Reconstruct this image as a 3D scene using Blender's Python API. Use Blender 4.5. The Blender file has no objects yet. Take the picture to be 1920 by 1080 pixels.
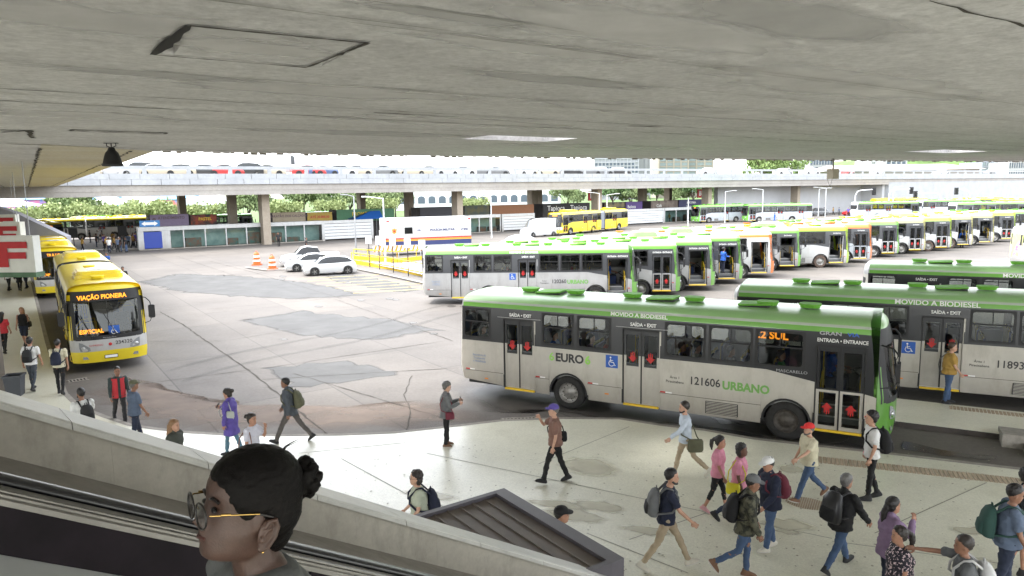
import bpy, bmesh, math, random
from mathutils import Vector, Matrix, noise as mnoise
S = bpy.context.scene
COL = S.collection
PI = math.pi
rnd = random.Random(7)

# ------------------------------------------------------------------ camera
FPX, CAMH, PITCH, ROLL = 1350.0, 6.4, math.atan(183.5/1350), math.radians(0.9)
_c, _s = math.cos(PITCH), math.sin(PITCH)
FW = Vector((0, _c, -_s)); _u = Vector((0, _s, _c)); _r = Vector((1, 0, 0))
CR = _r*math.cos(ROLL) - _u*math.sin(ROLL)
CU = _u*math.cos(ROLL) + _r*math.sin(ROLL)
EYE = Vector((0, 0, CAMH))
cam = bpy.data.cameras.new('camera'); cam.sensor_width = 36; cam.lens = 36*FPX/1920
cam.clip_start = 0.1; cam.clip_end = 3000
camo = bpy.data.objects.new('camera', cam); COL.objects.link(camo)
camo.matrix_world = Matrix(((CR.x, CU.x, -FW.x, 0), (CR.y, CU.y, -FW.y, 0), (CR.z, CU.z, -FW.z, CAMH), (0, 0, 0, 1)))
S.camera = camo

def G(x, y, h=0.0):
    "photo point -> world point on the level plane of height h"
    d = FW + CR*((x-960)/FPX) + CU*((540-y)/FPX)
    return EYE + d*((h-CAMH)/d.z)
def DY(x, y, Y):
    d = FW + CR*((x-960)/FPX) + CU*((540-y)/FPX)
    return EYE + d*(Y/d.y)

# ------------------------------------------------------------------ light
SUN_EL, SUN_AZ = math.radians(64), math.radians(262)
w = bpy.data.worlds.new('World'); S.world = w; w.use_nodes = True
nt = w.node_tree; bg = nt.nodes['Background']
sky = nt.nodes.new('ShaderNodeTexSky'); sky.sky_type = 'NISHITA'; sky.sun_disc = False
sky.sun_elevation = SUN_EL; sky.sun_rotation = SUN_AZ
sky.air_density = 1.0; sky.dust_density = 1.5; sky.ozone_density = 1.0
hs = nt.nodes.new('ShaderNodeHueSaturation'); hs.inputs['Saturation'].default_value = 0.2
nt.links.new(sky.outputs[0], hs.inputs['Color']); nt.links.new(hs.outputs[0], bg.inputs['Color'])
bg.inputs['Strength'].default_value = 0.15
sun = bpy.data.lights.new('sun', 'SUN'); sun.energy = 0.5; sun.angle = math.radians(14); sun.color = (1, .97, .92)
suno = bpy.data.objects.new('sun', sun); COL.objects.link(suno)
_sd = Vector((math.sin(SUN_AZ)*math.cos(SUN_EL), math.cos(SUN_AZ)*math.cos(SUN_EL), math.sin(SUN_EL)))
suno.rotation_euler = _sd.to_track_quat('Z', 'Y').to_euler()
vs = S.view_settings; vs.view_transform = 'Standard'; vs.look = 'None'; vs.gamma = 1; vs.use_curve_mapping = False
vs.exposure = 3.0
S.render.engine = 'CYCLES'
cy = S.cycles; cy.use_denoising = True; cy.max_bounces = 8; cy.diffuse_bounces = 5; cy.transparent_max_bounces = 24
cy.caustics_reflective = False; cy.caustics_refractive = False; cy.sample_clamp_indirect = 6

# ------------------------------------------------------------------ materials
MATS = {}
def lin(c): return tuple(((v/12.92) if v <= .04045 else ((v+.055)/1.055)**2.4) for v in c)
def mat(name, col, rough=.6, metal=0., var=0., scale=3., bump=0., col2=None, detail=6., coat=0., spec=.5, world=False, emit=0., thresh=None, stretch=None):
    "principled material; base colour wanders between col and col2 (or col scaled by 1-var..1+var) over a noise"
    if name in MATS: return MATS[name]
    m = bpy.data.materials.new(name); m.use_nodes = True; t = m.node_tree; N = t.nodes; L = t.links
    b = N['Principled BSDF']; b.inputs['Roughness'].default_value = rough; b.inputs['Metallic'].default_value = metal
    b.inputs['Coat Weight'].default_value = coat; b.inputs['Coat Roughness'].default_value = .08
    b.inputs['Specular IOR Level'].default_value = spec
    b.inputs['Base Color'].default_value = (*col, 1)
    if emit: b.inputs['Emission Color'].default_value = (*col, 1); b.inputs['Emission Strength'].default_value = emit
    if var or col2 or bump:
        if world:
            g = N.new('ShaderNodeNewGeometry'); vec = g.outputs['Position']
        else:
            g = N.new('ShaderNodeTexCoord'); vec = g.outputs['Object']
        if stretch:
            mp = N.new('ShaderNodeMapping'); mp.inputs['Scale'].default_value = stretch; L.new(vec, mp.inputs['Vector']); vec = mp.outputs[0]
        n = N.new('ShaderNodeTexNoise'); n.inputs['Scale'].default_value = scale; n.inputs['Detail'].default_value = detail; n.inputs['Roughness'].default_value = .62
        L.new(vec, n.inputs['Vector'])
        r = N.new('ShaderNodeValToRGB'); lo, hi = thresh or (.3, .7)
        r.color_ramp.elements[0].position = lo; r.color_ramp.elements[1].position = hi
        c2 = col2 or tuple(min(1, v*(1+var)) for v in col); c1 = col if col2 else tuple(v*(1-var) for v in col)
        r.color_ramp.elements[0].color = (*c1, 1); r.color_ramp.elements[1].color = (*c2, 1)
        L.new(n.outputs[0], r.inputs[0]); L.new(r.outputs[0], b.inputs['Base Color'])
        if bump:
            n2 = N.new('ShaderNodeTexNoise'); n2.inputs['Scale'].default_value = scale*6; n2.inputs['Detail'].default_value = 5; L.new(vec, n2.inputs['Vector'])
            bp = N.new('ShaderNodeBump'); bp.inputs['Strength'].default_value = bump; bp.inputs['Distance'].default_value = .02
            L.new(n2.outputs[0], bp.inputs['Height']); L.new(bp.outputs[0], b.inputs['Normal'])
    MATS[name] = m; return m
def glass_mat(name, tint, gl=.02, fac=.0, ior=1.5):
    if name in MATS: return MATS[name]
    m = bpy.data.materials.new(name); m.use_nodes = True; t = m.node_tree; N = t.nodes; L = t.links
    N.remove(N['Principled BSDF']); out = N['Material Output']
    a = N.new('ShaderNodeBsdfTransparent'); a.inputs[0].default_value = (*tint, 1)
    g = N.new('ShaderNodeBsdfGlossy'); g.inputs['Roughness'].default_value = gl; g.inputs['Color'].default_value = (.9, .92, .92, 1)
    f = N.new('ShaderNodeFresnel'); f.inputs['IOR'].default_value = ior
    mx = N.new('ShaderNodeMixShader'); L.new(f.outputs[0], mx.inputs[0]); L.new(a.outputs[0], mx.inputs[1]); L.new(g.outputs[0], mx.inputs[2])
    if fac:
        d = N.new('ShaderNodeBsdfDiffuse'); d.inputs[0].default_value = (.02, .022, .024, 1)
        m2 = N.new('ShaderNodeMixShader'); m2.inputs[0].default_value = fac; L.new(mx.outputs[0], m2.inputs[1]); L.new(d.outputs[0], m2.inputs[2]); mx = m2
    L.new(mx.outputs[0], out.inputs['Surface']); MATS[name] = m; return m
def led(name, col, e=3.):
    return mat(name, col, .5, emit=e)

def concrete(name, c1, c2, c3, s1, s2, rough=.85, bump=.3, streak=(1, 1, 1), world=True, rot=0., spec=.5, dark=.25, grime=None):
    "two-scale stained concrete or stone: big blotches, streaks and fine grain"
    if name in MATS: return MATS[name]
    m = bpy.data.materials.new(name); m.use_nodes = True; t = m.node_tree; N = t.nodes; L = t.links
    b = N['Principled BSDF']; b.inputs['Roughness'].default_value = rough; b.inputs['Specular IOR Level'].default_value = spec
    g = N.new('ShaderNodeNewGeometry') if world else N.new('ShaderNodeTexCoord')
    vec = g.outputs['Position'] if world else g.outputs['Object']
    mp = N.new('ShaderNodeMapping'); mp.inputs['Rotation'].default_value = (0, 0, rot); L.new(vec, mp.inputs[0])
    mq = N.new('ShaderNodeMapping'); mq.inputs['Scale'].default_value = streak; L.new(mp.outputs[0], mq.inputs[0])
    def nz(v, sc, det=7, ro=.6):
        n = N.new('ShaderNodeTexNoise'); n.inputs['Scale'].default_value = sc; n.inputs['Detail'].default_value = det; n.inputs['Roughness'].default_value = ro; L.new(v, n.inputs[0]); return n.outputs[0]
    def ramp(f, a, bb, ca, cb):
        r = N.new('ShaderNodeValToRGB'); r.color_ramp.elements[0].position = a; r.color_ramp.elements[1].position = bb
        r.color_ramp.elements[0].color = (*ca, 1); r.color_ramp.elements[1].color = (*cb, 1); L.new(f, r.inputs[0]); return r.outputs[0]
    def mix(f, a, bb, bt='MIX'):
        x = N.new('ShaderNodeMix'); x.data_type = 'RGBA'; x.blend_type = bt
        if isinstance(f, float): x.inputs[0].default_value = f
        else: L.new(f, x.inputs[0])
        L.new(a, x.inputs[6]); L.new(bb, x.inputs[7]); return x.outputs[2]
    base = ramp(nz(mq.outputs[0], s1), .32, .68, c1, c2)
    st = ramp(nz(mq.outputs[0], s1*3.3, 9, .7), .5, .72, (0, 0, 0), (1, 1, 1))
    rgb = N.new('ShaderNodeRGB'); rgb.outputs[0].default_value = (*c3, 1)
    fm = N.new('ShaderNodeMath'); fm.operation = 'MULTIPLY'; fm.inputs[1].default_value = .55; L.new(st, fm.inputs[0])
    c = mix(fm.outputs[0], base, rgb.outputs[0])
    gr = ramp(nz(vec, s2, 4, .7), .3, .7, (1-dark,)*3, (1+dark*.3,)*3)
    c = mix(1.0, c, gr, 'MULTIPLY')
    if grime:   # road dirt splashed up the lower panels
        sx = N.new('ShaderNodeSeparateXYZ'); L.new(vec, sx.inputs[0]); mr = N.new('ShaderNodeMapRange'); mr.inputs['From Min'].default_value = .3; mr.inputs['From Max'].default_value = 1.25; mr.inputs['To Min'].default_value = .75; mr.inputs['To Max'].default_value = 0; L.new(sx.outputs[2], mr.inputs['Value'])
        mu = N.new('ShaderNodeMath'); mu.operation = 'MULTIPLY'; L.new(mr.outputs[0], mu.inputs[0]); L.new(nz(mq.outputs[0], 2.2, 8, .7), mu.inputs[1]); g3 = N.new('ShaderNodeRGB'); g3.outputs[0].default_value = (*grime, 1); c = mix(mu.outputs[0], c, g3.outputs[0])
    L.new(c, b.inputs['Base Color'])
    if bump:
        bp = N.new('ShaderNodeBump'); bp.inputs['Strength'].default_value = bump; bp.inputs['Distance'].default_value = .03
        L.new(nz(mq.outputs[0], s2*.5, 8, .65), bp.inputs['Height']); L.new(bp.outputs[0], b.inputs['Normal'])
    MATS[name] = m; return m

# ------------------------------------------------------------------ mesh helpers
class MB:
    def __init__(s): s.v = []; s.f = []; s.m = []; s.sm = []
    def face(s, pts, m=0, sm=False):
        n = len(s.v); s.v += [tuple(p) for p in pts]; s.f.append(tuple(range(n, n+len(pts)))); s.m.append(m); s.sm.append(sm)
    def add(s, vs, fs, m=0, sm=False):
        n = len(s.v); s.v += [tuple(p) for p in vs]
        for f in fs:
            s.f.append(tuple(i+n for i in f)); s.m.append(m); s.sm.append(sm)
        return s
    def box(s, a, b, m=0, M=None):
        x0, y0, z0 = a; x1, y1, z1 = b
        vs = [(x0,y0,z0),(x1,y0,z0),(x1,y1,z0),(x0,y1,z0),(x0,y0,z1),(x1,y0,z1),(x1,y1,z1),(x0,y1,z1)]
        if M is not None: vs = [M @ Vector(v) for v in vs]
        return s.add(vs, [(0,3,2,1),(4,5,6,7),(0,1,5,4),(1,2,6,5),(2,3,7,6),(3,0,4,7)], m)
    def prism(s, poly, z0, z1, m=0, mtop=None, mbot=None):
        "poly counter-clockwise from above"
        n = len(poly); vs = [(p[0], p[1], z0) for p in poly]+[(p[0], p[1], z1) for p in poly]
        s.add(vs, [(i, (i+1) % n, n+(i+1) % n, n+i) for i in range(n)], m)
        s.face([vs[n+i] for i in range(n)], m if mtop is None else mtop)
        s.face([vs[i] for i in reversed(range(n))], m if mbot is None else mbot); return s
    def sweep(s, prof, p0, p1, m=0, side=None, up=Vector((0, 0, 1)), caps=True):
        "closed profile [(side, up)] swept straight from p0 to p1"
        p0 = Vector(p0); p1 = Vector(p1); d = (p1-p0).normalized()
        side = side or d.cross(up).normalized(); n = len(prof)
        vs = [p+side*a+up*b for p in (p0, p1) for a, b in prof]
        s.add(vs, [(i, (i+1) % n, n+(i+1) % n, n+i) for i in range(n)], m)
        if caps: s.face(list(reversed(vs[:n])), m); s.face(vs[n:], m)
        return s
    def tube(s, pts, r, m=0, n=8, caps=True, sm=True):
        pts = [Vector(p) for p in pts]; k = len(pts); rs = r if isinstance(r, (list, tuple)) else [r]*k
        rings = []; ref = None
        for i, p in enumerate(pts):
            d = (pts[min(i+1, k-1)]-pts[max(i-1, 0)]).normalized()
            if ref is None: ref = d.orthogonal().normalized()
            ref = (ref-d*ref.dot(d)); ref = ref.normalized() if ref.length > 1e-6 else d.orthogonal().normalized()
            q = d.cross(ref); rings.append([p+(ref*math.cos(2*PI*j/n)+q*math.sin(2*PI*j/n))*rs[i] for j in range(n)])
        base = len(s.v)
        vs = [v for rg in rings for v in rg]
        fs = [(i*n+j, i*n+(j+1) % n, (i+1)*n+(j+1) % n, (i+1)*n+j) for i in range(k-1) for j in range(n)]
        s.add(vs, fs, m, sm)
        if caps: s.face(list(reversed(rings[0])), m, sm); s.face(rings[-1], m, sm)
        return s
    def lathe(s, prof, n=24, m=0, axis='Z', o=(0, 0, 0), sm=True, close=False):
        "profile [(radius, along axis)]"
        o = Vector(o); k = len(prof); vs = []
        for r, h in prof:
            for j in range(n):
                a = 2*PI*j/n; ca, sa = r*math.cos(a), r*math.sin(a)
                vs.append(o+(Vector((ca, sa, h)) if axis == 'Z' else Vector((ca, h, -sa)) if axis == 'Y' else Vector((h, ca, sa))))
        fs = [(i*n+j, i*n+(j+1) % n, (i+1)*n+(j+1) % n, (i+1)*n+j) for i in range(k-1) for j in range(n)]
        return s.add(vs, fs, m, sm)
    def ball(s, c, r, m=0, nu=12, nv=8, sm=True):
        c = Vector(c); r = Vector(r) if not isinstance(r, (int, float)) else Vector((r, r, r))
        vs = []
        for i in range(nv+1):
            t = PI*i/nv
            for j in range(nu):
                a = 2*PI*j/nu; vs.append(c+Vector((r.x*math.sin(t)*math.cos(a), r.y*math.sin(t)*math.sin(a), r.z*math.cos(t))))
        fs = [(i*nu+j, (i+1)*nu+j, (i+1)*nu+(j+1) % nu, i*nu+(j+1) % nu) for i in range(nv) for j in range(nu)]
        return s.add(vs, fs, m, sm)
    def xf(s, M):
        s.v = [tuple(M @ Vector(v)) for v in s.v]; return s
    def mesh(s, name, mats, weld=0., sharp=None):
        me = bpy.data.meshes.new(name); me.from_pydata(s.v, [], s.f); me.polygons.foreach_set('material_index', s.m)
        me.polygons.foreach_set('use_smooth', s.sm)
        for m in (mats if isinstance(mats, (list, tuple)) else [mats]): me.materials.append(m)
        if weld:
            b = bmesh.new(); b.from_mesh(me); bmesh.ops.remove_doubles(b, verts=b.verts, dist=weld)
            bmesh.ops.dissolve_degenerate(b, edges=b.edges, dist=1e-5)
            b.to_mesh(me); b.free()
        if sharp: me.set_sharp_from_angle(angle=math.radians(sharp))
        me.validate(); me.update(); return me
    def build(s, name, mats, parent=None, weld=0., sharp=None):
        return link(name, s.mesh(name, mats, weld, sharp), parent)
def link(name, data, parent=None, M=None):
    o = bpy.data.objects.new(name, data); COL.objects.link(o)
    if parent is not None: o.parent = parent
    if M is not None: o.matrix_basis = M
    return o
def tag(o, label=None, cat=None, group=None, kind=None):
    if label: o['label'] = label
    if cat: o['category'] = cat
    if group: o['group'] = group
    if kind: o['kind'] = kind
    return o
def empty(name, loc=(0, 0, 0), rz=0., label=None, cat=None, group=None):
    o = bpy.data.objects.new(name, None); COL.objects.link(o); o.location = loc; o.rotation_euler = (0, 0, rz)
    o.empty_display_size = .2
    return tag(o, label, cat, group)
def kids(o): return [c for c in bpy.data.objects if c.parent == o]
TREE = {}
def copy_tree(o, parent=None, childmap=None):
    if childmap is None:
        childmap = {}
        for c in bpy.data.objects:
            if c.parent: childmap.setdefault(c.parent.name, []).append(c)
    n = o.copy(); COL.objects.link(n)
    if parent is not None: n.parent = parent
    for c in childmap.get(o.name, []): copy_tree(c, n, childmap)
    return n
SCR = bpy.data.scenes.new('scratch')
def evaluated_mesh(o):
    "modifiers of a lone object baked into a mesh, worked out in a scratch scene"
    SCR.collection.objects.link(o); vl = SCR.view_layers[0]; vl.update(); dg = vl.depsgraph; dg.update()
    me = bpy.data.meshes.new_from_object(o.evaluated_get(dg), depsgraph=dg); SCR.collection.objects.unlink(o); return me
TXT = {}
def text_mesh(s, size, m, ext=.002, sx=1., bold=0., key=None):
    k = (s, size, m.name, sx, bold)
    if k in TXT: return TXT[k]
    cu = bpy.data.curves.new('lettering', 'FONT'); cu.body = s; cu.size = size; cu.extrude = ext; cu.offset = bold; cu.align_x = 'CENTER'; cu.align_y = 'CENTER'; cu.resolution_u = 3
    o = bpy.data.objects.new('lettering', cu); me = evaluated_mesh(o); bpy.data.objects.remove(o); bpy.data.curves.remove(cu)
    if sx != 1:
        for v in me.vertices: v.co.x *= sx
    me.materials.clear(); me.materials.append(m); me.name = 'lettering'; TXT[k] = me; return me
def text(s, size, m, parent, loc, right, up, sx=1., bold=0., name='lettering', ext=.002):
    "flat writing centred at loc, reading along right with its top towards up"
    r = Vector(right).normalized(); u = Vector(up).normalized(); n = r.cross(u).normalized(); u = n.cross(r)
    M = Matrix(((r.x, u.x, n.x, loc[0]), (r.y, u.y, n.y, loc[1]), (r.z, u.z, n.z, loc[2]), (0, 0, 0, 1)))
    return link(name, text_mesh(s, size, m, ext, sx, bold), parent, M)
def frame_xy(d):
    "matrix whose x axis is the level direction d"
    d = Vector((d[0], d[1], 0)).normalized(); return math.atan2(d.y, d.x)
def ribbon(pts, w, z, m, name, jag=0., parent=None, step=.5, seed=1):
    "flat irregular strip along level points"
    R = random.Random(seed); P = []
    for a, b in zip(pts[:-1], pts[1:]):
        a = Vector(a).to_2d(); b = Vector(b).to_2d(); n = max(1, int((b-a).length/step))
        P += [a.lerp(b, i/n) for i in range(n)]
    P.append(Vector(pts[-1]).to_2d()); mb = MB(); prev = None
    for i, p in enumerate(P):
        d = (P[min(i+1, len(P)-1)]-P[max(i-1, 0)]).normalized(); n = Vector((-d.y, d.x))
        off = n*R.uniform(-jag, jag)*.6; h = w*.5*(1+R.uniform(-.6, .8)*(1 if jag else 0))
        cur = ((p+off-n*h), (p+off+n*h))
        if prev: mb.face([(*prev[0], z), (*cur[0], z), (*cur[1], z), (*prev[1], z)])
        prev = cur
    return mb.build(name, m, parent)
# ------------------------------------------------------------------ setting
E1 = Vector((.82, .57, 0)).normalized(); E2 = Vector((-E1.y, E1.x, 0)); UP = Vector((0, 0, 1))
AZ1 = math.atan2(E1.y, E1.x)
M_road = concrete('road concrete', (.115, .104, .093), (.165, .149, .133), (.098, .084, .073), .16, 9, .8, .25, dark=.2)
M_pave = concrete('terrazzo paving', (.66, .645, .525), (.77, .755, .63), (.56, .54, .42), .35, 30, .33, .03, dark=.2, spec=.6)
M_ceil = concrete('soffit concrete', (.55, .538, .55), (.67, .657, .668), (.45, .442, .45), .8, 11, .9, .6, streak=(.6, 1.3, 1), rot=-AZ1, dark=.28)
M_cedge = concrete('soffit edge', (.62, .55, .40), (.68, .64, .55), (.52, .43, .27), .5, 12, .9, .3, streak=(.35, 1.6, 1), rot=-AZ1)
M_black = mat('black gap', (.012, .011, .01), .9)
M_dirt = mat('dark dirt', (.05, .043, .035), .95, var=.5, scale=8)
M_marb = concrete('white marble', (.30, .315, .335), (.37, .385, .40), (.26, .27, .285), .5, 4, .5, .05, dark=.08)
M_gird = concrete('girder concrete', (.30, .28, .26), (.38, .36, .33), (.25, .23, .21), .25, 5, .85, .1, dark=.15)
M_col = concrete('column concrete', (.33, .28, .22), (.42, .36, .29), (.27, .23, .18), .3, 6, .85, .2, dark=.15)
M_asph = mat('asphalt patch', (.10, .098, .095), .85, var=.25, scale=1.2, world=True)
M_patch = mat('worn patch', (.098, .097, .095), .85, var=.2, scale=.8, world=True)
M_kerb = concrete('kerb stone', (.25, .23, .20), (.36, .33, .29), (.17, .15, .13), .8, 8, .85, .2)
M_grass = mat('lawn', (.07, .12, .025), .9, var=.5, scale=.3, world=True)
M_white = mat('white paint', (.74, .75, .75), .5, var=.05, scale=2)
M_grey = mat('grey metal', (.32, .33, .34), .45, metal=.6, var=.1)
M_dkmetal = mat('dark metal', (.05, .05, .055), .5, metal=.4)

def slabbed(m, rot, sz, seam):
    "concrete cast in rectangular bays: faint tone steps and dark seams"
    t = m.node_tree; N = t.nodes; L = t.links; b = N['Principled BSDF']; src = b.inputs['Base Color'].links[0].from_socket
    g = N.new('ShaderNodeNewGeometry'); mp = N.new('ShaderNodeMapping'); mp.inputs['Rotation'].default_value = (0, 0, rot); L.new(g.outputs['Position'], mp.inputs[0])
    br = N.new('ShaderNodeTexBrick'); br.offset = .5; br.inputs['Color1'].default_value = (.86, .86, .87, 1); br.inputs['Color2'].default_value = (1.06, 1.05, 1.03, 1); br.inputs['Mortar'].default_value = (seam, seam, seam, 1)
    br.inputs['Scale'].default_value = 1; br.inputs['Mortar Size'].default_value = .03; br.inputs['Mortar Smooth'].default_value = .3; br.inputs['Brick Width'].default_value = sz[0]; br.inputs['Row Height'].default_value = sz[1]; L.new(mp.outputs[0], br.inputs['Vector'])
    x = N.new('ShaderNodeMix'); x.data_type = 'RGBA'; x.blend_type = 'MULTIPLY'; x.inputs[0].default_value = 1; L.new(src, x.inputs[6]); L.new(br.outputs['Color'], x.inputs[7]); L.new(x.outputs[2], b.inputs['Base Color'])
_a, _b = G(300, 585), G(615, 815); slabbed(M_road, -math.atan2((_b-_a).y, (_b-_a).x), (7.5, 4.2), .62)
g = MB(); R_ = 1500
g.face([(-R_, -R_, 0), (R_, -R_, 0), (R_, R_, 0), (-R_, R_, 0)])
tag(g.build('ground', M_road), kind='structure')
# lawn beyond the elevated deck
g = MB(); P0 = Vector((-34, 86, 0))
def DK(t, off, z=0): return P0+E1*t+E2*off+UP*z
g.face([DK(-300, 60, .006), DK(900, 60, .006), DK(900, 900, .006), DK(-300, 900, .006)])
tag(g.build('lawn', M_grass), kind='structure')

# paved concourse: outline follows the curved kerb seen in the photo
KERB = [G(x, y, .12) for x, y in ((60, 530), (88, 640), (105, 695), (122, 738), (147, 762), (196, 781), (244, 797), (285, 803), (345, 810), (445, 816), (540, 816), (640, 815), (740, 811), (867, 797), (944, 788), (1057, 784), (1162, 785), (1240, 797), (1320, 806), (1416, 823), (1560, 839), (1681, 852), (1800, 866), (1920, 880))]
kx = [(p.x, p.y) for p in KERB]
far = KERB[0]+Vector((-.575, .818, 0))*40
end = KERB[-1]+Vector((.878, -.478, 0))*36
poly = [(far.x-30, far.y), (-75, -45), (end.x, -45), (end.x, end.y)] + kx[::-1] + [(far.x, far.y), (-40, 87)]
area = sum(a[0]*b[1]-b[0]*a[1] for a, b in zip(poly, poly[1:]+poly[:1]))
if area < 0: poly = poly[::-1]
g = MB(); g.prism(poly, -.05, .12, 1, 0); tag(g.build('pavement', [M_pave, M_kerb]), kind='structure')
kb = ribbon([(p.x, p.y, 0) for p in KERB], .16, .124, M_kerb, 'kerb', seed=2, step=2); tag(kb, kind='structure')
# slab joints in the terrazzo
M_joint = mat('paving joint', (.26, .25, .21), .7)
for i, (a, b) in enumerate([((800, 850), (1560, 1010)), ((640, 860), (860, 980)), ((1180, 1012), (1330, 960)), ((1640, 1000), (1850, 905)), ((1010, 870), (1180, 800)), ((560, 850), (760, 830)), ((1560, 1015), (1900, 1060)), ((1100, 1000), (1290, 1075))]):
    tag(ribbon([G(*a, .12), G(*b, .12)], .02, .1245, M_joint, 'pavement_joint', seed=i), kind='structure')
# ribbed tactile band along the kerb
M_tact = mat('tactile paving', (.40, .32, .235), .8, var=.2, scale=3, world=True)
mb = MB(); A = G(1535, 862, .12); B = G(1925, 905, .12); B = B+(B-A).normalized()*14
d = (B-A).normalized(); n = Vector((-d.y, d.x, 0)); L_ = (B-A).length
for i in range(int(L_/.09)):
    p = A+d*(i*.09); mb.box((0, -.2, 0), (.07, .2, .012), 0, Matrix.Translation((p.x, p.y, .121)) @ Matrix.Rotation(math.atan2(d.y, d.x), 4, 'Z'))
tag(mb.build('tactile_band', M_tact), kind='structure')
mb = MB(); p0 = G(1513, 944, .12)
for i in range(-9, 10):
    hw = math.sqrt(max(0, 1-(i/9.5)**2))*.27; mb.box((i*.042-.016, -hw, 0), (i*.042+.016, hw, .01), 0, Matrix.Translation((p0.x, p0.y, .121)) @ Matrix.Rotation(-.5, 4, 'Z'))
tag(mb.build('manhole_cover', M_tact), 'round ribbed brown cover set in the pale concourse floor', 'manhole cover')
# drain grates along the kerb
def grate(a, b, label, wid=.35):
    a = G(*a, 0); b = G(*b, 0); d = (b-a); L_ = d.length; d.normalize(); n = Vector((-d.y, d.x, 0)); mb = MB()
    M = Matrix.Translation((a.x, a.y, .006)) @ Matrix.Rotation(math.atan2(d.y, d.x), 4, 'Z')
    mb.box((0, -wid/2, 0), (L_, wid/2, .004), 1, M)
    k = int(L_/.1)
    for i in range(k+1): mb.box((i*L_/k-.025, -wid/2, .005), (i*L_/k+.02, wid/2, .02), 0, M)
    mb.box((-.06, -wid/2-.05, 0), (L_+.06, -wid/2, .022), 0, M); mb.box((-.06, wid/2, 0), (L_+.06, wid/2+.05, .022), 0, M)
    tag(mb.build('drain_grate', [M_kerb, M_black]), label, 'drain grate')
grate((944, 790), (1012, 787), 'barred drain grate in the road at the kerb beside the purple capped man')
grate((130, 716), (162, 711), 'barred drain grate in the road in front of the yellow bus bumper')

# scuffs, stains and gum spots on the terrazzo
def floor_stains():
    m = mat('floor stain', (.60, .575, .46), .4, var=.1, scale=2, world=True); R = random.Random(12)
    for i in range(16):
        x = R.uniform(640, 1850); y = R.uniform(870, 1060); a = R.uniform(25, 90); b = a*R.uniform(.12, .3)
        patch([(x+a*math.cos(t), y+b*math.sin(t)+a*.12*math.cos(t)) for t in [2*PI*k/9 for k in range(9)]], m, .1262+i*.0003, 200+i, .12, .5, .8, h=.12)
    mb = MB()
    for i in range(520):
        p = G(R.uniform(560, 1915), R.uniform(835, 1078), .12); r_ = R.uniform(.008, .024); n = 7
        mb.face([(p.x+r_*math.cos(2*PI*k/n)*R.uniform(.7, 1.3), p.y+r_*math.sin(2*PI*k/n), .1315) for k in range(n)])
    tag(mb.build('pavement_spots', mat('floor spots', (.30, .28, .22), .7)), kind='structure')
# island platform between the bus lanes
Ia = G(1681, 790, .15); Ib = G(1920, 820, .15); di = Vector((.878, -.478, 0)); ni = Vector((.478, .878, 0))
s0 = Ia-di*3.6
poly = [s0, s0+di*40, s0+di*40+ni*2.35, s0+ni*2.35+di*.6]
g = MB(); g.prism([(p.x, p.y) for p in poly], -.05, .15, 1, 0); tag(g.build('platform_pavement', [M_pave, mat('dark kerb', (.06, .05, .045), .9, var=.3)]), kind='structure')
mb = MB(); a0 = G(1780, 764, .15)
for i in range(120):
    p = a0+di*(i*.09); mb.box((0, -.17, 0), (.07, .17, .01), 0, Matrix.Translation((p.x, p.y, .151)) @ Matrix.Rotation(math.atan2(di.y, di.x), 4, 'Z'))
tag(mb.build('tactile_band', M_tact), kind='structure')
# concrete ramp blocks at the right
for (px, py, L1, h, lb) in ((1878, 838, 5, .34, 'low wedge topped concrete block in the road beside the island platform'), (1925, 860, 5, .2, 'lower concrete block nearest the concourse kerb beyond the puddle')):
    p = G(px, py, 0); mb = MB(); pr_ = [(0, 0), (.9, 0), (.9, h*.75), (0, h)]
    vs = []
    for q in (p, p+di*L1): vs += [q+ni*a+UP*b for a, b in pr_]
    mb.add(vs, [(0, 3, 2, 1), (4, 5, 6, 7), (0, 1, 5, 4), (1, 2, 6, 5), (2, 3, 7, 6), (3, 0, 4, 7)])
    tag(mb.build('concrete_block', M_kerb), lb, 'concrete block')

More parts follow.
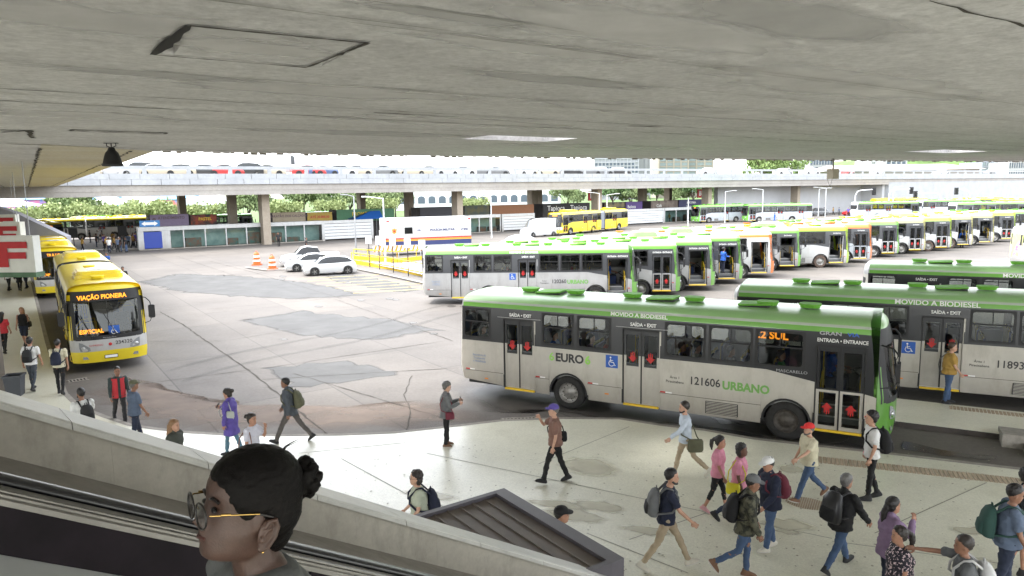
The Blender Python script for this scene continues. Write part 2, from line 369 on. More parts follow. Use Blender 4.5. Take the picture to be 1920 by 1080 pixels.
# road cracks, joints and patches
cracks = [((300, 585), (345, 610), (480, 705), (615, 815)), ((130, 615), (330, 585), (620, 560)), ((270, 720), (500, 690), (830, 640)), ((490, 712), (860, 690)), ((625, 560), (850, 640)), ((395, 490), (480, 512), (640, 560)), ((760, 815), (770, 770), (758, 740), (772, 705)), ((270, 530), (450, 515)), ((330, 480), (450, 520)), ((550, 700), (850, 790)), ((230, 640), (420, 640), (600, 610))]
for i, c in enumerate(cracks):
    tag(ribbon([G(x, y) for x, y in c], .05 if i == 0 else .026, .0085+i*.0006, M_dirt, 'road_crack', jag=.05, seed=i, step=.35), kind='structure')
def faded(m, soft=.6):
    "same road material thinning out to nothing along its border"
    n = m.name+' worn'
    if n in MATS: return MATS[n]
    c = m.copy(); c.name = n; t = c.node_tree; N = t.nodes; L = t.links; out = N['Material Output']; sh = out.inputs['Surface'].links[0].from_socket
    at_ = N.new('ShaderNodeAttribute'); at_.attribute_name = 'fade'; g_ = N.new('ShaderNodeNewGeometry'); nz = N.new('ShaderNodeTexNoise'); nz.inputs['Scale'].default_value = .75; nz.inputs['Detail'].default_value = 8; L.new(g_.outputs['Position'], nz.inputs['Vector'])
    ad = N.new('ShaderNodeMath'); ad.operation = 'ADD'; L.new(at_.outputs['Fac'], ad.inputs[0]); L.new(nz.outputs[0], ad.inputs[1])
    mr = N.new('ShaderNodeMapRange'); mr.inputs['From Min'].default_value = .62; mr.inputs['From Max'].default_value = .75+soft*1.2; mr.inputs['To Max'].default_value = .85; L.new(ad.outputs[0], mr.inputs['Value'])
    tr = N.new('ShaderNodeBsdfTransparent'); mx = N.new('ShaderNodeMixShader'); L.new(mr.outputs[0], mx.inputs[0]); L.new(tr.outputs[0], mx.inputs[1]); L.new(sh, mx.inputs[2]); L.new(mx.outputs[0], out.inputs['Surface'])
    MATS[n] = c; return c
def patch(pts, m, z, seed=0, jag=.22, inner=.72, soft=.6, h=0.):
    R = random.Random(seed); P = [G(x, y, h).to_2d() for x, y in pts]; Q = []
    for a, b in zip(P, P[1:]+P[:1]):
        n = max(2, int((b-a).length/.5))
        for i in range(n): Q.append(a.lerp(b, i/n)+Vector((R.uniform(-jag, jag), R.uniform(-jag, jag)))*.5)
    c = sum(P, Vector((0, 0)))/len(P)
    I = []
    for q in Q:
        d = c-q; I.append(q+d*min(1-inner, 1.6/max(d.length, .01)))
    n = len(Q); vs = [(q.x, q.y, z) for q in Q]+[(q.x, q.y, z) for q in I]
    mb = MB(); mb.add(vs, [(i, (i+1) % n, n+(i+1) % n, n+i) for i in range(n)]); mb.add([], [])
    mb.f.append(tuple(range(n, 2*n))); mb.m.append(0); mb.sm.append(False)
    me = mb.mesh('road_patch', faded(m, soft)); at_ = me.attributes.new('fade', 'FLOAT', 'POINT')
    for i in range(2*n): at_.data[i].value = 0. if i < n else 1.
    bm = bmesh.new(); bm.from_mesh(me); bmesh.ops.triangulate(bm, faces=[f for f in bm.faces if len(f.verts) > 4]); bmesh.ops.recalc_face_normals(bm, faces=bm.faces)
    if sum(f.normal.z for f in bm.faces) < 0: bmesh.ops.reverse_faces(bm, faces=bm.faces)
    bm.to_mesh(me); bm.free()
    tag(link('road_patch', me), kind='structure')
M_red = mat('reddish road', (.225, .172, .138), .85, var=.2, scale=.7, world=True)
M_oil = mat('oil stain', (.075, .068, .06), .45, var=.3, scale=.9, world=True)
patch([(250, 528), (330, 512), (430, 516), (520, 522), (640, 540), (700, 555), (560, 562), (440, 556), (330, 548)], M_patch, .0042, 1, .55, .85, .42)
patch([(440, 600), (560, 582), (740, 600), (830, 620), (700, 640), (560, 630)], M_patch, .0044, 2, .55, .85, .42)
patch([(490, 690), (640, 675), (760, 700), (640, 722), (540, 725)], M_patch, .0046, 3, .55, .85, .42)
patch([(130, 740), (230, 790), (420, 812), (640, 812), (800, 806), (940, 785), (860, 750), (700, 765), (500, 760), (330, 740), (200, 700)], M_red, .004, 5, .5, .6, .9)
patch([(880, 775), (1000, 768), (1140, 792), (1300, 800), (1500, 835), (1680, 850), (1700, 815), (1500, 800), (1200, 745), (900, 700), (820, 720)], M_oil, .005, 6, .4)
patch([(560, 500), (700, 520), (800, 545), (760, 550), (640, 530)], M_patch, .0048, 7, .55, .85, .42)
# yellow bay lines by the white cars
M_yl = mat('road yellow', (.50, .40, .14), .8, var=.3, scale=3, world=True)
for i in range(7):
    a = G(560+i*17, 523+i*4.5); b = a+Vector((.95, .32, 0))*6
    tag(ribbon([a, b], .12, .0095, M_yl, 'bay_line', jag=.01, seed=i, step=.6), kind='structure')
floor_stains()
# oil drips and tyre tracks
for i in range(26):
    x, y = rnd.uniform(820, 1500), 0; y = 575-(x-820)*.09+rnd.uniform(-12, 18) if i % 2 else rnd.uniform(500, 700); x = x if i % 2 else rnd.uniform(300, 840)
    patch([(x-9, y), (x, y-2.2), (x+11, y-.5), (x+8, y+2), (x-3, y+2.4)], M_oil, .0112+i*.0002, 100+i, .1, .6, .5)
for i, (a, b) in enumerate([((300, 700), (900, 560)), ((330, 718), (930, 574))]):
    A_, B_ = G(*a), G(*b); d_ = (B_-A_).normalized(); n_ = Vector((-d_.y, d_.x, 0))*.3; mb = MB(); n = 24
    vs = []
    for k in range(n+1):
        q = A_.lerp(B_, k/n)+n_*math.sin(k*.4)*1.2
        vs += [q-n_, q, q+n_]
    mb.add([(v.x, v.y, .0170+i*.0004) for v in vs], [(3*k+j, 3*k+j+3, 3*k+j+4, 3*k+j+1) for k in range(n) for j in (0, 1)]); me = mb.mesh('tyre_track', faded(mat('tyre track', (.095, .09, .085), .8), 1.6)); at_ = me.attributes.new('fade', 'FLOAT', 'POINT')
    for k in range(len(vs)): at_.data[k].value = .75 if k % 3 == 1 and 3 < k < len(vs)-4 else 0.
    bm = bmesh.new(); bm.from_mesh(me)
    if sum(f.normal.z for f in bm.faces) < 0: bmesh.ops.reverse_faces(bm, faces=bm.faces)
    bm.to_mesh(me); bm.free(); tag(link('tyre_track', me), kind='structure')
# puddle
M_wet = mat('puddle water', (.04, .038, .036), .22, var=.2, scale=3, spec=.8)
def wet(pts, z, sd): patch(pts, M_wet, z, sd, .15, .8, .25)
wet([(1690, 826), (1740, 838), (1800, 850), (1880, 858), (1850, 866), (1760, 852), (1690, 842)], .0102, 11)
wet([(1290, 795), (1380, 806), (1440, 820), (1380, 820), (1300, 806)], .0104, 12)
wet([(1330, 783), (1370, 788), (1400, 797), (1350, 795)], .0106, 13)

# near roof slab (soffit the photographer stands under)
ZS, ZT = 7.5, 8.75
Cn = Vector((-8.8, 18.16, 0))
EDGE = [(37, 44.4), (28, 39.6), (12, 31.1), (3, 26.2), (-4.1, 21.9), (-8.8, 18.16)]
poly = [(-130, -11), (12, -11), (37, 34)] + EDGE + [(-47.6, 76.2), (-66, 63), (-150, 5)]  # unseen right and rear slab edges cut back to let daylight in
slab = MB(); slab.prism(poly, ZS, ZT, 2, 1, 0)
slabo = slab.build('ceiling', [M_ceil, M_asph, M_gird]); tag(slabo, kind='structure')
cut = MB()
def cutbox(p, a, b, z, rot=AZ1):
    cut.box(a, b, 0, Matrix.Translation((p.x, p.y, z)) @ Matrix.Rotation(rot, 4, 'Z'))
# roof light slots (open to the sky), hatch outline, recessed lamp troughs
for (px, py, lx, ly) in ((975, 260, 2.3, 1.15), (1775, 284, 3.2, 1.3)):
    p = G(px, py, ZS); cutbox(p, (-lx/2, -ly/2, -.3), (lx/2, ly/2, 2.0), ZS)
hA, hB, hC, hD = [G(x, y, ZS) for x, y in ((355, 45), (690, 78), (575, 124), (288, 100))]
hr = math.atan2((hB-hA).y, (hB-hA).x); hl = (hB-hA).length; hw = ((hD-hA)-(hB-hA)*((hD-hA).dot(hB-hA)/hl**2)).length
cutbox(hA, (-.1, -.012, -.1), (hl+.02, .014, .16), ZS, hr); cutbox(hA, (-.02, hw-.012, -.1), (hl+.02, hw+.012, .16), ZS, hr)
cutbox(hA, (-.07, .02, -.1), (.045, hw-.02, .2), ZS, hr); cutbox(hA, (hl-.012, .02, -.1), (hl+.012, hw-.02, .12), ZS, hr)
tA, tB = G(133, 243, ZS), G(311, 249, ZS)
tr_ = math.atan2((tB-tA).y, (tB-tA).x); tl = (tB-tA).length
cutbox(tA, (0, -.1, -.1), (tl, .14, .12), ZS, tr_)
tC = G(60, 245, ZS); cutbox(tC, (-tl, -.1, -.1), (0, .14, .12), ZS, tr_)
cuto = cut.build('cutter', M_ceil)
bm_ = slabo.modifiers.new('b', 'BOOLEAN'); bm_.operation = 'DIFFERENCE'; bm_.solver = 'EXACT'; bm_.object = cuto
dg = bpy.context.evaluated_depsgraph_get(); me = bpy.data.meshes.new_from_object(slabo.evaluated_get(dg)); slabo.modifiers.clear(); slabo.data = me
bpy.data.objects.remove(cuto)
def jline(a, b, w, z, sd, jag=.006): tag(ribbon([a, b], w, z, M_dirt, 'ceiling_joint', jag=jag, seed=sd, step=.1), kind='structure')
jline(hA, hB, .03, ZS-.011, 51); jline(hD, hC, .028, ZS-.0112, 52); jline(hB, hC, .028, ZS-.0114, 53); tag(ribbon([hA, hD], .06, ZS-.0116, M_black, 'ceiling_joint', jag=.012, seed=54, step=.12), kind='structure')
_n = (tB-tA).normalized(); _m = Vector((-_n.y, _n.x, 0))
for A_, B_ in ((tA, tB), (tC-_n*tl, tC)):
    jline(A_-_m*.11, B_-_m*.11, .05, ZS-.0118, 55, .02); jline(A_+_m*.15, B_+_m*.15, .06, ZS-.012, 56, .03); jline(A_-_m*.11, A_+_m*.15, .06, ZS-.0122, 57, .02); jline(B_-_m*.11, B_+_m*.15, .04, ZS-.0124, 58, .01)
    mb = MB(); mb.box((.05, -.05, .0), (tl-.05, .09, .06)); o = mb.build('ceiling_trough_light', M_gird); o.matrix_basis = Matrix.Translation((A_.x, A_.y, ZS+.02)) @ Matrix.Rotation(tr_, 4, 'Z'); tag(o, 'old fluorescent batten in the ceiling trough by the bell lamp' if A_ is tA else 'old fluorescent batten in the ceiling trough at the picture edge', 'light fitting'); o.name = 'fluorescent_batten'
M_board = mat('board seam', (.27, .262, .245), .9, var=.3, scale=6); R = random.Random(9)
for i in range(26):
    p = Vector((R.uniform(-7, 7), 4.5+i*.72, 0)); p = p-E1*R.uniform(3, 9); l = R.uniform(5, 16)
    tag(ribbon([p, p+E1*l], .012, ZS-.0126-i*.0002, M_board, 'ceiling_joint', jag=.008, seed=60+i, step=.2), kind='structure')
def cpatch(px, py, lx, ly, m, z, sd):
    c = G(px, py, ZS); R = random.Random(sd); ring = []; inn = []
    for k in range(28):
        a = 2*PI*k/28; q = E1*(lx*math.cos(a))+E2*(ly*math.sin(a)); q = q*R.uniform(.8, 1.15); ring.append((c.x+q.x, c.y+q.y, z)); inn.append((c.x+q.x*.55, c.y+q.y*.55, z))
    mb = MB(); n = 28; mb.add(ring+inn, [(n+i, n+(i+1) % n, (i+1) % n, i) for i in range(n)]); mb.f.append(tuple(range(2*n-1, n-1, -1))); mb.m.append(0); mb.sm.append(False)
    me = mb.mesh('ceiling_stain', faded(m, .8)); at_ = me.attributes.new('fade', 'FLOAT', 'POINT')
    for i in range(2*n): at_.data[i].value = 0. if i < n else 1.
    tag(link('ceiling_stain', me), kind='structure')
M_cl = mat('ceiling repair', (.69, .676, .685), .9, var=.06, scale=3, world=True); M_cd = mat('ceiling damp', (.51, .50, .508), .9, var=.1, scale=2, world=True)
for i, (x, y, a, b, m) in enumerate([(200, 40, 1.6, .5, M_cl), (850, 30, .8, .15, M_cd), (1250, 60, 1.8, .6, M_cl), (1500, 40, 1.5, .5, M_cd), (600, 170, 2.2, .6, M_cl), (1050, 150, 1.6, .3, M_cd), (1600, 160, 3, .9, M_cl), (300, 140, 1.2, .25, M_cd), (1300, 210, 3.5, .8, M_cl), (880, 230, 3., .8, M_cl), (150, 215, 1.6, .6, M_cl), (480, 90, .9, .35, M_cl), (1000, 90, 1.4, .3, M_cl), (700, 250, 3, .7, M_cd), (1150, 275, 4, .8, M_cl)]): cpatch(x, y, a, b, m, ZS-.0008-i*.0002, 70+i)
# yellowed strip along the left slab's free edge + long formwork joints with crumbling lips
e2l = Vector((-47.6+8.8, 76.2-18.16, 0)); e2n = e2l.normalized(); e2s = Vector((-e2n.y, e2n.x, 0))
if e2s.x > 0: e2s = -e2s
mb = MB(); q0 = Cn+e2s*.1; mb.face([(*(Cn).to_2d(), ZS-.004), (*(Cn+e2l).to_2d(), ZS-.004), (*(Cn+e2l+e2s*2.4).to_2d(), ZS-.004), (*(Cn+e2s*2.4-e2n*2.0).to_2d(), ZS-.004)])
tag(mb.build('ceiling_edge_strip', M_cedge), kind='structure')
def joint(pts, w, jag, seed, z=ZS-.006): tag(ribbon(pts, w, z, M_dirt, 'ceiling_joint', jag=jag, seed=seed, step=.16), kind='structure')
def ext(a, b, k0, k1): return (a+(a-b)*k0, b+(b-a)*k1)
j = [G(x, y, ZS) for x, y in ((0, 188), (1500, 262))]; joint(ext(j[0], j[1], .5, 1.6), .03, .045, 1)
j = [G(x, y, ZS) for x, y in ((0, 165), (1600, 256))]; joint(ext(j[0], j[1], .5, 1.6), .022, .04, 2, ZS-.007)
j = [G(x, y, ZS) for x, y in ((0, 268), (290, 279))]; joint([j[0]-(j[1]-j[0])*.6, j[1], G(700, 287, ZS), G(1100, 292, ZS), G(1500, 293, ZS), G(1920, 299, ZS)], .05, .08, 3, ZS-.008)
j = [G(x, y, ZS) for x, y in ((1740, 0), (1925, 48))]; joint([j[0], j[1]], .02, .03, 4)
for k, off in enumerate((.5, 2.4, 4.4)):
    joint([Cn+e2s*off-e2n*(.6 if k else 0), Cn+e2l+e2s*off], .05, .07, 5+k, ZS-.009)
for k, (a, b) in enumerate([((1180, 235), (1240, 237)), ((700, 210), (860, 218)), ((1480, 262), (1560, 264)), ((0, 247), (50, 244)), ((50, 244), (62, 258))]):
    joint([G(*a, ZS), G(*b, ZS)], .05, .05, 20+k, ZS-.010)
# crumbling drip edge hanging from the slab's rim
mb = MB(); R = random.Random(5)
for a, b in zip(EDGE[:-1], EDGE[1:]):
    a = Vector((*a, 0)); b = Vector((*b, 0)); n = int((b-a).length/.12)
    for i in range(n):
        if R.random() < .55:
            p = a.lerp(b, i/n); h = R.uniform(.01, .06); l = R.uniform(.06, .2); dd = (b-a).normalized()
            mb.box((0, .02, -h), (l, .07, .004), 0, Matrix.Translation((p.x, p.y, ZS)) @ Matrix.Rotation(math.atan2(dd.y, dd.x), 4, 'Z'))
tag(mb.build('ceiling_drip_edge', M_kerb), kind='structure')

# hanging bell lamp
LM = G(208, 268, ZS); lamp = empty('pendant_lamp', (LM.x, LM.y, ZS), 0, 'black bell shaped pendant lamp hanging from the concrete soffit', 'lamp')
mb = MB(); mb.tube([(0, 0, 0), (0, 0, -.12)], .012); mb.tube([(-.09, 0, 0), (-.1, 0, -.06), (0, 0, -.1), (.1, 0, -.06), (.09, 0, 0)], .01); mb.box((-.13, -.05, -.012), (.13, .05, 0)); mb.build('bracket', M_dkmetal, lamp)
mb = MB(); mb.lathe([(.0, -.1), (.06, -.1), (.075, -.15), (.12, -.2), (.15, -.28), (.185, -.42), (.21, -.47), (.2, -.475), (.17, -.42), (.12, -.25), (0, -.2)], 24); mb.build('lamp_shade', mat('lamp black', (.012, .012, .013), .45), lamp)
# camera box on a short post under the right of the soffit
p = G(1563, 297, ZS); bx = empty('junction_box', (p.x, p.y, ZS), AZ1, 'beige junction box on a short post under the slab rim', 'junction box')
mb = MB(); mb.tube([(0, 0, 0), (0, 0, -.45)], .035); mb.build('post', M_gird, bx)
mb = MB(); mb.box((-.22, -.14, -.85), (.22, .14, -.43)); mb.build('body', mat('box beige', (.40, .36, .28), .6), bx)
mb = MB(); mb.tube([(-.1, 0, 0), (-.22, -.02, -.3), (-.2, .1, -.9), (.0, .1, -1.2), (.1, .08, -.85)], .008, n=5); mb.build('cable', M_dkmetal, bx)

# ------------------------------------------------------------------ elevated deck across the far side
deck = empty('elevated_deck', tuple(DK(60, 0)), AZ1, 'long white marble faced parking deck on concrete columns across the terminal', 'elevated deck')
def DL(t, off, z): return (t-60, off, z)
mb = MB(); mb.box(DL(-70, .25, 6.9), DL(230, 34, 8.6)); mb.box(DL(-70, .3, 6.35), DL(152, 1.2, 6.9)); mb.build('girder', M_gird, deck)
mb = MB(); x = -70
while x < 230:
    for k, (z0, z1) in enumerate(((7.6, 8.22), (8.232, 8.85))):
        o_ = .9*k; mb.box(DL(x+.02+o_, 0, z0), DL(min(230, x+3.0+o_), .247, z1))
    x += 3.02
mb.build('marble_fascia', M_marb, deck)
mb = MB(); mb.box(DL(-70, .02, 9.36), DL(230, .22, 9.72)); mb.build('parapet_rail', M_marb, deck)
pm = MB(); pm.box((-.22, .03, 8.85), (.22, .2, 9.36)); pme = pm.mesh('parapet_post', M_marb)
for i in range(62):
    link('parapet_post', pme, deck, Matrix.Translation((-128+i*4.6, 0, 0)))
cm = MB(); cm.box((-.48, -.85, 0), (.48, .85, 6.9)); cme = cm.mesh('column', M_col)
for t in (-24, 5.8, 34.4, 62.2, 90.6, 119.5): link('column', cme, deck, Matrix.Translation(DL(t, 4, 0)))
for t in (-24, 4.8, 32.4, 58.5, 85.2, 112.1): link('column', cme, deck, Matrix.Translation(DL(t, 16, 0)))
for t in (0.5, 29.3, 66.0, 105.6): link('column', cme, deck, Matrix.Translation(DL(t, 28, 0)))
wl = MB(); wl.box((151-60, .3, 0), (230-60, 1.2, 7.59)); wl = wl.build('retaining_wall', M_marb); wl.location = DK(60, 0); wl.rotation_euler = (0, 0, AZ1)
tag(wl, 'tall white marble retaining wall below the deck, behind the traffic lights', 'wall')
wl = MB(); wl.box((97-60, 6.5, 0), (151-60, 7.5, 6.89)); wl.box((150-60, 1.25, 0), (151-60, 6.5, 6.89)); wl = wl.build('underpass_wall', mat('underpass grey', (.50, .51, .53), .8, var=.06, scale=.3)); wl.location = DK(60, 0); wl.rotation_euler = (0, 0, AZ1)
tag(wl, 'plain grey wall in the shade under the deck behind the far green buses', 'wall')
# ------------------------------------------------------------------ buses
RUB = mat('black rubber', (.014, .014, .015), .6); TYRE = mat('tyre', (.022, .021, .02), .85, var=.4, scale=6)
M_dusty = mat('dusty tyre', (.10, .07, .055), .9, var=.4, scale=7)
RIM = mat('wheel rim', (.30, .29, .27), .45, metal=.5, var=.25, scale=9)
RIMD = mat('dark wheel rim', (.09, .08, .07), .55, metal=.5, var=.3, scale=9)
PANE = glass_mat('window glass', (.50, .53, .52)); DPANE = glass_mat('dark glass', (.16, .17, .17)); CLEAR = glass_mat('clear glass', (.80, .84, .83))
INT = mat('bus lining', (.26, .26, .25), .7); INTF = mat('bus floor', (.10, .10, .105), .8); SEAT = mat('seat blue', (.03, .05, .13), .8); SEATY = mat('seat yellow', (.42, .30, .03), .6)
YEL = mat('safety yellow', (.75, .50, .02), .5, var=.08); REDM = mat('sign red', (.48, .02, .02), .5); BLUE = mat('sign blue', (.02, .10, .42), .5)
WHT = mat('sign white', (.80, .80, .78), .5); LAMPG = mat('lamp glass', (.25, .26, .27), .12, spec=.7); ORANGE = mat('marker orange', (.75, .25, .03), .4)
LED = led('display amber', (1., .33, .02), .22)
STEPG = mat('step grey', (.16, .165, .17), .7, var=.15); ALU = mat('aluminium', (.55, .56, .56), .35, metal=.7)
def paint(n, c, coat=1., var=.05): return mat(n, c, .35, var=var, scale=1.5, coat=coat)
P_GREEN = paint('bus green', (.135, .37, .045)); P_BEIGE = concrete('bus champagne', (.46, .435, .385), (.52, .495, .44), (.33, .30, .25), .9, 5, .38, 0, streak=(1, 1, .35), world=False, dark=.06, grime=(.17, .145, .115)); P_CHAR = paint('bus charcoal', (.014, .015, .017), .12)
P_SIL = concrete('bus silver', (.34, .34, .335), (.40, .40, .395), (.25, .24, .22), .9, 5, .38, 0, streak=(1, 1, .35), world=False, dark=.06, grime=(.17, .145, .115)); P_DGREY = paint('bus mid grey', (.05, .053, .058), .2); P_WHITE = concrete('bus white', (.47, .475, .47), (.53, .535, .53), (.36, .34, .31), .9, 5, .38, 0, streak=(1, 1, .35), world=False, dark=.05, grime=(.19, .155, .12))
P_LIME = paint('bus lime', (.34, .50, .02)); P_ORNG = paint('bus orange', (.68, .17, .02)); P_OLIVE = paint('bus pale olive', (.40, .37, .12)); P_YEL = paint('bus yellow', (.70, .55, .02), .4)
P_LGREY = paint('bus light grey', (.40, .43, .46), .3); P_BELLOW = mat('bellows grey', (.22, .24, .27), .8)

WB = 1.27
PROF = [(.36, 1.215), (.62, 1.25), (.95, 1.27), (1.35, 1.272), (1.8, 1.27), (1.89, 1.27), (2.54, 1.25), (2.60, 1.247), (2.80, 1.235), (2.86, 1.228), (2.985, 1.205), (3.05, 1.185), (3.12, 1.12), (3.175, 1.0), (3.205, .84), (3.23, .58), (3.243, .28), (3.248, 0.)]
def yprof(z):
    if z <= PROF[0][0]: return PROF[0][1]
    for (a, b), (c, d) in zip(PROF, PROF[1:]):
        if z <= c: return b+(d-b)*(z-a)/(c-a)
    return 0.
def rrect(x0, x1, z0, z1, r, n=4):
    P = []
    for cx, cz, a0 in ((x1-r, z1-r, 0), (x0+r, z1-r, 90), (x0+r, z0+r, 180), (x1-r, z0+r, 270)):
        for i in range(n+1):
            a = math.radians(a0+90*i/n); P.append((cx+r*math.cos(a), cz+r*math.sin(a)))
    return P
class Bus:
    "all meshes of one bus layout; x forward from the rear axle, right side at -y"
    def __init__(b, key, rear=-3.87, front=8.44, axle2=6.0, wins=None, doors=((-2.14, -1.08, 0), (1.66, 2.73, 0)), fdoor=(6.64, 7.76), fopen=False, nose=True, tail=True, inside=1, wheels=(0, 6.0), lwins=None, band=True, vents=None, bigvents=None, units=(), yellow=False):
        b.key = key; b.rear = rear; b.front = front; b.doors = list(doors); b.fdoor = fdoor; b.fopen = fopen; b.nose = nose; b.tail = tail; b.wheels = wheels; b.inside = inside; b.yellow = yellow; b.band = band
        b.wins = wins if wins is not None else [(-3.55, -2.6), (-.83, .16), (.30, 1.30), (2.87, 3.94), (4.05, 5.13), (5.22, 6.38)]
        b.lwins = lwins if lwins is not None else [(-3.5+i*1.28, -3.5+i*1.28+1.16) for i in range(8)]
        b.vents = vents if vents is not None else [-1.78, -.25, 1.55, 3.35, 5.3, 6.35]
        b.bigvents = bigvents if bigvents is not None else [-1.05, 2.45, 5.0]
        b.units = units; b.cache = {}
    def sf(b, y, z):
        q = abs(y)/WB
        if not b.nose: return b.front
        f = .36*q**5+.07*q*q
        r = .05*max(0, (.7-z))/.34 + (max(0, z-1.35)*.13 if z < 2.6 else .1625+(z-2.6)*.28)
        if z > 2.98: r += ((z-2.98)/.32)**2*.42
        return b.front-f-r
    def sr(b, y, z):
        if not b.tail: return b.rear
        q = abs(y)/WB; r = .22*q**6+(max(0, z-1.0)*.04) + max(0, .95-z)*.22
        if z > 2.9: r += ((z-2.9)/.4)**2*.35
        return b.rear+r
    def belt(b, s):
        if not b.nose or s < 5.5: return 1.8
        if s < 6.64: return 1.8-.20*(s-5.5)/1.14
        if s < 7.76: return 1.6-.18*(s-6.64)/1.12
        return max(1.28, 1.42-.2*(s-7.76))
    def zb(b, s): return .36+(max(0, -1-s)*.075 if b.tail else 0)
    def body(b, side_cols):
        "shell; material slots 0 lower, 1 band, 2 roof edge, 3 roof, 4 pale stripe, 5 nose paint, 6 black, 7 tail"
        mb = MB(); bx = set([b.rear, b.front])
        ops = [(w0, w1, 1.89, 2.80) for w0, w1 in b.wins]; lops = [(w0, w1, 1.89, 2.80) for w0, w1 in b.lwins]
        dops = [(d[0], d[1]) for d in b.doors]+([b.fdoor] if b.fdoor else [])
        zs = [p[0] for p in PROF]
        for side in (-1, 1):
            cols = {b.rear+.3 if b.tail else b.rear, b.front-.42 if b.nose else b.front}
            for o in (ops if side < 0 else lops): cols |= {o[0], o[1]}
            if side < 0:
                for d in dops: cols |= {d[0], d[1]}
                if b.nose and b.fdoor: cols |= {5.5}
            for wx in b.wheels: cols |= {wx-.62, wx+.62}
            cols = sorted(c for c in cols if b.rear <= c <= b.front)
            c2 = [cols[0]]
            for c in cols[1:]:
                n = max(1, int((c-c2[-1])/1.2)); base = c2[-1]
                c2 += [base+(c-base)*(i+1)/n for i in range(n)]
            cols = c2
            if b.tail: cols = [None]+cols
            if b.nose: cols = cols+['F']
            def pt(s, i):
                z, y = PROF[i]
                sv = b.sr(y, z) if s is None else b.sf(y, z) if s == 'F' else s
                if i == 0: z = b.zb(sv)
                if i == 4: z = b.belt(sv) if side < 0 else 1.8
                return (sv, side*yprof(z), z)
            for s0, s1 in zip(cols, cols[1:]):
                a0 = b.rear if s0 is None else s0; a1 = b.front if s1 == 'F' else s1; sm = (a0+a1)/2
                inw = any(wx-.62 <= sm <= wx+.62 for wx in b.wheels)
                for i in range(len(PROF)-1):
                    z0, z1 = PROF[i][0], PROF[i+1][0]; zm = (z0+z1)/2
                    if inw and i <= 2: continue
                    if side < 0 and any(d[0] < sm < d[1] for d in dops) and zm < 2.54: continue
                    if any(o[0] < sm < o[1] and o[2] < zm < o[3] for o in (ops if side < 0 else lops)): continue
                    m = 0 if i < 4 else 1 if i < 9 else 2 if i < 10 or (i == 10 and b.yellow) else 4 if i == 10 else 3
                    if s1 == 'F' and i < 11: m = 5
                    if s0 is None and i >= 9: m = 7
                    if s1 == 'F' and 4 <= i < 8 and False: m = 6
                    q = [pt(s0, i), pt(s1, i), pt(s1, i+1), pt(s0, i+1)]
                    if side > 0: q = q[::-1]
                    mb.face(q, m, True)
                if inw:
                    pass
            for wx in b.wheels:                       # wheel arches
                N = 14; arc = [(wx+.585*math.cos(PI*k/N), .5+.585*math.sin(PI*k/N)) for k in range(N+1)]
                arc = [(wx+.62, .5)]+arc+[(wx-.62, .5)]
                for (x0, z0), (x1, z1) in zip(arc, arc[1:]):
                    q = [(x0, side*yprof(z0), z0), (x0, side*yprof(1.35), 1.35), (x1, side*yprof(1.35), 1.35), (x1, side*yprof(z1), z1)]
                    q = [(p[0], p[1], p[2]) for p in q]
                    if side < 0: q = q
                    else: q = q[::-1]
                    mb.face(q if True else q, 0, True)
                for k in range(N):                    # black lip and well
                    a0, a1 = PI*k/N, PI*(k+1)/N
                    o0 = [(wx+r*math.cos(a), side*y, .5+r*math.sin(a)) for a in (a0, a1) for r, y in ((.60, 1.285), (.545, 1.285), (.545, .75))]
                    mb.face([o0[0], o0[3], o0[4], o0[1]], 6); mb.face([o0[1], o0[4], o0[5], o0[2]], 6)
                mb.face([(wx-.6, side*.75, .4), (wx+.6, side*.75, .4), (wx+.6, side*.75, 1.1), (wx-.6, side*.75, 1.1)], 6)
        # end caps
        def cap(fn, zz, sgn, mfun, skip):
            K = 16; rows = []
            for z in zz:
                yw = yprof(z); row = []
                for k in range(K+1):
                    kk = -1+2*k/K; kk = math.copysign(abs(kk)**.75, kk); y = yw*kk; row.append((fn(y, z), y, z))
                rows.append(row)
            for i in range(len(rows)-1):
                for k in range(K):
                    ym = (rows[i][k][1]+rows[i][k+1][1]+rows[i+1][k][1]+rows[i+1][k+1][1])/4; zm = (zz[i]+zz[i+1])/2
                    if skip(ym, zm): continue
                    q = [rows[i][k], rows[i][k+1], rows[i+1][k+1], rows[i+1][k]]
                    if sgn < 0: q = q[::-1]
                    mb.face(q, mfun(ym, zm), True)
        zz = sorted(set([p[0] for p in PROF]+[.48, .78, 1.1, 1.22, 1.5, 2.1, 2.35, 2.66]))
        b.zz = zz
        if b.nose:
            def mf(y, z):
                if z > 2.985: return 3
                if abs(y) < 1.17 and 2.5 < z < 2.98: return 6
                if b.yellow and .8 < z < 1.2: return 4
                return 5
            cap(b.sf, zz, 1, mf, lambda y, z: abs(y) < 1.2 and 1.2 < z < 2.66)
        else: mb.face([(b.front, side*yprof(z), z) for side, zz_ in ((-1, [p[0] for p in PROF]), (1, [p[0] for p in PROF[::-1]])) for z in zz_], 6)
        if b.tail:
            cap(b.sr, [z if z > .36 else .36+max(0, -1-b.rear)*.075 for z in zz if z == .36 or z > .62], -1, lambda y, z: 7 if z > 2.8 else 6 if abs(y) < 1.08 and 1.9 < z < 2.7 else 0, lambda y, z: False)
        else: mb.face([(b.rear, side*yprof(z), z) for side, zz_ in ((1, [p[0] for p in PROF]), (-1, [p[0] for p in PROF[::-1]])) for z in zz_], 6)
        # underside
        mb.box((b.rear+(.4 if b.tail else .02), -1.15, .42), (b.front-(.5 if b.nose else .02), 1.15, .5), 6)
        return mb
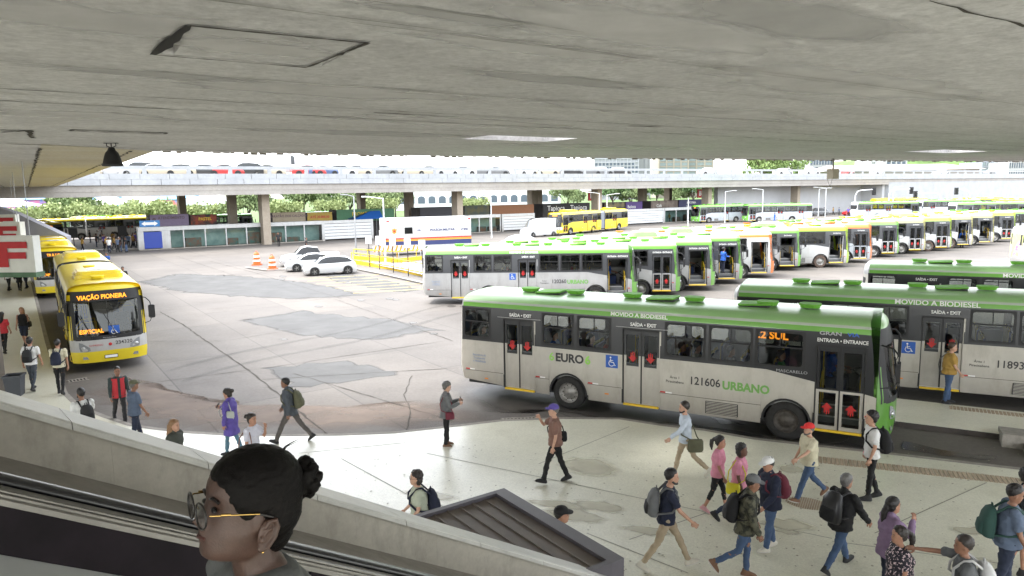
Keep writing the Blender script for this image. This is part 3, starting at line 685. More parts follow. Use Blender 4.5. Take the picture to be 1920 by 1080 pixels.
    def make(b, mats, parent_name, label, group, lettering=None, mirror=False, tyre=None, rim=None, hero=False):
        root = empty(parent_name, (0, 0, 0), 0, label, 'bus', group)
        C = b.cache; ty = tyre or TYRE; rm = rim or RIM
        key = tuple(m.name for m in mats)
        if key not in C: C[key] = b.body(None).mesh('body', mats, weld=.0015, sharp=32)
        link('body', C[key], root)
        # windows: frame with a sliding bar, panes
        def winmesh(w0, w1, side, z0=1.89, z1=2.80, pm=PANE):
            k = ('w', w0, w1, side, z0)
            if k in C: return C[k]
            mb = MB(); inn = rrect(w0+.045, w1-.045, z0+.045, z1-.045, .09); out = []
            cx, cz = (w0+w1)/2, (z0+z1)/2
            for x, z in inn:
                out.append((w0-.02 if x < w0+.14 else w1+.02 if x > w1-.14 else x, z0-.02 if z < z0+.14 else z1+.02 if z > z1-.14 else z))
            Y = lambda z, o=0: side*(yprof(z)+o)
            n = len(inn)
            for i in range(n):
                j = (i+1) % n
                q = [(out[i][0], Y(out[i][1], .008), out[i][1]), (out[j][0], Y(out[j][1], .008), out[j][1]), (inn[j][0], Y(inn[j][1], .008), inn[j][1]), (inn[i][0], Y(inn[i][1], .008), inn[i][1])]
                q2 = [(inn[i][0], Y(inn[i][1], .008), inn[i][1]), (inn[j][0], Y(inn[j][1], .008), inn[j][1]), (inn[j][0], Y(inn[j][1], -.03), inn[j][1]), (inn[i][0], Y(inn[i][1], -.03), inn[i][1])]
                if side > 0: q = q[::-1]; q2 = q2[::-1]
                mb.face(q[::-1], 0); mb.face(q2[::-1], 0)
            zmid = z0+.56*(z1-z0)
            if w1-w0 > .5:
                mb.box((w0+.03, min(Y(zmid, .006), Y(zmid, -.03)), zmid-.018), (w1-.03, max(Y(zmid, .006), Y(zmid, -.03)), zmid+.018), 0)
                mb.box((cx-.012, min(Y(2.5, -.005), Y(2.5, -.03)), zmid), (cx+.012, max(Y(2.5, -.005), Y(2.5, -.03)), z1-.04), 0)
            q = [(x, Y(z, -.016), z) for x, z in inn]
            mb.face(q if side < 0 else q[::-1], 1)
            C[k] = mb.mesh('window', [RUB, pm]); return C[k]
        for w0, w1 in b.wins: link('window', winmesh(w0, w1, -1), root)
        for w0, w1 in b.lwins: link('window', winmesh(w0, w1, 1), root)
        # doors
        def leaf(x0, x1, low, front, hand):
            k = ('leaf', round(x1-x0, 3), low, front, mats[0].name, hand)
            if k in C: return C[k]
            mb = MB(); L = x1-x0; y0, y1 = -.02, .02; zt = 2.5
            bars = [((0, y0, low), (.07, y1, zt)), ((L-.07, y0, low), (L, y1, zt)), ((.07, y0, zt-.12), (L-.07, y1, zt)), ((.07, y0, low), (L-.07, y1, low+(.10 if front else .05)))]
            fm = 0
            if front:
                bars.append(((.07, y0, 1.36), (L-.07, y1, 1.46)))
                for i, bb in enumerate(bars):
                    a, c = bb
                    mb.box((a[0], a[1], a[2]), (c[0], c[1], min(c[2], 1.42)), 0) if a[2] < 1.4 else None
                    if c[2] > 1.42: mb.box((a[0], a[1], max(a[2], 1.421)), c, 1)
                mb.face([(.07, 0, 1.46), (L-.07, 0, 1.46), (L-.07, 0, zt-.12), (.07, 0, zt-.12)], 2)
                mb.face([(.07, 0, low+.1), (L-.07, 0, low+.1), (L-.07, 0, 1.36), (.07, 0, 1.36)], 2)
                hz = .95
            else:
                for a, c in bars:
                    if c[2] > 1.85: mb.box((a[0], a[1], max(a[2], 1.801)), c, 1)
                    if a[2] < 1.8: mb.box(a, (c[0], c[1], min(c[2], 1.8)), 0)
                mb.box((.07, y0+.006, low+.05), (L-.07, y1-.004, 1.5), 0); mb.box((.07, y0, 1.5), (L-.07, y1, 1.58), 1)
                mb.face([(.07, 0, 1.58), (L-.07, 0, 1.58), (L-.07, 0, zt-.12), (.07, 0, zt-.12)], 2)
                hz = 1.76
            if hand:   # red hand arrow sign: palm with a pointing tip
                c = L/2; d = 1 if front else -1; y = -.006
                mb.face([(c-.13, y, hz+d*.01), (c+.13, y, hz+d*.01), (c, y, hz+d*.15)][::d], 3); mb.face([(c-.062, y, hz-.045), (c+.062, y, hz-.045), (c+.062, y, hz+.03), (c-.062, y, hz+.03)], 3)
                for q, h_ in ((-.05, .07), (0, .10), (.05, .08)):
                    za, zb2 = sorted((hz-d*.03, hz-d*(.045+h_))); mb.face([(c+q-.015, y, za), (c+q+.015, y, za), (c+q+.015, y, zb2), (c+q-.015, y, zb2)], 3)
            mb.box((L-.012 if hand != 2 else -.004, y0-.012, low), (L+.012 if hand != 2 else .012, y1, zt), 4)
            C[k] = mb.mesh('door', [mats[0], mats[1], PANE, REDM, RUB]); return C[k]
        alld = [(d[0], d[1], d[2], False) for d in b.doors]+([(b.fdoor[0], b.fdoor[1], 1 if b.fopen else 0, True)] if b.fdoor else [])
        for x0, x1, opened, fr in alld:
            mid = (x0+x1)/2; low = .45 if not fr else .42
            if not opened:
                for p0, p1, h in ((x0+.03, mid-.006, 1), (mid+.006, x1-.03, 2)):
                    link('door', leaf(p0, p1, low, fr, h), root, Matrix.Translation((p0, -1.205, 0)))
            else:
                for p0, sgn in ((x0+.05, 1), (x1-.05, -1)):
                    link('door', leaf(x0+.03, mid, low, fr, 0), root, Matrix.Translation((p0, -1.2, 0)) @ Matrix.Rotation(math.radians(90), 4, 'Z'))
            k = ('jamb', x0, x1, opened, fr)
            if k not in C:
                mb = MB()
                for xx in (x0, x1): mb.box((xx-.02, -1.262, .42), (xx+.025, -1.1, 2.54), 1 if xx == x0 or fr else 0)
                mb.box((x0, -1.25, 2.50), (x1, -1.1, 2.56), 1)
                mb.box((x0+.03, -1.27, .37), (x1-.03, -1.2, .425), 2)
                for s_ in range(3):
                    mb.box((x0+.02, -1.19+.3*s_, .42), (x1-.02, -.89+.3*s_+.002*s_, .46+.22*s_), 3); mb.box((x0+.02, -1.2+.3*s_, .425+.22*s_), (x1-.02, -1.185+.3*s_, .462+.22*s_), 4)
                C[k] = mb.mesh('door_frame', [mats[0], RUB, YEL, STEPG, ALU])
            link('door_frame', C[k], root)
            k = ('rail', x0, x1)
            if k not in C:
                mb = MB()
                for xx in (x0+.12, x1-.12):
                    mb.tube([(xx, -1.02, .75), (xx, -1.02, 1.5), (xx, -.8, 1.75), (xx, -.35, 1.78), (xx, -.32, .95)], .018, n=6)
                mb.tube([(x0+.12, -.5, .9), (x0+.12, -.5, 2.85)], .018, n=6)
                C[k] = mb.mesh('grab_rail', YEL)
            link('grab_rail', C[k], root)
        # inside
        k = 'inside'
        if k not in C:
            mb = MB(); a0, a1 = b.rear+.35, b.front-.5
            mb.box((a0, -.3, .86), (a1, 1.2, .92), 1)
            segs = sorted([(d[0], d[1]) for d in b.doors]+([b.fdoor] if b.fdoor else [])); x = a0
            for d0, d1 in segs:
                mb.box((x, -1.2, .86), (d0-.02, -.3, .92), 1); x = d1+.02
            if x < a1-.3: mb.box((x, -1.2, .86), (a1, -.3, .92), 1)
            mb.box((a0, -1.1, 2.92), (a1, 1.1, 2.95), 0)
            x = a0
            for d0, d1 in segs:
                mb.box((x, -1.2, .92), (d0-.03, -1.17, 1.85), 0); x = d1+.03
            if b.lwins: mb.box((a0, 1.17, .92), (a1, 1.2, 1.85), 0)
            C[k] = mb.mesh('interior', [INT, INTF])
            sm = MB(); sm.box((0, -.21, .38), (.42, .21, .45), 0); sm.box((-.07, -.21, .4), (0, .21, 1.05), 0); sm.box((-.09, -.2, .55), (-.07, .2, 1.1), 1); sm.box((.1, -.03, 0), (.2, .03, .38), 2); sm.tube([(-.05, -.2, 1.05), (-.05, -.15, 1.14), (-.05, .15, 1.14), (-.05, .2, 1.05)], .015, 1, n=6)
            C['seat'] = sm.mesh('seat', [SEAT, SEATY, RUB])
        link('interior', C[k], root)
        if b.inside:
            for x in [q*.82 for q in range(-4, 9)]:
                if b.rear+.5 < x < b.front-2.2:
                    for y in ((-.92, -.48, .48, .92) if b.inside > 1 else (-.92, .92)):
                        if y < 0 and any(d[0]-.45 < x < d[1]+.3 for d in b.doors): continue
                        link('seat', C['seat'], root, Matrix.Translation((x, y, .92)))
            if b.nose:
                k = 'driver'
                if k not in C:
                    mb = MB(); mb.box((0, .3, .92), (.5, .85, 1.35), 0); mb.box((-.12, .32, 1.3), (0, .83, 2.1), 0); C[k] = mb.mesh('driver_seat', [SEAT])
                    mb = MB(); mb.lathe([(.2, -.015), (.23, 0), (.2, .015), (.19, 0), (.2, -.015)], 16); mb.tube([(0, 0, 0), (.2, 0, -.35)], .03, n=6); mb.box((-.02, -.2, -.01), (.02, .2, .01))
                    C['steer'] = mb.mesh('steering_wheel', RUB)
                    mb = MB(); mb.box((7.5, -1.0, .92), (7.95, 1.1, 1.25), 0); C['dash'] = mb.mesh('dashboard', RUB)
                link('driver_seat', C[k], root, Matrix.Translation((6.75, 0, 0)))
                link('steering_wheel', C['steer'], root, Matrix.Translation((7.4, .57, 1.55)) @ Matrix.Rotation(-.45, 4, 'Y')); link('dashboard', C['dash'], root)
        # wheels
        if ('tyre', ty.name) not in C:
            mb = MB(); mb.lathe([(.30, -.14), (.40, -.15), (.475, -.135), (.5, -.1), (.5, .1), (.475, .135), (.40, .15), (.30, .14)], 28, 0, 'Y'); C[('tyre', ty.name)] = mb.mesh('wheel', ty)
            mb = MB(); mb.lathe([(.305, -.145), (.295, -.12), (.27, -.07), (.24, -.05), (.19, -.055), (.15, -.08), (.10, -.115), (.0, -.12)], 28, 0, 'Y')
            for i in range(10):
                a = 2*PI*i/10; mb.ball((.205*math.cos(a), -.065, .205*math.sin(a)), (.02, .025, .02), 1, 6, 4)
            for i in range(8):
                a = 2*PI*(i+.5)/8; mb.ball((.268*math.cos(a), -.07, .268*math.sin(a)), (.026, .006, .026), 1, 8, 4)
            C[('rim', rm.name)] = mb.mesh('rim', [rm, RIMD], sharp=40)
        for wx in b.wheels:
            for sd in (-1, 1):
                M = Matrix.Translation((wx, sd*1.1, .5)) @ (Matrix.Identity(4) if sd < 0 else Matrix.Rotation(PI, 4, 'Z'))
                wo = link('wheel', C[('tyre', ty.name)], root, M); link('rim', C[('rim', rm.name)], wo)
        # roof vents
        if 'vent' not in C:
            mb = MB(); o1 = rrect(-.24, .24, -.2, .2, .15)
            mb.prism(o1, -.03, .03); mb.prism([(x*1.12, y*1.12) for x, y in o1], .03, .075); C['vent'] = mb.mesh('roof_vent', mats[2])
            mb = MB(); o1 = rrect(-.42, .42, -.36, .36, .08); mb.prism([(x*.94, y*.94) for x, y in o1], -.05, .03, 1); mb.prism(o1, .03, .07); mb.xf(Matrix.Rotation(-.06, 4, 'Y')); C['hatch'] = mb.mesh('roof_hatch', [mats[2], RUB])
        kv = ('vent', mats[2].name)
        if kv not in C:
            vm = mats[2].copy() if 'vent '+mats[2].name not in MATS else MATS['vent '+mats[2].name]; vm.name = 'vent '+mats[2].name; MATS[vm.name] = vm; vb = vm.node_tree.nodes['Principled BSDF']; vb.inputs['Coat Weight'].default_value = 0; vb.inputs['Roughness'].default_value = .7; vb.inputs['Specular IOR Level'].default_value = .2; C[kv] = C['vent'].copy(); C[kv].materials[0] = vm; C[('hatch', mats[2].name)] = C['hatch'].copy(); C[('hatch', mats[2].name)].materials[0] = vm
        for x in b.vents: link('roof_vent', C[kv], root, Matrix.Translation((x, -.1, 3.3)))
        for x in b.bigvents: link('roof_hatch', C[('hatch', mats[2].name)], root, Matrix.Translation((x, -.1, 3.25)))
        for (x, l) in b.units:
            if ('unit', l) not in C:
                mb = MB(); o1 = rrect(-l/2, l/2, -.85, .85, .25)
                mb.prism(o1, -.1, .12); mb.prism([(x_*.93, y*.93) for x_, y in o1], .12, .22); mb.prism([(x_*.84, y*.84) for x_, y in o1], .22, .26); mb.box((-l*.28, -.35, .26), (l*.2, .35, .28), 1); C[('unit', l)] = mb.mesh('roof_unit', [mats[3], P_LGREY])
            link('roof_unit', C[('unit', l)], root, Matrix.Translation((x, 0, 3.24)))
        # nose
        if b.nose:
            if 'shield' not in C:
                mb = MB(); K = 14
                for zz, o in (([1.2, 1.35, 1.5, 1.8, 2.1, 2.35, 2.54, 2.60, 2.66], 0),):
                    rows = []
                    for z in zz:
                        rows.append([(b.sf(1.2*(-1+2*k_/K), z)+.004, 1.2*(-1+2*k_/K), z) for k_ in range(K+1)])
                    for i in range(len(rows)-1):
                        for k_ in range(K): mb.face([rows[i][k_], rows[i][k_+1], rows[i+1][k_+1], rows[i+1][k_]], 1 if i == 0 or k_ in (0, K-1) or i == len(rows)-2 else 0, True)
                for y0 in (-.55, .25):
                    mb.tube([(b.sf(y0, 1.25)+.05, y0, 1.25), (b.sf(y0, 1.6)+.04, y0-.12, 1.6), (b.sf(y0, 2.2)+.03, y0-.38, 2.15)], .014, 1, n=5)
                mb.tube([(b.sf(0, z)+.008, 0, z) for z in (1.25, 1.8, 2.3, 2.6)], .014, 1, n=5)
                C['shield'] = mb.mesh('windshield', [DPANE if not b.yellow else glass_mat('shield glass', (.45, .47, .47)), RUB], weld=.001)
                for sd in (-1, 1):
                    mb = MB()
                    y0 = sd*.86; P = [(.80, y0+sd*.1), (.92, y0+sd*.13), (1.14, y0+sd*.13), (1.1, y0+sd*.02), (.93, y0-sd*.2), (.82, y0-sd*.22), (.78, y0-sd*.1)]
                    q = [(b.sf(y, z)+.012, y, z) for z, y in P]; mb.face(q if sd > 0 else q[::-1], 0, True)
                    mb.ball((b.sf(y0, .9)-.01, y0, .92), (.05, .08, .06), 1, 10, 6)
                    mb.box((b.sf(sd*.8, .55)-.02, sd*.8-.1, .5), (b.sf(sd*.8, .55)+.015, sd*.8+.1, .6), 0)
                    C['hl%d' % sd] = mb.mesh('headlight', [LAMPG, ALU])
                mb = MB(); mb.box((b.sf(0, .55)-.02, -.22, .48), (b.sf(0, .55)+.012, .22, .61), 0); mb.box((b.sf(0, .55)+.012, -.2, .5), (b.sf(0, .55)+.016, .2, .59), 1); C['plate'] = mb.mesh('number_plate', [RUB, WHT])
                mb = MB(); sd = -1
                for sd in (-1, 1):
                    xb = b.sf(sd*1.1, 2.5); mb2 = MB(); mb2.tube([(xb, sd*1.14, 2.62), (xb+.25, sd*1.3, 2.6), (xb+.38, sd*1.42, 2.45), (xb+.38, sd*1.45, 2.25)], .02, n=6)
                    mb2.tube([(xb+.02, sd*1.24, 1.6), (xb+.3, sd*1.4, 1.7), (xb+.38, sd*1.45, 1.9)], .012, n=6)
                    P = rrect(-.11, .11, -.25, .25, .06); mb2.prism(P, -.04, .04); M = Matrix.Translation((xb+.38, sd*1.46, 2.08)); 
                    nn = len(P)*2; 
                    vs = mb2.v; start = len(vs)-(len(P)*4)
                    Rm = Matrix.Translation((xb+.38, sd*1.46, 2.08)) @ Matrix.Rotation(PI/2, 4, 'Z') @ Matrix.Rotation(PI/2, 4, 'X')
                    for i in range(start, len(vs)): vs[i] = tuple(Rm @ Vector(vs[i]))
                    C['mir%d' % sd] = mb2.mesh('mirror', RUB)
            link('windshield', C['shield'], root); link('headlight', C['hl-1'], root); link('headlight', C['hl1'], root); link('number_plate', C['plate'], root)
            link('mirror', C['mir-1'], root); link('mirror', C['mir1'], root)
        # side trim: seams, reflectors, lamps
        if 'trim' not in C:
            mb = MB(); xs = b.rear+.35
            def strip(x0, x1, z0, z1, m, out=.004):
                mb.box((x0, -yprof((z0+z1)/2)-out, z0), (x1, -yprof((z0+z1)/2)+.01, z1), m)
            dd = sorted([(d[0], d[1]) for d in b.doors]+([b.fdoor] if b.fdoor else [])+[(wx-.6, wx+.6) for wx in b.wheels]); x = xs
            for d0, d1 in dd+[(b.front-.5, 0)]:
                if d0-x > .15:
                    strip(x, d0-.02, .84, .85, 0)
                    k_ = max(1, int((d0-x)/.9))
                    for i in range(1, k_): strip(x+(d0-x)*i/k_, x+(d0-x)*i/k_+.008, .45, .84, 0)
                    strip(x+.02, min(x+.16, d0), .862, .9, 1); strip(min(x+.17, d0-.03), min(x+.34, d0-.02), .862, .9, 2)
                    if d0-x > .8: strip((x+d0)/2, (x+d0)/2+.12, .6, .64, 3)
                x = d1
            C['trim'] = mb.mesh('trim', [RUB, REDM, WHT, ORANGE])
        link('trim', C['trim'], root)
        if b.nose and b.tail:
            if 'grille' not in C:
                mb = MB(); mb.box((3.98, -1.262, .44), (4.82, -1.22, .78), 1)
                for i in range(8): mb.box((4.0, -1.268, .455+i*.041), (4.8, -1.24, .475+i*.041), 0)
                C['grille'] = mb.mesh('side_grille', [mats[0], RUB])
            link('side_grille', C['grille'], root)
        if lettering: lettering(b, root)
        if mirror: root.scale = (1, -1, 1)
        return root
def side_text(s, size, m, root, x, z, sx=1., bold=0.):
    text(s, size, m, root, (x, -yprof(z)-.0045, z), (1, 0, 0), (0, -(yprof(z+.1)-yprof(z-.1))*-1 if z > 2.7 else 0, 1) if False else (0, (yprof(z-.08)-yprof(z+.08))/.16, 1), sx, bold)
M_ltd = mat('letter dark', (.03, .03, .032), .5); M_ltg = mat('letter green', (.16, .36, .09), .5); M_ltl = mat('letter lime', (.30, .62, .12), .5); M_ltb = mat('letter faint blue', (.25, .33, .5), .5); M_ltgrey = mat('letter grey', (.35, .35, .36), .5)
def wheelchair(root, x, z, h=.4, normal='side', M=None):
    mb = MB(); mb.box((-h/2, -.003, -h/2), (h/2, 0, h/2), 0); k = h/.4
    def t(pts, r): mb.tube([(a*k, -.006, c*k) for a, c in pts], r*k, 1, n=6)
    mb.ball((-.04*k, -.006, .125*k), (.03*k, .004, .03*k), 1, 8, 5)
    t([(-.04, .08), (-.03, -.02), (.06, -.025), (.10, -.12), (.13, -.11)], .014); t([(-.035, .035), (.045, .035)], .011)
    t([(-.075+.0, .03)]+[(-.01+.085*math.cos(a), -.06+.085*math.sin(a)) for a in [math.radians(q) for q in range(135, 345, 15)]], .011)
    o = mb.mesh('access_sticker', [BLUE, WHT]); return link('access_sticker', o, root, M or Matrix.Translation((x, -yprof(z)-.003, z)))
def urban_letters(num, big=True, led=None, fopen=False, extra=False, mov=True):
    def f(b, root):
        for d in b.doors:
            side_text('SAÍDA • EXIT', .135, WHT, root, (d[0]+d[1])/2+.05, 2.68, .95, .003)
        if extra:
            for d in b.doors:
                mb = MB(); mb.box((d[0]-.2, -yprof(2.58)-.008, 2.585), (d[1]+.2, -yprof(2.58), 2.6)); mb.build('drip_rail', P_SIL, root)
        side_text('ENTRADA • ENTRANCE', .125, WHT, root, 7.22, 2.66, .85, .002)
        if mov: side_text('MOVIDO A BIODIESEL', .15 if big else .2, WHT, root, 2.0 if not extra else 2.1, 2.93, 1.1, .004)
        if num:
            side_text(num, .30, M_ltd, root, 3.95, 1.28, .92, .004); side_text('URBANO', .30, M_ltg, root, 5.0, 1.25, .95, .012)
            side_text('Área 1', .10, M_ltd, root, 3.15, 1.32); side_text('Piracicabana', .10, M_ltd, root, 3.15, 1.20)
            side_text('Secretaria de', .09, M_ltb, root, -3.0, 1.35); side_text('Transporte', .09, M_ltb, root, -3.0, 1.25); side_text('e Mobilidade', .09, M_ltb, root, -3.0, 1.15)
            wheelchair(root, 1.35, 1.58, .36)
        if extra:
            side_text('EURO', .34, M_ltd, root, .05, 1.53, 1., .012); side_text('6', .34, M_ltl, root, .62, 1.53, 1., .012); side_text('6', .34, M_ltl, root, -.52, 1.53, 1., .006)
            side_text('GRAN', .12, M_ltgrey, root, 6.95, 2.83, 1.5, .003); side_text('VIA', .12, BLUE, root, 7.45, 2.83, 1.4, .003)
            side_text('MASCARELLO', .10, M_ltgrey, root, 6.1, 1.80, 1.2)
            text('.2 SUL', .26, LED, root, (5.62, -yprof(2.66)+.035, 2.665), (1, 0, 0), (0, .06, 1), 1.05, .008)
            mb = MB(); mb.box((5.27, -1.16, 2.56), (6.33, -1.15, 2.8)); mb.build('display_box', RUB, root)
    return f
def place(root, p, d):
    root.location = (p[0], p[1], p[2] if len(p) > 2 else 0); root.rotation_euler = (0, 0, math.atan2(d[1], d[0]))
    return root
def near_to_axle(p, d):
    "root position from a point on the bus's right flank (level with the rear axle)"
    d = Vector((d[0], d[1])).normalized(); n = Vector((-d.y, d.x)); q = Vector((p[0], p[1]))+n*1.27; return (q.x, q.y, 0)

P_ROOFSHEEN = mat('bus roof green', (.27, .47, .19), .42, var=.06, scale=1.2, coat=.35); P_ROOFSHEEN.node_tree.nodes['Principled BSDF'].inputs['Coat Roughness'].default_value = .22; P_NOSESHADE = paint('bus green nose shade', (.085, .235, .03), .4); P_STRIPE = paint('bus pale stripe', (.42, .46, .40))  # bus green paled on the roof as sky sheen, darkened on the nose as shade
BE = [P_BEIGE, P_CHAR, P_GREEN, P_ROOFSHEEN, P_STRIPE, P_NOSESHADE, RUB, P_SIL]
DF = Vector((.8782, -.4783)).normalized()
urban = Bus('urban', inside=2)
fg = urban.make(BE, 'city_bus', 'champagne and green city bus parked at the kerb with EURO6 lettering and an amber sign', 'green city buses at the platforms', urban_letters('121606', extra=True), rim=RIM)
place(fg, near_to_axle((1.59, 20.43), DF), DF)
for wo in kids(fg):
    if wo.name.startswith('wheel') and wo.location.x > 5:
        for ri in kids(wo): ri.data = ri.data.copy(); ri.data.materials[0] = RIMD
b2 = urban.make(BE, 'city_bus', 'champagne and green city bus numbered 118931 behind the island platform', 'green city buses at the platforms', urban_letters('118931', big=False))
place(b2, near_to_axle((10.55, 21.55), (.895, -.446)), (.895, -.446))
b3 = urban.make(BE, 'city_bus', 'champagne and green city bus beyond the one numbered 118931, only its roof and windows showing', 'green city buses at the platforms', urban_letters(None, big=False))
place(b3, near_to_axle((17.6, 27.2), (.89, -.456)), (.89, -.456))

# parked row facing right
SL = [P_SIL, P_DGREY, P_GREEN, P_ROOFSHEEN, P_GREEN, P_GREEN, RUB, P_WHITE]
def variant(col, low=P_WHITE, band=P_DGREY): return [low, band, col, col, col, col, RUB, P_WHITE]
urbo = Bus('urban_open', inside=1, fopen=True); urbc = Bus('urban_shut', inside=1)
_lw = [(-3.5, -2.35), (-.75, .45), (.5, 1.55), (2.85, 4.3), (4.4, 6.3)]
urbo2 = Bus('urban_open_b', inside=1, fopen=True, wins=_lw, vents=[-2.4, .6, 3.9], bigvents=[5.9], units=((1.9, 1.7),)); urbc2 = Bus('urban_shut_b', inside=1, wins=_lw, vents=[-2.0, 2.6, 6.2], bigvents=[.4, 4.2])
DR = Vector((1, -.06)).normalized()
rowspec = [  # front corner photo point, colours, front door open, label
 ((1186, 556), SL, 1, 'grey and green bus numbered 120260 with its front door open, nearest of the parked row', '120260'),
 ((1268, 545), SL, 0, 'grey and green parked bus with shut front door, directly beyond the bus numbered 120260', None),
 ((1334, 534), SL, 1, 'grey and green parked bus with open door and a seated driver, third in row', None),
 ((1387, 522), SL, 1, 'grey and green parked bus with a blue shirted attendant in its doorway', None),
 ((1446, 511), [P_WHITE, P_WHITE, P_ORNG, P_WHITE, P_ORNG, P_ORNG, RUB, P_WHITE], 1, 'white parked bus with a thin orange roof stripe and open front door', None),
 ((1497, 498), SL, 1, 'grey and green parked bus with open door between the white bus and lime bus', None),
 ((1588, 492), variant(P_LIME), 1, 'white and lime parked bus standing forward of the row, with a dusty front wheel', None),
 ((1632, 484), [P_LGREY, P_DGREY, P_ORNG, P_ORNG, P_ORNG, P_ORNG, RUB, P_WHITE], 0, 'light grey parked bus with a solid orange front and roof edge', None),
 ((1683, 474), variant(P_GREEN, P_WHITE, P_DGREY), 0, 'white and green parked bus beside the orange fronted one', None),
 ((1733, 468), variant(P_OLIVE), 0, 'white and pale olive parked bus with shut front door and chrome wheels', None),
 ((1782, 463), variant(P_LIME), 0, 'white and lime parked bus between two pale olive buses', None),
 ((1822, 458), variant(P_OLIVE), 1, 'white and pale olive parked bus with a blue clad attendant by its open door', None),
 ((1862, 453), variant(P_OLIVE), 1, 'white and pale olive parked bus beyond the one with the attendant', None),
 ((1902, 447), variant(P_LIME), 0, 'white and lime parked bus at the far end of the row', None),
 ((1960, 441), SL, 0, 'dark banded green bus cut by the picture edge past the last lime bus', None)]
for i, (px, ms, op, lb, num) in enumerate(rowspec):
    c = G(px[0], px[1], .40); d = DR if i < 6 else Vector((1, -.03)).normalized(); ja = rnd.uniform(-.012, .012) if i else 0; d = Vector((d.x-d.y*ja, d.y+d.x*ja)).normalized()
    bo = ((urbo2 if op else urbc2) if i in (3, 4, 6, 9, 11, 13) else (urbo if op else urbc)).make(ms, 'city_bus', lb, 'city buses parked in the slanting row', urban_letters(num, mov=(i < 3)) if i < 4 else (lambda b, root: [side_text('SAÍDA • EXIT', .125, WHT, root, (q[0]+q[1])/2, 2.68) for q in b.doors]+[side_text('ENTRADA', .125, WHT, root, 7.2, 2.68)]), tyre=M_dusty if i in (6, 10, 11) else None)
    p = c.to_2d()-d*8.05; place(bo, near_to_axle(p, d), d)
# ------------------------------------------------------------------ yellow articulated bus and its followers
YB = [P_YEL, P_CHAR, P_YEL, P_YEL, P_WHITE, P_YEL, RUB, P_YEL]
def front_letters(led_top, led_low=None, num=None):
    def f(b, root):
        if led_top: text(led_top, .225, LED, root, (b.sf(0, 2.74)+.012, -.12, 2.75), (0, 1, 0), (-.2, 0, 1), .84, .006)
        if led_low: text(led_low, .2, LED, root, (b.sf(-.5, 1.52)+.006, -.56, 1.52), (.1, 1, 0), (-.1, 0, 1), .95, .006)
        if num:
            text(num, .19, M_ltd, root, (b.sf(.5, 1.02)+.008, .45, 1.03), (-.12, 1, 0), (0, 0, 1), 1, .002)
            mb = MB(); mb.lathe([(0, .004), (.055, .004), (.06, 0)], 14, 0, 'X', (b.sf(0, 1.0)+.004, 0, 1.0)); mb.build('emblem', REDM, root)
            text('EXPRESSO', .09, REDM, root, (b.sf(-.45, 1.0)+.008, -.45, 1.0), (.12, 1, 0), (0, 0, 1), 1.1)
            M = Matrix.Translation((b.sf(.15, 1.5)+.012, .16, 1.5)) @ Matrix.Rotation(PI/2, 4, 'Z'); wheelchair(root, 0, 0, .36, M=M)
            text('Mercedes-Benz', .07, M_ltgrey, root, (b.sf(0, 1.27)+.02, 0, 1.26), (0, 1, 0), (0, 0, 1))
    return f
artF = Bus('artic_front', rear=-2.1, tail=False, yellow=True, wins=[(-1.95, -1.0), (.4, 1.5), (2.87, 3.94), (4.05, 5.13), (5.22, 6.38)], doors=((-.9, .28, 0), (1.66, 2.73, 0)), lwins=[(-2.0+i*1.25, -2.0+i*1.25+1.12) for i in range(7)], vents=[3.0, 1.5, 6.4], bigvents=[], units=((4.9, 2.1),))
artR = Bus('artic_rear', rear=-2.9, front=4.1, nose=False, yellow=True, wheels=(0,), fdoor=None, wins=[(-2.6, -1.5), (-1.4, -.75), (2.1, 3.0), (3.1, 3.95)], doors=((.75, 1.95, 0),), lwins=[(-2.5+i*1.25, -2.5+i*1.25+1.12) for i in range(5)], vents=[3.2], bigvents=[], units=((.9, 2.1),))
solo = Bus('yellow_solo', yellow=True, vents=[3.0, 5.9], bigvents=[], units=((4.6, 2.0), (.2, 2.0)))
def artic(label, group, letters=None, mats=YB, mirror=False):
    root = artF.make(mats, 'articulated_bus', label, group, letters)
    r2 = artR.make(mats, 'temp', None, None)
    M = Matrix.Translation((-2.1-1.15-4.1, 0, 0))
    for c in kids(r2):
        c.parent = root; c.matrix_basis = M @ c.matrix_basis
    bpy.data.objects.remove(r2)
    mb = MB()
    for i in range(12):
        x = -3.25+i*1.15/11; k = 1.0 if i % 2 else .955; P = [(-1.2*k, .5), (1.2*k, .5), (1.2*k, 2.9*k), (1.0*k, 3.12*k), (-1.0*k, 3.12*k), (-1.2*k, 2.9*k)]
        ring = [(x, y, z) for y, z in P]
        if i: 
            n = len(P); mb.add(prev+ring, [(j, (j+1) % n, n+(j+1) % n, n+j) for j in range(n)], 0)
        prev = ring
    mb.build('bellows', P_BELLOW, root)
    if mirror: root.scale = (1, -1, 1)
    return root
HY = Vector((.551, -.834))
yb = artic('yellow articulated bus facing the viewer, amber display lit over its windscreen', 'yellow buses along the F platform', front_letters('VIAÇÃO PIONEIRA', 'ESPECIAL', '234320'))
place(yb, near_to_axle(Vector((-16.15, 25.75))-HY*8.05, HY), HY)
y2 = solo.make(YB, 'city_bus', 'yellow bus queued behind the articulated one, half hidden, with amber display', 'yellow buses along the F platform', front_letters('TR 0.110', 'EXP', None))
place(y2, near_to_axle(Vector((-30.3, 45.4))-HY*8.05, HY), HY)
y3 = solo.make(YB, 'city_bus', 'yellow bus farthest up the F platform, only roof pods showing', 'yellow buses along the F platform')
place(y3, near_to_axle(Vector((-39, 58.6))-HY*8.05, HY), HY)
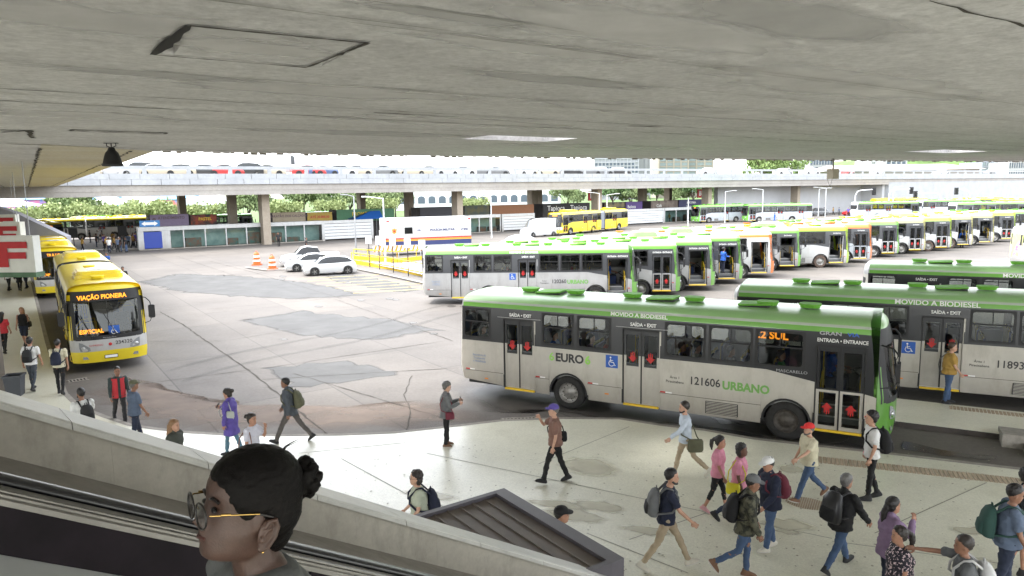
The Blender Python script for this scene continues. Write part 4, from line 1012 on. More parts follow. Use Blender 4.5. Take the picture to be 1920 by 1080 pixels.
# buses across the lot
h = Vector((-.63, -.78)).normalized()
fa = artic('yellow articulated bus with grey bellows passing the louvred fence far across the lot', 'buses across the lot', front_letters('PIONEIRA'), mirror=True)
fa.location = (11.2, 107.2, 0); fa.rotation_euler.z = math.atan2(h.y, h.x)
WY = [P_WHITE, P_DGREY, P_YEL, P_YEL, P_YEL, P_YEL, RUB, P_WHITE]; SG = [P_LGREY, P_DGREY, P_GREEN, P_GREEN, P_GREEN, P_GREEN, RUB, P_WHITE]
YW = [P_YEL, P_DGREY, P_YEL, P_YEL, P_YEL, P_YEL, RUB, P_YEL]
def farbus(ms, label, p, d, mirror=False, letters=None, kind=None):
    o = (kind or urbc).make(ms, 'city_bus', label, 'buses across the lot', letters, mirror=mirror)
    d = Vector(d).normalized(); o.location = (p[0], p[1], 0); o.rotation_euler.z = math.atan2(d.y, d.x); return o
def flank(px, py, d, s, side=1):
    d = Vector(d).normalized(); n = Vector((-d.y, d.x))*side; q = G(px, py, .4).to_2d()-d*s+n*1.27; return q
farbus(SG, 'light grey bus with green roof and amber sign leading out of underpass', flank(1412, 411, (-.92, -.38), -3.9, -1), (-.92, -.38), True, front_letters('0.025'))
farbus(SG, 'light grey bus with green roof standing alone left of the twin lamp posts', flank(1525, 411, (-1, -.06), -3.9, -1), (-1, -.06), True)
farbus(SG, 'pale grey bus with green roof by the marble wall under the first traffic light', flank(1605, 408, (1, .05), -3.9), (1, .05))
farbus(SG, 'pale grey bus with green roof farther along the marble wall', flank(1727, 402, (1, .02), -3.9), (1, .02))
farbus(YW, 'yellow bus mostly hidden behind the pale grey bus by the marble wall', flank(1640, 397, (1, .04), -3.9), (1, .04))
farbus(YW, 'yellow bus at the far right in front of the marble wall', flank(1903, 396, (-1, -.02), -3.9, -1), (-1, -.02), True)
farbus(YW, 'yellow bus at the picture edge following another yellow one by the marble wall', flank(1990, 400, (-1, -.02), -3.9, -1), (-1, -.02), True)
farbus(SG, 'green roofed bus peeping over the parked row in front of the yellow one', flank(1790, 412, (1, 0), -3.9), (1, 0))
farbus(WY, 'white and yellow roofed bus at far platform behind the waiting crowd', flank(182, 444, (.85, .53), 8.0), (.85, .53), letters=None)
farbus(WY, 'white bus with amber sign facing out beside the grey ramp wall', (-63.6, 98.5), (.62, -.78), letters=front_letters('VILA', 'EXP'))
farbus(SG, 'green fronted bus between the two white and yellow ones at the far platform', flank(206, 440, (.8, -.6), 8.0), (.8, -.6))
farbus(WY, 'white and yellow roofed bus beside the blue arrow sign at far platform', flank(268, 436, (.9, .43), 6.5), (.9, .43))
farbus(SG, 'green roofed bus behind the purple stall banner', DK(4, 34).to_2d(), E1.to_2d())
farbus(WY, 'yellow roofed bus behind the columns beyond the stalls', DK(-8, 36).to_2d(), E1.to_2d())
farbus(SG, 'green roofed bus under the deck behind the shoe stall banner', DK(23, 34).to_2d(), E1.to_2d())
d = Vector((.97, -.24)).normalized(); rp = Vector((36.6, 52.4))+d*4.0
rb = urbc.make([P_SIL, P_DGREY, P_LIME, P_SIL, P_SIL, P_SIL, RUB, P_SIL], 'city_bus', 'silver bus cut by the picture edge with a lime advert on its tail', 'green city buses at the platforms')
place(rb, (rp.x, rp.y), d)
mb = MB()
rows = [[(urbc.sr(y, z)-.012, y, z) for y in (-1.0, -.5, 0, .5, 1.0)] for z in (1.0, 1.5, 2.0, 2.4, 2.7)]
for i in range(4):
    for j in range(4): mb.face([rows[i][j], rows[i+1][j], rows[i+1][j+1], rows[i][j+1]], 0, True)
mb.build('advert', mat('advert lime', (.55, .60, .18), .5, col2=(.25, .12, .35), scale=2.2, thresh=(.5, .62)), rb)

# ------------------------------------------------------------------ cars
CGL = glass_mat('car glass', (.10, .11, .115), ior=1.6)
def carpaint(n, c): return mat('car '+n, c, .3, coat=.9)
CAR = {}
SHAPES = { # stations: x, z of bonnet/belt line, z of roof (None = no cabin), half width
 'hatch': dict(L=4.1, st=[(-2.0, .62, None, .72), (-1.9, .92, None, .82), (-1.75, 1.0, 1.05, .86), (-1.3, .98, 1.38, .88), (-.5, .95, 1.48, .89), (.3, .93, 1.46, .89), (.75, .93, 1.3, .89), (1.15, .93, .96, .88), (1.65, .84, None, .86), (1.95, .72, None, .80), (2.08, .5, None, .7)], w=(-1.28, 1.28)),
 'sedan': dict(L=4.5, st=[(-2.2, .6, None, .74), (-2.12, .95, None, .84), (-1.5, 1.0, 1.03, .87), (-.95, .97, 1.36, .88), (-.3, .95, 1.46, .89), (.35, .94, 1.44, .89), (.8, .93, 1.28, .89), (1.25, .93, .96, .88), (1.8, .84, None, .86), (2.1, .72, None, .80), (2.25, .5, None, .7)], w=(-1.35, 1.38)),
 'suv': dict(L=4.4, st=[(-2.15, .7, None, .76), (-2.1, 1.0, None, .86), (-1.95, 1.06, 1.3, .88), (-1.5, 1.05, 1.6, .9), (-.5, 1.03, 1.68, .91), (.4, 1.0, 1.66, .91), (.8, 1.0, 1.48, .91), (1.2, 1.0, 1.04, .9), (1.75, .94, None, .88), (2.05, .8, None, .82), (2.15, .55, None, .74)], w=(-1.3, 1.32)),
 'pickup': dict(L=5.2, st=[(-2.6, .7, None, .86), (-2.58, 1.05, None, .9), (-.95, 1.05, None, .91), (-.9, 1.05, 1.2, .91), (-.7, 1.05, 1.62, .91), (.2, 1.03, 1.75, .91), (.7, 1.03, 1.62, .91), (1.25, 1.03, 1.08, .9), (1.9, .98, None, .89), (2.35, .88, None, .85), (2.55, .55, None, .78)], w=(-1.55, 1.6)),
 'van': dict(L=5.6, st=[(-2.7, .7, None, .9), (-2.68, 1.2, 2.2, .95), (-2.5, 1.2, 2.45, .97), (-1, 1.2, 2.5, .98), (.8, 1.2, 2.48, .98), (1.3, 1.2, 2.3, .98), (2.0, 1.18, 1.3, .96), (2.6, 1.0, None, .92), (2.8, .6, None, .82)], w=(-1.75, 1.85)),
}
def car(shape, pm, label, p, heading, group=None, name='parked_car', cat='car'):
    sp = SHAPES[shape]; key = (shape, pm.name)
    if key not in CAR:
        mb = MB(); st = sp['st']; rings = []
        for x, zb, zr, hw in st:
            zr2 = zr if zr is not None else zb+.03; g = max(0, zr2-zb); tw = hw-.10-.20*min(1, g/.5) if zr is not None else hw-.22
            if shape == 'van': tw = hw-.14
            half = [(hw-.06, .24), (hw, .42), (hw+.01, zb-.18), (hw-.03, zb)]+([(tw+.02, zr2-.05), (tw-.1, zr2)] if zr is not None else [(hw-.12, zb+.015), (hw-.24, zb+.03)])
            rings.append([(x, -y, z) for y, z in half]+[(x, y, z) for y, z in half[::-1]])
        n = len(rings[0])
        for i in range(len(rings)-1):
            a, b2 = st[i], st[i+1]; cab = a[2] is not None and b2[2] is not None; full = cab and min(a[2]-a[1], b2[2]-b2[1]) > .2
            for j in range(n-1):
                m = 0
                side = j in (3, n-5)
                if cab and side and (full or shape != 'van') and (a[2]-a[1]+b2[2]-b2[1]) > .25: m = 1
                if shape == 'van' and side and not (.7 < a[0] < 1.6): m = 0
                if cab and j in (4, 5, 6) and abs((b2[2]-a[2])/(b2[0]-a[0])) > .33: m = 1 if j in (5, 4, 6) else 0
                if shape == 'van' and m == 1 and a[0] < 0: m = 0
                mb.face([rings[i][j], rings[i+1][j], rings[i+1][j+1], rings[i][j+1]][::-1], m, True)
        mb.face(rings[0], 0); mb.face(rings[-1][::-1], 0)
        mb.face([r[0] for r in rings]+[r[-1] for r in rings[::-1]], 2)
        for wx in sp['w']:
            for s_ in (-1, 1):
                hw = .9 if shape != 'van' else .98
                mb.lathe([(0, -.002), (.37, 0), (.37, .03)], 18, 2, 'Y', (wx, s_*(hw+.008)-.015, .34))
        body = mb.mesh('body', [pm, CGL, RUB], weld=.001, sharp=28)
        wm = MB(); wm.lathe([(.2, -.09), (.3, -.1), (.325, -.07), (.325, .07), (.3, .1), (.2, .09)], 18, 0, 'Y'); wm.lathe([(0, -.085), (.08, -.088), (.2, -.075), (.21, -.09)], 18, 1, 'Y'); wm.lathe([(.21, .09), (.2, .075), (.08, .088), (0, .085)], 18, 1, 'Y')
        for k in range(5):
            a = 2*PI*k/5; wm.tube([(0, -.09, 0), (.2*math.cos(a), -.085, .2*math.sin(a))], .022, 2, n=4); wm.tube([(0, .09, 0), (.2*math.cos(a), .085, .2*math.sin(a))], .022, 2, n=4)
        x1 = st[-2][0]; z1 = st[-2][1]; hm = MB(); hm.ball((x1-.12, 0, 0), (.2, .16, .075), 0, 10, 6); hl = hm.mesh('headlight', LAMPG)
        tm = MB(); tm.ball((0, 0, 0), (.08, .12, .07), 0, 8, 5); tl = tm.mesh('tail_light', REDM)
        CAR[key] = (body, CAR.get('wheel') or wm.mesh('wheel', [TYRE, RUB, RIM]), hl, tl); CAR['wheel'] = CAR[key][1]
    body, wheel, hl, tl = CAR[key]; st = sp['st']
    root = empty(name, (p[0], p[1], p[2] if len(p) > 2 else 0), math.atan2(heading[1], heading[0]), label, cat, group); link('body', body, root)
    for wx in sp['w']:
        for s_ in (-1, 1): link('wheel', wheel, root, Matrix.Translation((wx, s_*.82 if shape != 'van' else s_*.9, .325)))
    for s_ in (-1, 1):
        link('headlight', hl, root, Matrix.Translation((-.02, s_*(st[-2][3]-.2), st[-2][1]-.07))); link('tail_light', tl, root, Matrix.Translation((st[1][0]+.03, s_*(st[1][3]-.14), st[1][1]-.1)))
    return root
CW = carpaint('white', (.56, .57, .57)); CSIL = carpaint('silver', (.42, .43, .44)); CGR = carpaint('grey', (.13, .135, .14)); CBK = carpaint('black', (.02, .02, .022)); CRD = carpaint('red', (.42, .02, .02)); CBE = carpaint('beige', (.42, .37, .28)); COR = carpaint('orange', (.55, .17, .05)); CBL = carpaint('blue', (.05, .09, .2))
hd = Vector((-.93, -.37)).normalized()
c1 = G(612, 516); car('hatch', CW, 'white hatchback parked nearest in the marked bay with a yellow emblem on its door', (c1.x+.1, c1.y+.8), hd, 'white cars in the bay')
c2 = G(580, 512); car('sedan', CW, 'white sedan parked between the hatchback and the pickup', (c2.x-.3, c2.y+2.2), hd, 'white cars in the bay')
c3 = G(577, 501); car('pickup', CW, 'white double cab pickup parked farthest of the bay cars', (c3.x-.4, c3.y+2.0), hd, 'white cars in the bay', 'pickup_truck', 'pickup')
v = G(1012, 444); car('van', CW, 'white panel van driving in front of the yellow articulated bus', (v.x, v.y+1), Vector((-.8, -.6)), None, 'delivery_van', 'van')
cc = G(985, 455); car('hatch', CW, 'white hatchback half hidden behind the parked bus roofs near the van', (cc.x-1, cc.y-8), Vector((-.8, -.6)))
p = G(1600, 404); car('sedan', CRD, 'dark red car waiting at the mouth of the underpass', (p.x, p.y), Vector((-1, -.2)))
p = G(1535, 405); car('suv', CGR, 'dark grey car parked beside the twin lamp posts', (p.x, p.y+1), Vector((-1, 0)))

# cars on the deck: photo x, shape, paint, kind of angle
deckcars = [(152, 'hatch', COR), (168, 'hatch', CBE), (195, 'sedan', CW), (225, 'sedan', CSIL), (268, 'suv', CSIL), (305, 'sedan', CBE), (345, 'hatch', CBE), (388, 'hatch', CBK), (432, 'sedan', CRD), (470, 'suv', CBK), (510, 'sedan', CBE), (586, 'sedan', CRD), (612, 'sedan', CBL), (648, 'hatch', CW), (675, 'sedan', CBE), (722, 'sedan', CGR), (775, 'sedan', CBE), (805, 'hatch', CBE), (838, 'sedan', CSIL), (870, 'sedan', CW), (900, 'sedan', CGR), (932, 'sedan', CGR), (988, 'hatch', CW), (1025, 'sedan', CBE), (1070, 'suv', CBK), (1105, 'sedan', CGR), (1128, 'sedan', CGR), (1160, 'sedan', CBK), (1325, 'sedan', CSIL), (1465, 'sedan', CW), (1515, 'pickup', CW), (1585, 'suv', CRD), (1640, 'sedan', CSIL), (1760, 'sedan', CW), (1850, 'sedan', CGR)]
words = {COR: 'orange', CBE: 'beige', CW: 'white', CSIL: 'silver', CBK: 'black', CRD: 'red', CBL: 'dark blue', CGR: 'dark grey'}
ords = ['first ', 'second ', 'third ', 'fourth ', 'fifth ', 'sixth ', 'seventh ', 'eighth ', 'ninth ']
cnt = {}
for px, sh, pm in deckcars:
    k = (px-960)/FPX; o = 3.5; Q = P0+E2*o; t = (k*Q.y-Q.x)/(E1.x-k*E1.y); q = DK(t, o, 8.62)
    n = cnt.get((sh, pm), 0); cnt[(sh, pm)] = n+1; kind = {'hatch': 'hatchback', 'sedan': 'saloon car', 'suv': 'tall car', 'pickup': 'pickup'}[sh]
    hdg = E1*(1 if rnd.random() < .5 else -1)+E2*rnd.uniform(-.25, .25)
    car(sh, pm, '%s%s parked behind the deck parapet%s' % (ords[n], words[pm]+' '+kind, ', counting from the yellow bus end' ), q, hdg, 'cars parked on the elevated deck')
k = (540-960)/FPX; Q = P0+E2*6; t = (k*Q.y-Q.x)/(E1.x-k*E1.y); q = DK(t, 6, 9.0)
car('van', CW, 'white minibus standing on the deck, taller than the cars around it', q, E1, None, 'minibus', 'van')

# ------------------------------------------------------------------ police trailer
A = G(722, 466, .75); B = G(884, 459, .75); d = (B-A); d.z = 0; LT = d.length; d.normalize()
tr = empty('police_trailer', (A.x, A.y, 0), math.atan2(d.y, d.x), 'long white police trailer with red, orange and navy stripes', 'trailer')
mb = MB(); TH = 3.75; P = rrect(0, LT, .8, TH, .12)
mb.add([(x, 0, z) for x, z in P]+[(x, 2.5, z) for x, z in P], [(i, (i+1) % len(P), len(P)+(i+1) % len(P), len(P)+i) for i in range(len(P))], 0)
mb.face([(x, 0, z) for x, z in P], 0); mb.face([(x, 2.5, z) for x, z in P][::-1], 0)
mb.build('box_body', P_WHITE, tr, sharp=40)
M_nav = mat('navy stripe', (.03, .04, .13), .5)
mb = MB(); L0 = -.005
for z0, z1, m in ((1.62, 1.74, 0), (1.45, 1.61, 1), (1.42, 1.45, 3), (.95, 1.42, 2)):
    mb.box((L0, -.006, z0), (LT+.005, -.002, z1), m); mb.box((-.006, 0, z0), (-.002, 2.5, z1), m)
mb.build('stripe', [REDM, ORANGE, M_nav, YEL], tr)
def tt(s, sz, m, x, z, sx=1., b=.01): text(s, sz, m, tr, (x, -.008, z), (1, 0, 0), (0, 0, 1), sx, b)
tt('POLÍCIA MILITAR', .30, M_nav, LT*.66, 2.45, 1.15); tt('6º BPM', .28, M_nav, LT*.92, 2.42, .85); tt('190', .26, M_nav, LT*.385, 2.45, 1.); tt('|', .4, M_ltgrey, LT*.855, 2.45)
mb = MB(); mb.face([(LT*.11+x, -.007, 2.45+z) for x, z in ((0, .32), (.12, .2), (.28, .22), (.2, .0), (.22, -.15), (0, -.28), (-.22, -.15), (-.2, 0), (-.28, .22), (-.12, .2))], 0); mb.face([(LT*.11+.11*math.cos(a), -.009, 2.45+.11*math.sin(a)) for a in [2*PI*i/12 for i in range(12)]], 1); mb.build('emblem', [ORANGE, REDM], tr)
mb = MB(); mb.box((LT*.215, -.03, 2.1), (LT*.325, -.001, 2.85), 0); mb.box((LT*.225, -.034, 2.15), (LT*.315, -.028, 2.8), 1); mb.build('window', [ALU, CGL], tr)
mb = MB()
for x in (.44, .66): mb.box((LT*x, -.004, 1.0), (LT*x+.03, -.001, 3.2), 0)
mb.box((-.02, -.02, .78), (LT+.02, .02, .9), 1); mb.box((LT-.3, -.03, 3.45), (LT-.1, -.002, 3.6), 2); mb.box((.25, -.03, 3.4), (.5, -.002, 3.52), 2); mb.build('trim', [M_grey, P_WHITE, REDM], tr)
mb = MB(); mb.box((.4, .2, .5), (LT-.2, 2.3, .78)); mb.build('chassis', RUB, tr)
for wx in (LT*.62, LT*.75):
    for yy in (.15, 2.3):
        wm = link('wheel', urban.cache[('tyre', 'tyre')], tr, Matrix.Translation((wx, yy, .5)))
mb = MB(); mb.box((-1.7, .4, .55), (-.02, .9, .75)); mb.box((-.5, -.35, 1.1), (-.02, .25, 2.6), 1); mb.build('tow_bar', [RUB, P_WHITE], tr)
# ------------------------------------------------------------------ people
def remeshed(mb, voxel, mats, name, smooth=4, wrinkle=0., seed=0, wscale=9.):
    me = mb.mesh('tmp', mats); o = bpy.data.objects.new('tmp', me)
    m = o.modifiers.new('r', 'REMESH'); m.mode = 'VOXEL'; m.voxel_size = voxel; m.use_smooth_shade = True
    if smooth: s = o.modifiers.new('s', 'SMOOTH'); s.factor = .5; s.iterations = smooth
    r = evaluated_mesh(o); bpy.data.objects.remove(o); bpy.data.meshes.remove(me)
    r.name = name
    if wrinkle:
        off = Vector((seed*3.1, seed*1.7, seed*.9)); nn = [v.normal.copy() for v in r.vertices]
        for v, n in zip(r.vertices, nn):
            p = v.co*wscale; q = Vector((p.x+p.z*.5, p.y, p.z*1.6))+off
            v.co += n*(mnoise.noise(q)*wrinkle+mnoise.noise(q*2.3)*wrinkle*.5)
    r.polygons.foreach_set('use_smooth', [True]*len(r.polygons)); r.update(); return r
def chain(mb, pts, rad, m=0, n=10):
    "tapered limb with round ends; rad entries r or (r along a, r along b)"
    mb.tube(pts, rad, m, n); mb.ball(pts[0], rad[0]*.99, m, n, 6); mb.ball(pts[-1], rad[-1]*.99, m, n, 6)
def stack(mb, rings, m=0, n=18, X=None, Y=None):
    "closed stack of ellipses: (centre, half depth, half width[, square])"
    X = X or Vector((1, 0, 0)); Y = Y or Vector((0, 1, 0)); vs = []
    for c, a, b in rings:
        for j in range(n):
            t = 2*PI*j/n; ct, st = math.cos(t), math.sin(t); e = .82
            vs.append(Vector(c)+X*(a*math.copysign(abs(ct)**e, ct))+Y*(b*math.copysign(abs(st)**e, st)))
    k = len(rings); mb.add(vs, [(i*n+j, i*n+(j+1) % n, (i+1)*n+(j+1) % n, (i+1)*n+j) for i in range(k-1) for j in range(n)], m, True)
    mb.face(list(reversed(vs[:n])), m, True); mb.face(vs[-n:], m, True)
HEADP = [ # z, front, back, half width  (head centre 0, chin -.115, crown +.115)
 (-.118, .045, .02, .022), (-.108, .078, .03, .038), (-.09, .088, .045, .05), (-.065, .086, .062, .058), (-.045, .085, .075, .063), (-.02, .084, .088, .067), (0, .083, .096, .07), (.025, .086, .1, .073), (.05, .085, .1, .074), (.075, .074, .09, .068), (.095, .052, .068, .054), (.108, .028, .04, .034), (.115, .004, .01, .006)]
def head(mb, M, m=0, n=22, k=1.):
    vs = []
    for z, f, b_, w_ in HEADP:
        for j in range(n):
            t = 2*PI*j/n; ct, st = math.cos(t), math.sin(t); x = (f if ct > 0 else b_)*math.copysign(abs(ct)**.85, ct); y = w_*math.copysign(abs(st)**.9, st)
            if ct > 0:
                g = math.exp(-(y/.014)**2); x += g*(.024*math.exp(-((z+.03)/.016)**2)+.012*math.exp(-((z+.008)/.018)**2))      # nose
                g2 = math.exp(-(y/.024)**2); x += g2*(.006*math.exp(-((z+.068)/.009)**2)+.006*math.exp(-((z+.055)/.006)**2)-.004*math.exp(-((z+.082)/.007)**2))
                x -= .008*math.exp(-((abs(y)-.032)/.013)**2)*math.exp(-((z-.008)/.012)**2)         # eye sockets
            vs.append(M @ Vector((x*k, y*k, z*k)))
    K = len(HEADP); mb.add(vs, [(i*n+j, i*n+(j+1) % n, (i+1)*n+(j+1) % n, (i+1)*n+j) for i in range(K-1) for j in range(n)], m, True)
    mb.face(list(reversed(vs[:n])), m, True); mb.face(vs[-n:], m, True)
    for s in (-1, 1):
        e = MB(); e.ball((0, 0, 0), (.018, .008, .031)); e.xf(M @ Matrix.Translation((-.008, s*.074, -.012)) @ Matrix.Rotation(s*.35, 4, 'Z')); mb.add(e.v, e.f, m, True)
def hand(mb, p, d, side, palm, curl=.5, m=0, k=1.):
    "five fingered hand at wrist p pointing along d; palm = palm normal"
    d = Vector(d).normalized(); pn = Vector(palm); pn = (pn-d*pn.dot(d)).normalized(); w_ = d.cross(pn)*side
    P = lambda a, b, c: p+(d*a+w_*b+pn*c)*k
    vs = []; e = MB(); e.ball((0, 0, 0), (.052, .040, .017), 0, 10, 8)
    M = Matrix(((d.x, w_.x, pn.x, 0), (d.y, w_.y, pn.y, 0), (d.z, w_.z, pn.z, 0), (0, 0, 0, 1)))
    e.xf(Matrix.Translation(P(.05, 0, 0)) @ M @ Matrix.Scale(k, 4)); mb.add(e.v, e.f, m, True)
    for i, (b, L_) in enumerate(((.030, .070), (.011, .080), (-.010, .074), (-.029, .058))):
        a = curl*(.9+.12*i); pts = [P(.07, b*.85, 0)]
        A, c = .088, 0.; pts.append(P(A, b, 0)); ang = 0
        for q in (.42, .32, .26):
            ang += a; A += L_*q*math.cos(ang); c += L_*q*math.sin(ang); pts.append(P(A, b*1.05, c))
        mb.tube(pts, [.0095*k, .0092*k, .0085*k, .008*k, .0065*k], m, 7)
    mb.tube([P(.022, .025, .004), P(.045, .05, .012), P(.066, .058, .02+.01*curl), P(.086, .052, .026+.02*curl)], [.012*k, .0115*k, .0095*k, .0075*k], m, 7)

SKINS = {}
def skin(t):
    c = {0: (.52, .31, .22), 1: (.38, .20, .13), 2: (.24, .12, .075), 3: (.12, .058, .038), 4: (.44, .25, .17)}[t]
    return mat('skin %d' % t, c, .55, var=.12, scale=14)
def cloth(n, c, c2=None, **k): return mat('cloth '+n, c, .85, var=.14 if not c2 else 0, scale=k.pop('scale', 7), col2=c2, **k)
HAIRC = {'black': (.012, .010, .010), 'brown': (.05, .028, .016), 'grey': (.12, .115, .11), 'fair': (.22, .12, .055), 'dark': (.022, .016, .013)}
EYEM = mat('eye dark', (.012, .01, .01), .3); LIPM = mat('lips', (.28, .09, .08), .5)
LIPD = mat('lips dark', (.075, .028, .025), .45)
PEOPLE = []
STAND = dict(legs=((.03, .04), (-.03, .04)), arms=((.02, .12, .15), (.02, .12, .15)))
WALK = dict(legs=((.45, .12), (-.38, .35)), arms=((-.4, .14, .25), (.42, .12, .35)))
WALK2 = dict(legs=((-.40, .42), (.42, .10)), arms=((.40, .12, .35), (-.42, .14, .25)))
STEP = dict(legs=((.25, .08), (-.2, .22)), arms=((-.15, .12, .25), (.2, .1, .3)))
def person(label, p, yaw, h=1.72, g=1., top=('tee', None), bottom=('pants', None), shoes=None, sk=1, hair=('short', 'black'), hat=None, pose=STAND, lean=.03, hyaw=0., hpitch=0., vox=.015, female=False, sit=None, bag=None, group=None, beard=None, glasses=False, noband=False):
    "arms = (swing forward, out to the side, elbow bend[, forearm turn inwards]) for left then right"
    k = h/1.72; rs = random.Random(len(PEOPLE)*13+5); V = Vector
    legs, arms = pose['legs'], pose['arms']; sd = (1, -1)
    # legs from the hip down, then raise everything so the lower sole touches z=0
    hipw, th, sh = .088, .42, .41
    joints = []
    for (a, kn), s in zip(legs, sd):
        hip = V((0, s*hipw, 0)); d1 = V((math.sin(a), s*.02, -math.cos(a))); knee = hip+d1*th
        a2 = a-kn; d2 = V((math.sin(a2), 0, -math.cos(a2))); ank = knee+d2*sh
        foot = min(.5, max(-.9, a2*.9)) if sit is None else 0
        joints.append((hip, knee, ank, foot))
    def sole(j):
        a = j[3]; return j[2].z-.085*math.cos(a) - max(0, .15*math.sin(-a))-max(0, .05*math.sin(a))
    base = -min(sole(j) for j in joints) if sit is None else sit/k
    H = V((0, 0, base))
    joints = [(a+H, b+H, c+H, f) for a, b, c, f in joints]
    up = V((math.sin(lean), 0, math.cos(lean))); fx = V((math.cos(lean), 0, -math.sin(lean)))
    T = lambda z, x=0: H+up*z+fx*x      # torso point z above the hip line
    gw = g; g = g*1.05; gw = g; sw = .172 if female else .198
    hips = .158*(.94+.06*g)*g**.6 if female else .148*g**.5
    neck = T(.555); hc = T(.70, .025)
    Mh = Matrix.Translation(hc) @ Matrix.Rotation(hyaw, 4, 'Z') @ Matrix.Rotation(lean*.5+hpitch, 4, 'Y') @ Matrix.Scale(1.09 if vox > .01 else 1., 4)
    skm = skin(sk)
    trunk = [(-.10, .085*gw, hips*.80), (-.03, .105*gw, hips), (.06, .10*gw, hips*.96), (.14, .098*gw**1.3, .128*gw if female else .14*gw), (.23, .102*gw**1.2, .135*gw if female else .152*gw), (.34, .112*gw, .158*gw**.8), (.43, .105*gw**.7, .168*gw**.6), (.49, .085, .145), (.535, .062, .085), (.565, .05, .055)]
    if female: trunk[5] = (.34, .128*gw, .15*gw**.8)
    A = []
    for ar, s in zip(arms, sd):
        f, o_, e = ar[:3]; inn = ar[3] if len(ar) > 3 else 0.
        s0 = T(.475)+V((0, s*sw, 0)); d1 = V((math.sin(f)*math.cos(o_), s*math.sin(o_), -math.cos(f)*math.cos(o_))); el = s0+d1*.29
        f2 = f+e; d2 = V((math.sin(f2)*math.cos(o_*.4), s*math.sin(o_*.4)-s*inn, -math.cos(f2))).normalized(); wr = el+d2*.25
        A.append((s0, el, wr, d2))
    def sc(mb):
        if k != 1: mb.v = [(x*k, y*k, z*k) for x, y, z in mb.v]
        return mb
    b = MB()
    stack(b, [(T(z), a*.93, w_*.93) for z, a, w_ in trunk])
    chain(b, [T(.5, .0), T(.60, .018)], [.058, .05]); head(b, Mh)
    for j in joints: chain(b, [j[0]+V((0, 0, .03)), j[0].lerp(j[1], .5), j[1], j[1].lerp(j[2], .35), j[2]], [.078*gw**.7, .066*gw**.6, .047, .048, .033])
    for s0, el, wr, d2 in A: chain(b, [s0-V((0, 0, .0)), s0.lerp(el, .5), el, el.lerp(wr, .3), wr], [.048*gw**.5, .042*gw**.6, .035, .035, .024])
    body = remeshed(sc(b), vox*.85, [skm, EYEM, LIPM if sk not in (3, 5) else LIPD], 'body', 2)
    x = MB()
    for (s0, el, wr, d2), s in zip(A, sd):
        pal = V((0, -s, 0)) if abs(d2.y) < .8 else V((0, 0, -1))
        hand(x, wr-d2*.012, d2, s, pal, pose.get('curl', .45))
    if vox < .02:
        for s in (-1, 1):
            x.ball(Mh @ V((.079, s*.031, .004)), (.006, .012, .006), 1, 8, 5); x.tube([Mh @ V((.084, s*.014, .024)), Mh @ V((.085, s*.03, .03)), Mh @ V((.076, s*.047, .024))], .0035, 1, 5)
        x.tube([Mh @ V((.085, -.02, -.061)), Mh @ V((.094, 0, -.061)), Mh @ V((.085, .02, -.061))], .0045, 2, 5)
    sc(x); bm = bmesh.new(); bm.from_mesh(body); t2 = x.mesh('t', [skm, EYEM, LIPM if sk not in (3, 5) else LIPD]); bm.from_mesh(t2); bm.to_mesh(body); bm.free(); bpy.data.meshes.remove(t2); body.name = 'body'
    root = empty('person', (p[0], p[1], p[2] if len(p) > 2 else 0), yaw, label, 'person', group); link('body', body, root)
    # upper garment
    kind, tm = top
    if tm is not None:
        t = MB(); th_ = {'tee': .013, 'long': .014, 'jacket': .026, 'coat': .028, 'vest': .022, 'tank': .010}[kind]; hem = {'tee': -.06, 'long': -.06, 'jacket': -.12, 'coat': -.36, 'vest': -.12, 'tank': .02}[kind]
        rg = [r for r in trunk if r[0] > hem+.03 and r[0] < .55]
        lo = trunk[1]; rr = [(hem, lo[1]+th_+.026, lo[2]+th_+.018)]+[(z, a+th_+(.012 if z < .2 else 0), w_+th_+(.01 if z < .2 else 0)) for z, a, w_ in rg if z > -.11]
        stack(t, [(T(z), a, w_) for z, a, w_ in rr]+[(T(.545), .06, .07)])
        sl = {'tee': .62, 'long': 1.9, 'jacket': 1.92, 'coat': 1.92, 'vest': 0., 'tank': 0}[kind]
        for s0, el, wr, d2 in A:
            if sl == 0: continue
            if sl < 1: chain(t, [s0+V((0, 0, .005)), s0.lerp(el, .4), s0.lerp(el, sl)], [.05*gw**.5+th_, .05*gw**.4+th_, .052*gw**.3+th_])
            else: chain(t, [s0, s0.lerp(el, .5), el, el.lerp(wr, .45), el.lerp(wr, sl-1)], [.05*gw**.5+th_, .044*gw**.4+th_, .037+th_, .036+th_, .029+th_*.8])
        if kind in ('jacket', 'coat'): chain(t, [T(.535, -.01), T(.575, .0)], [.072, .064])
        me = remeshed(sc(t), vox, [tm], {'tee': 'shirt', 'long': 'shirt', 'jacket': 'jacket', 'coat': 'coat', 'vest': 'vest', 'tank': 'shirt'}[kind], 3, .015*k, len(PEOPLE)+1)
        link(me.name, me, root)
    kind, bmm = bottom
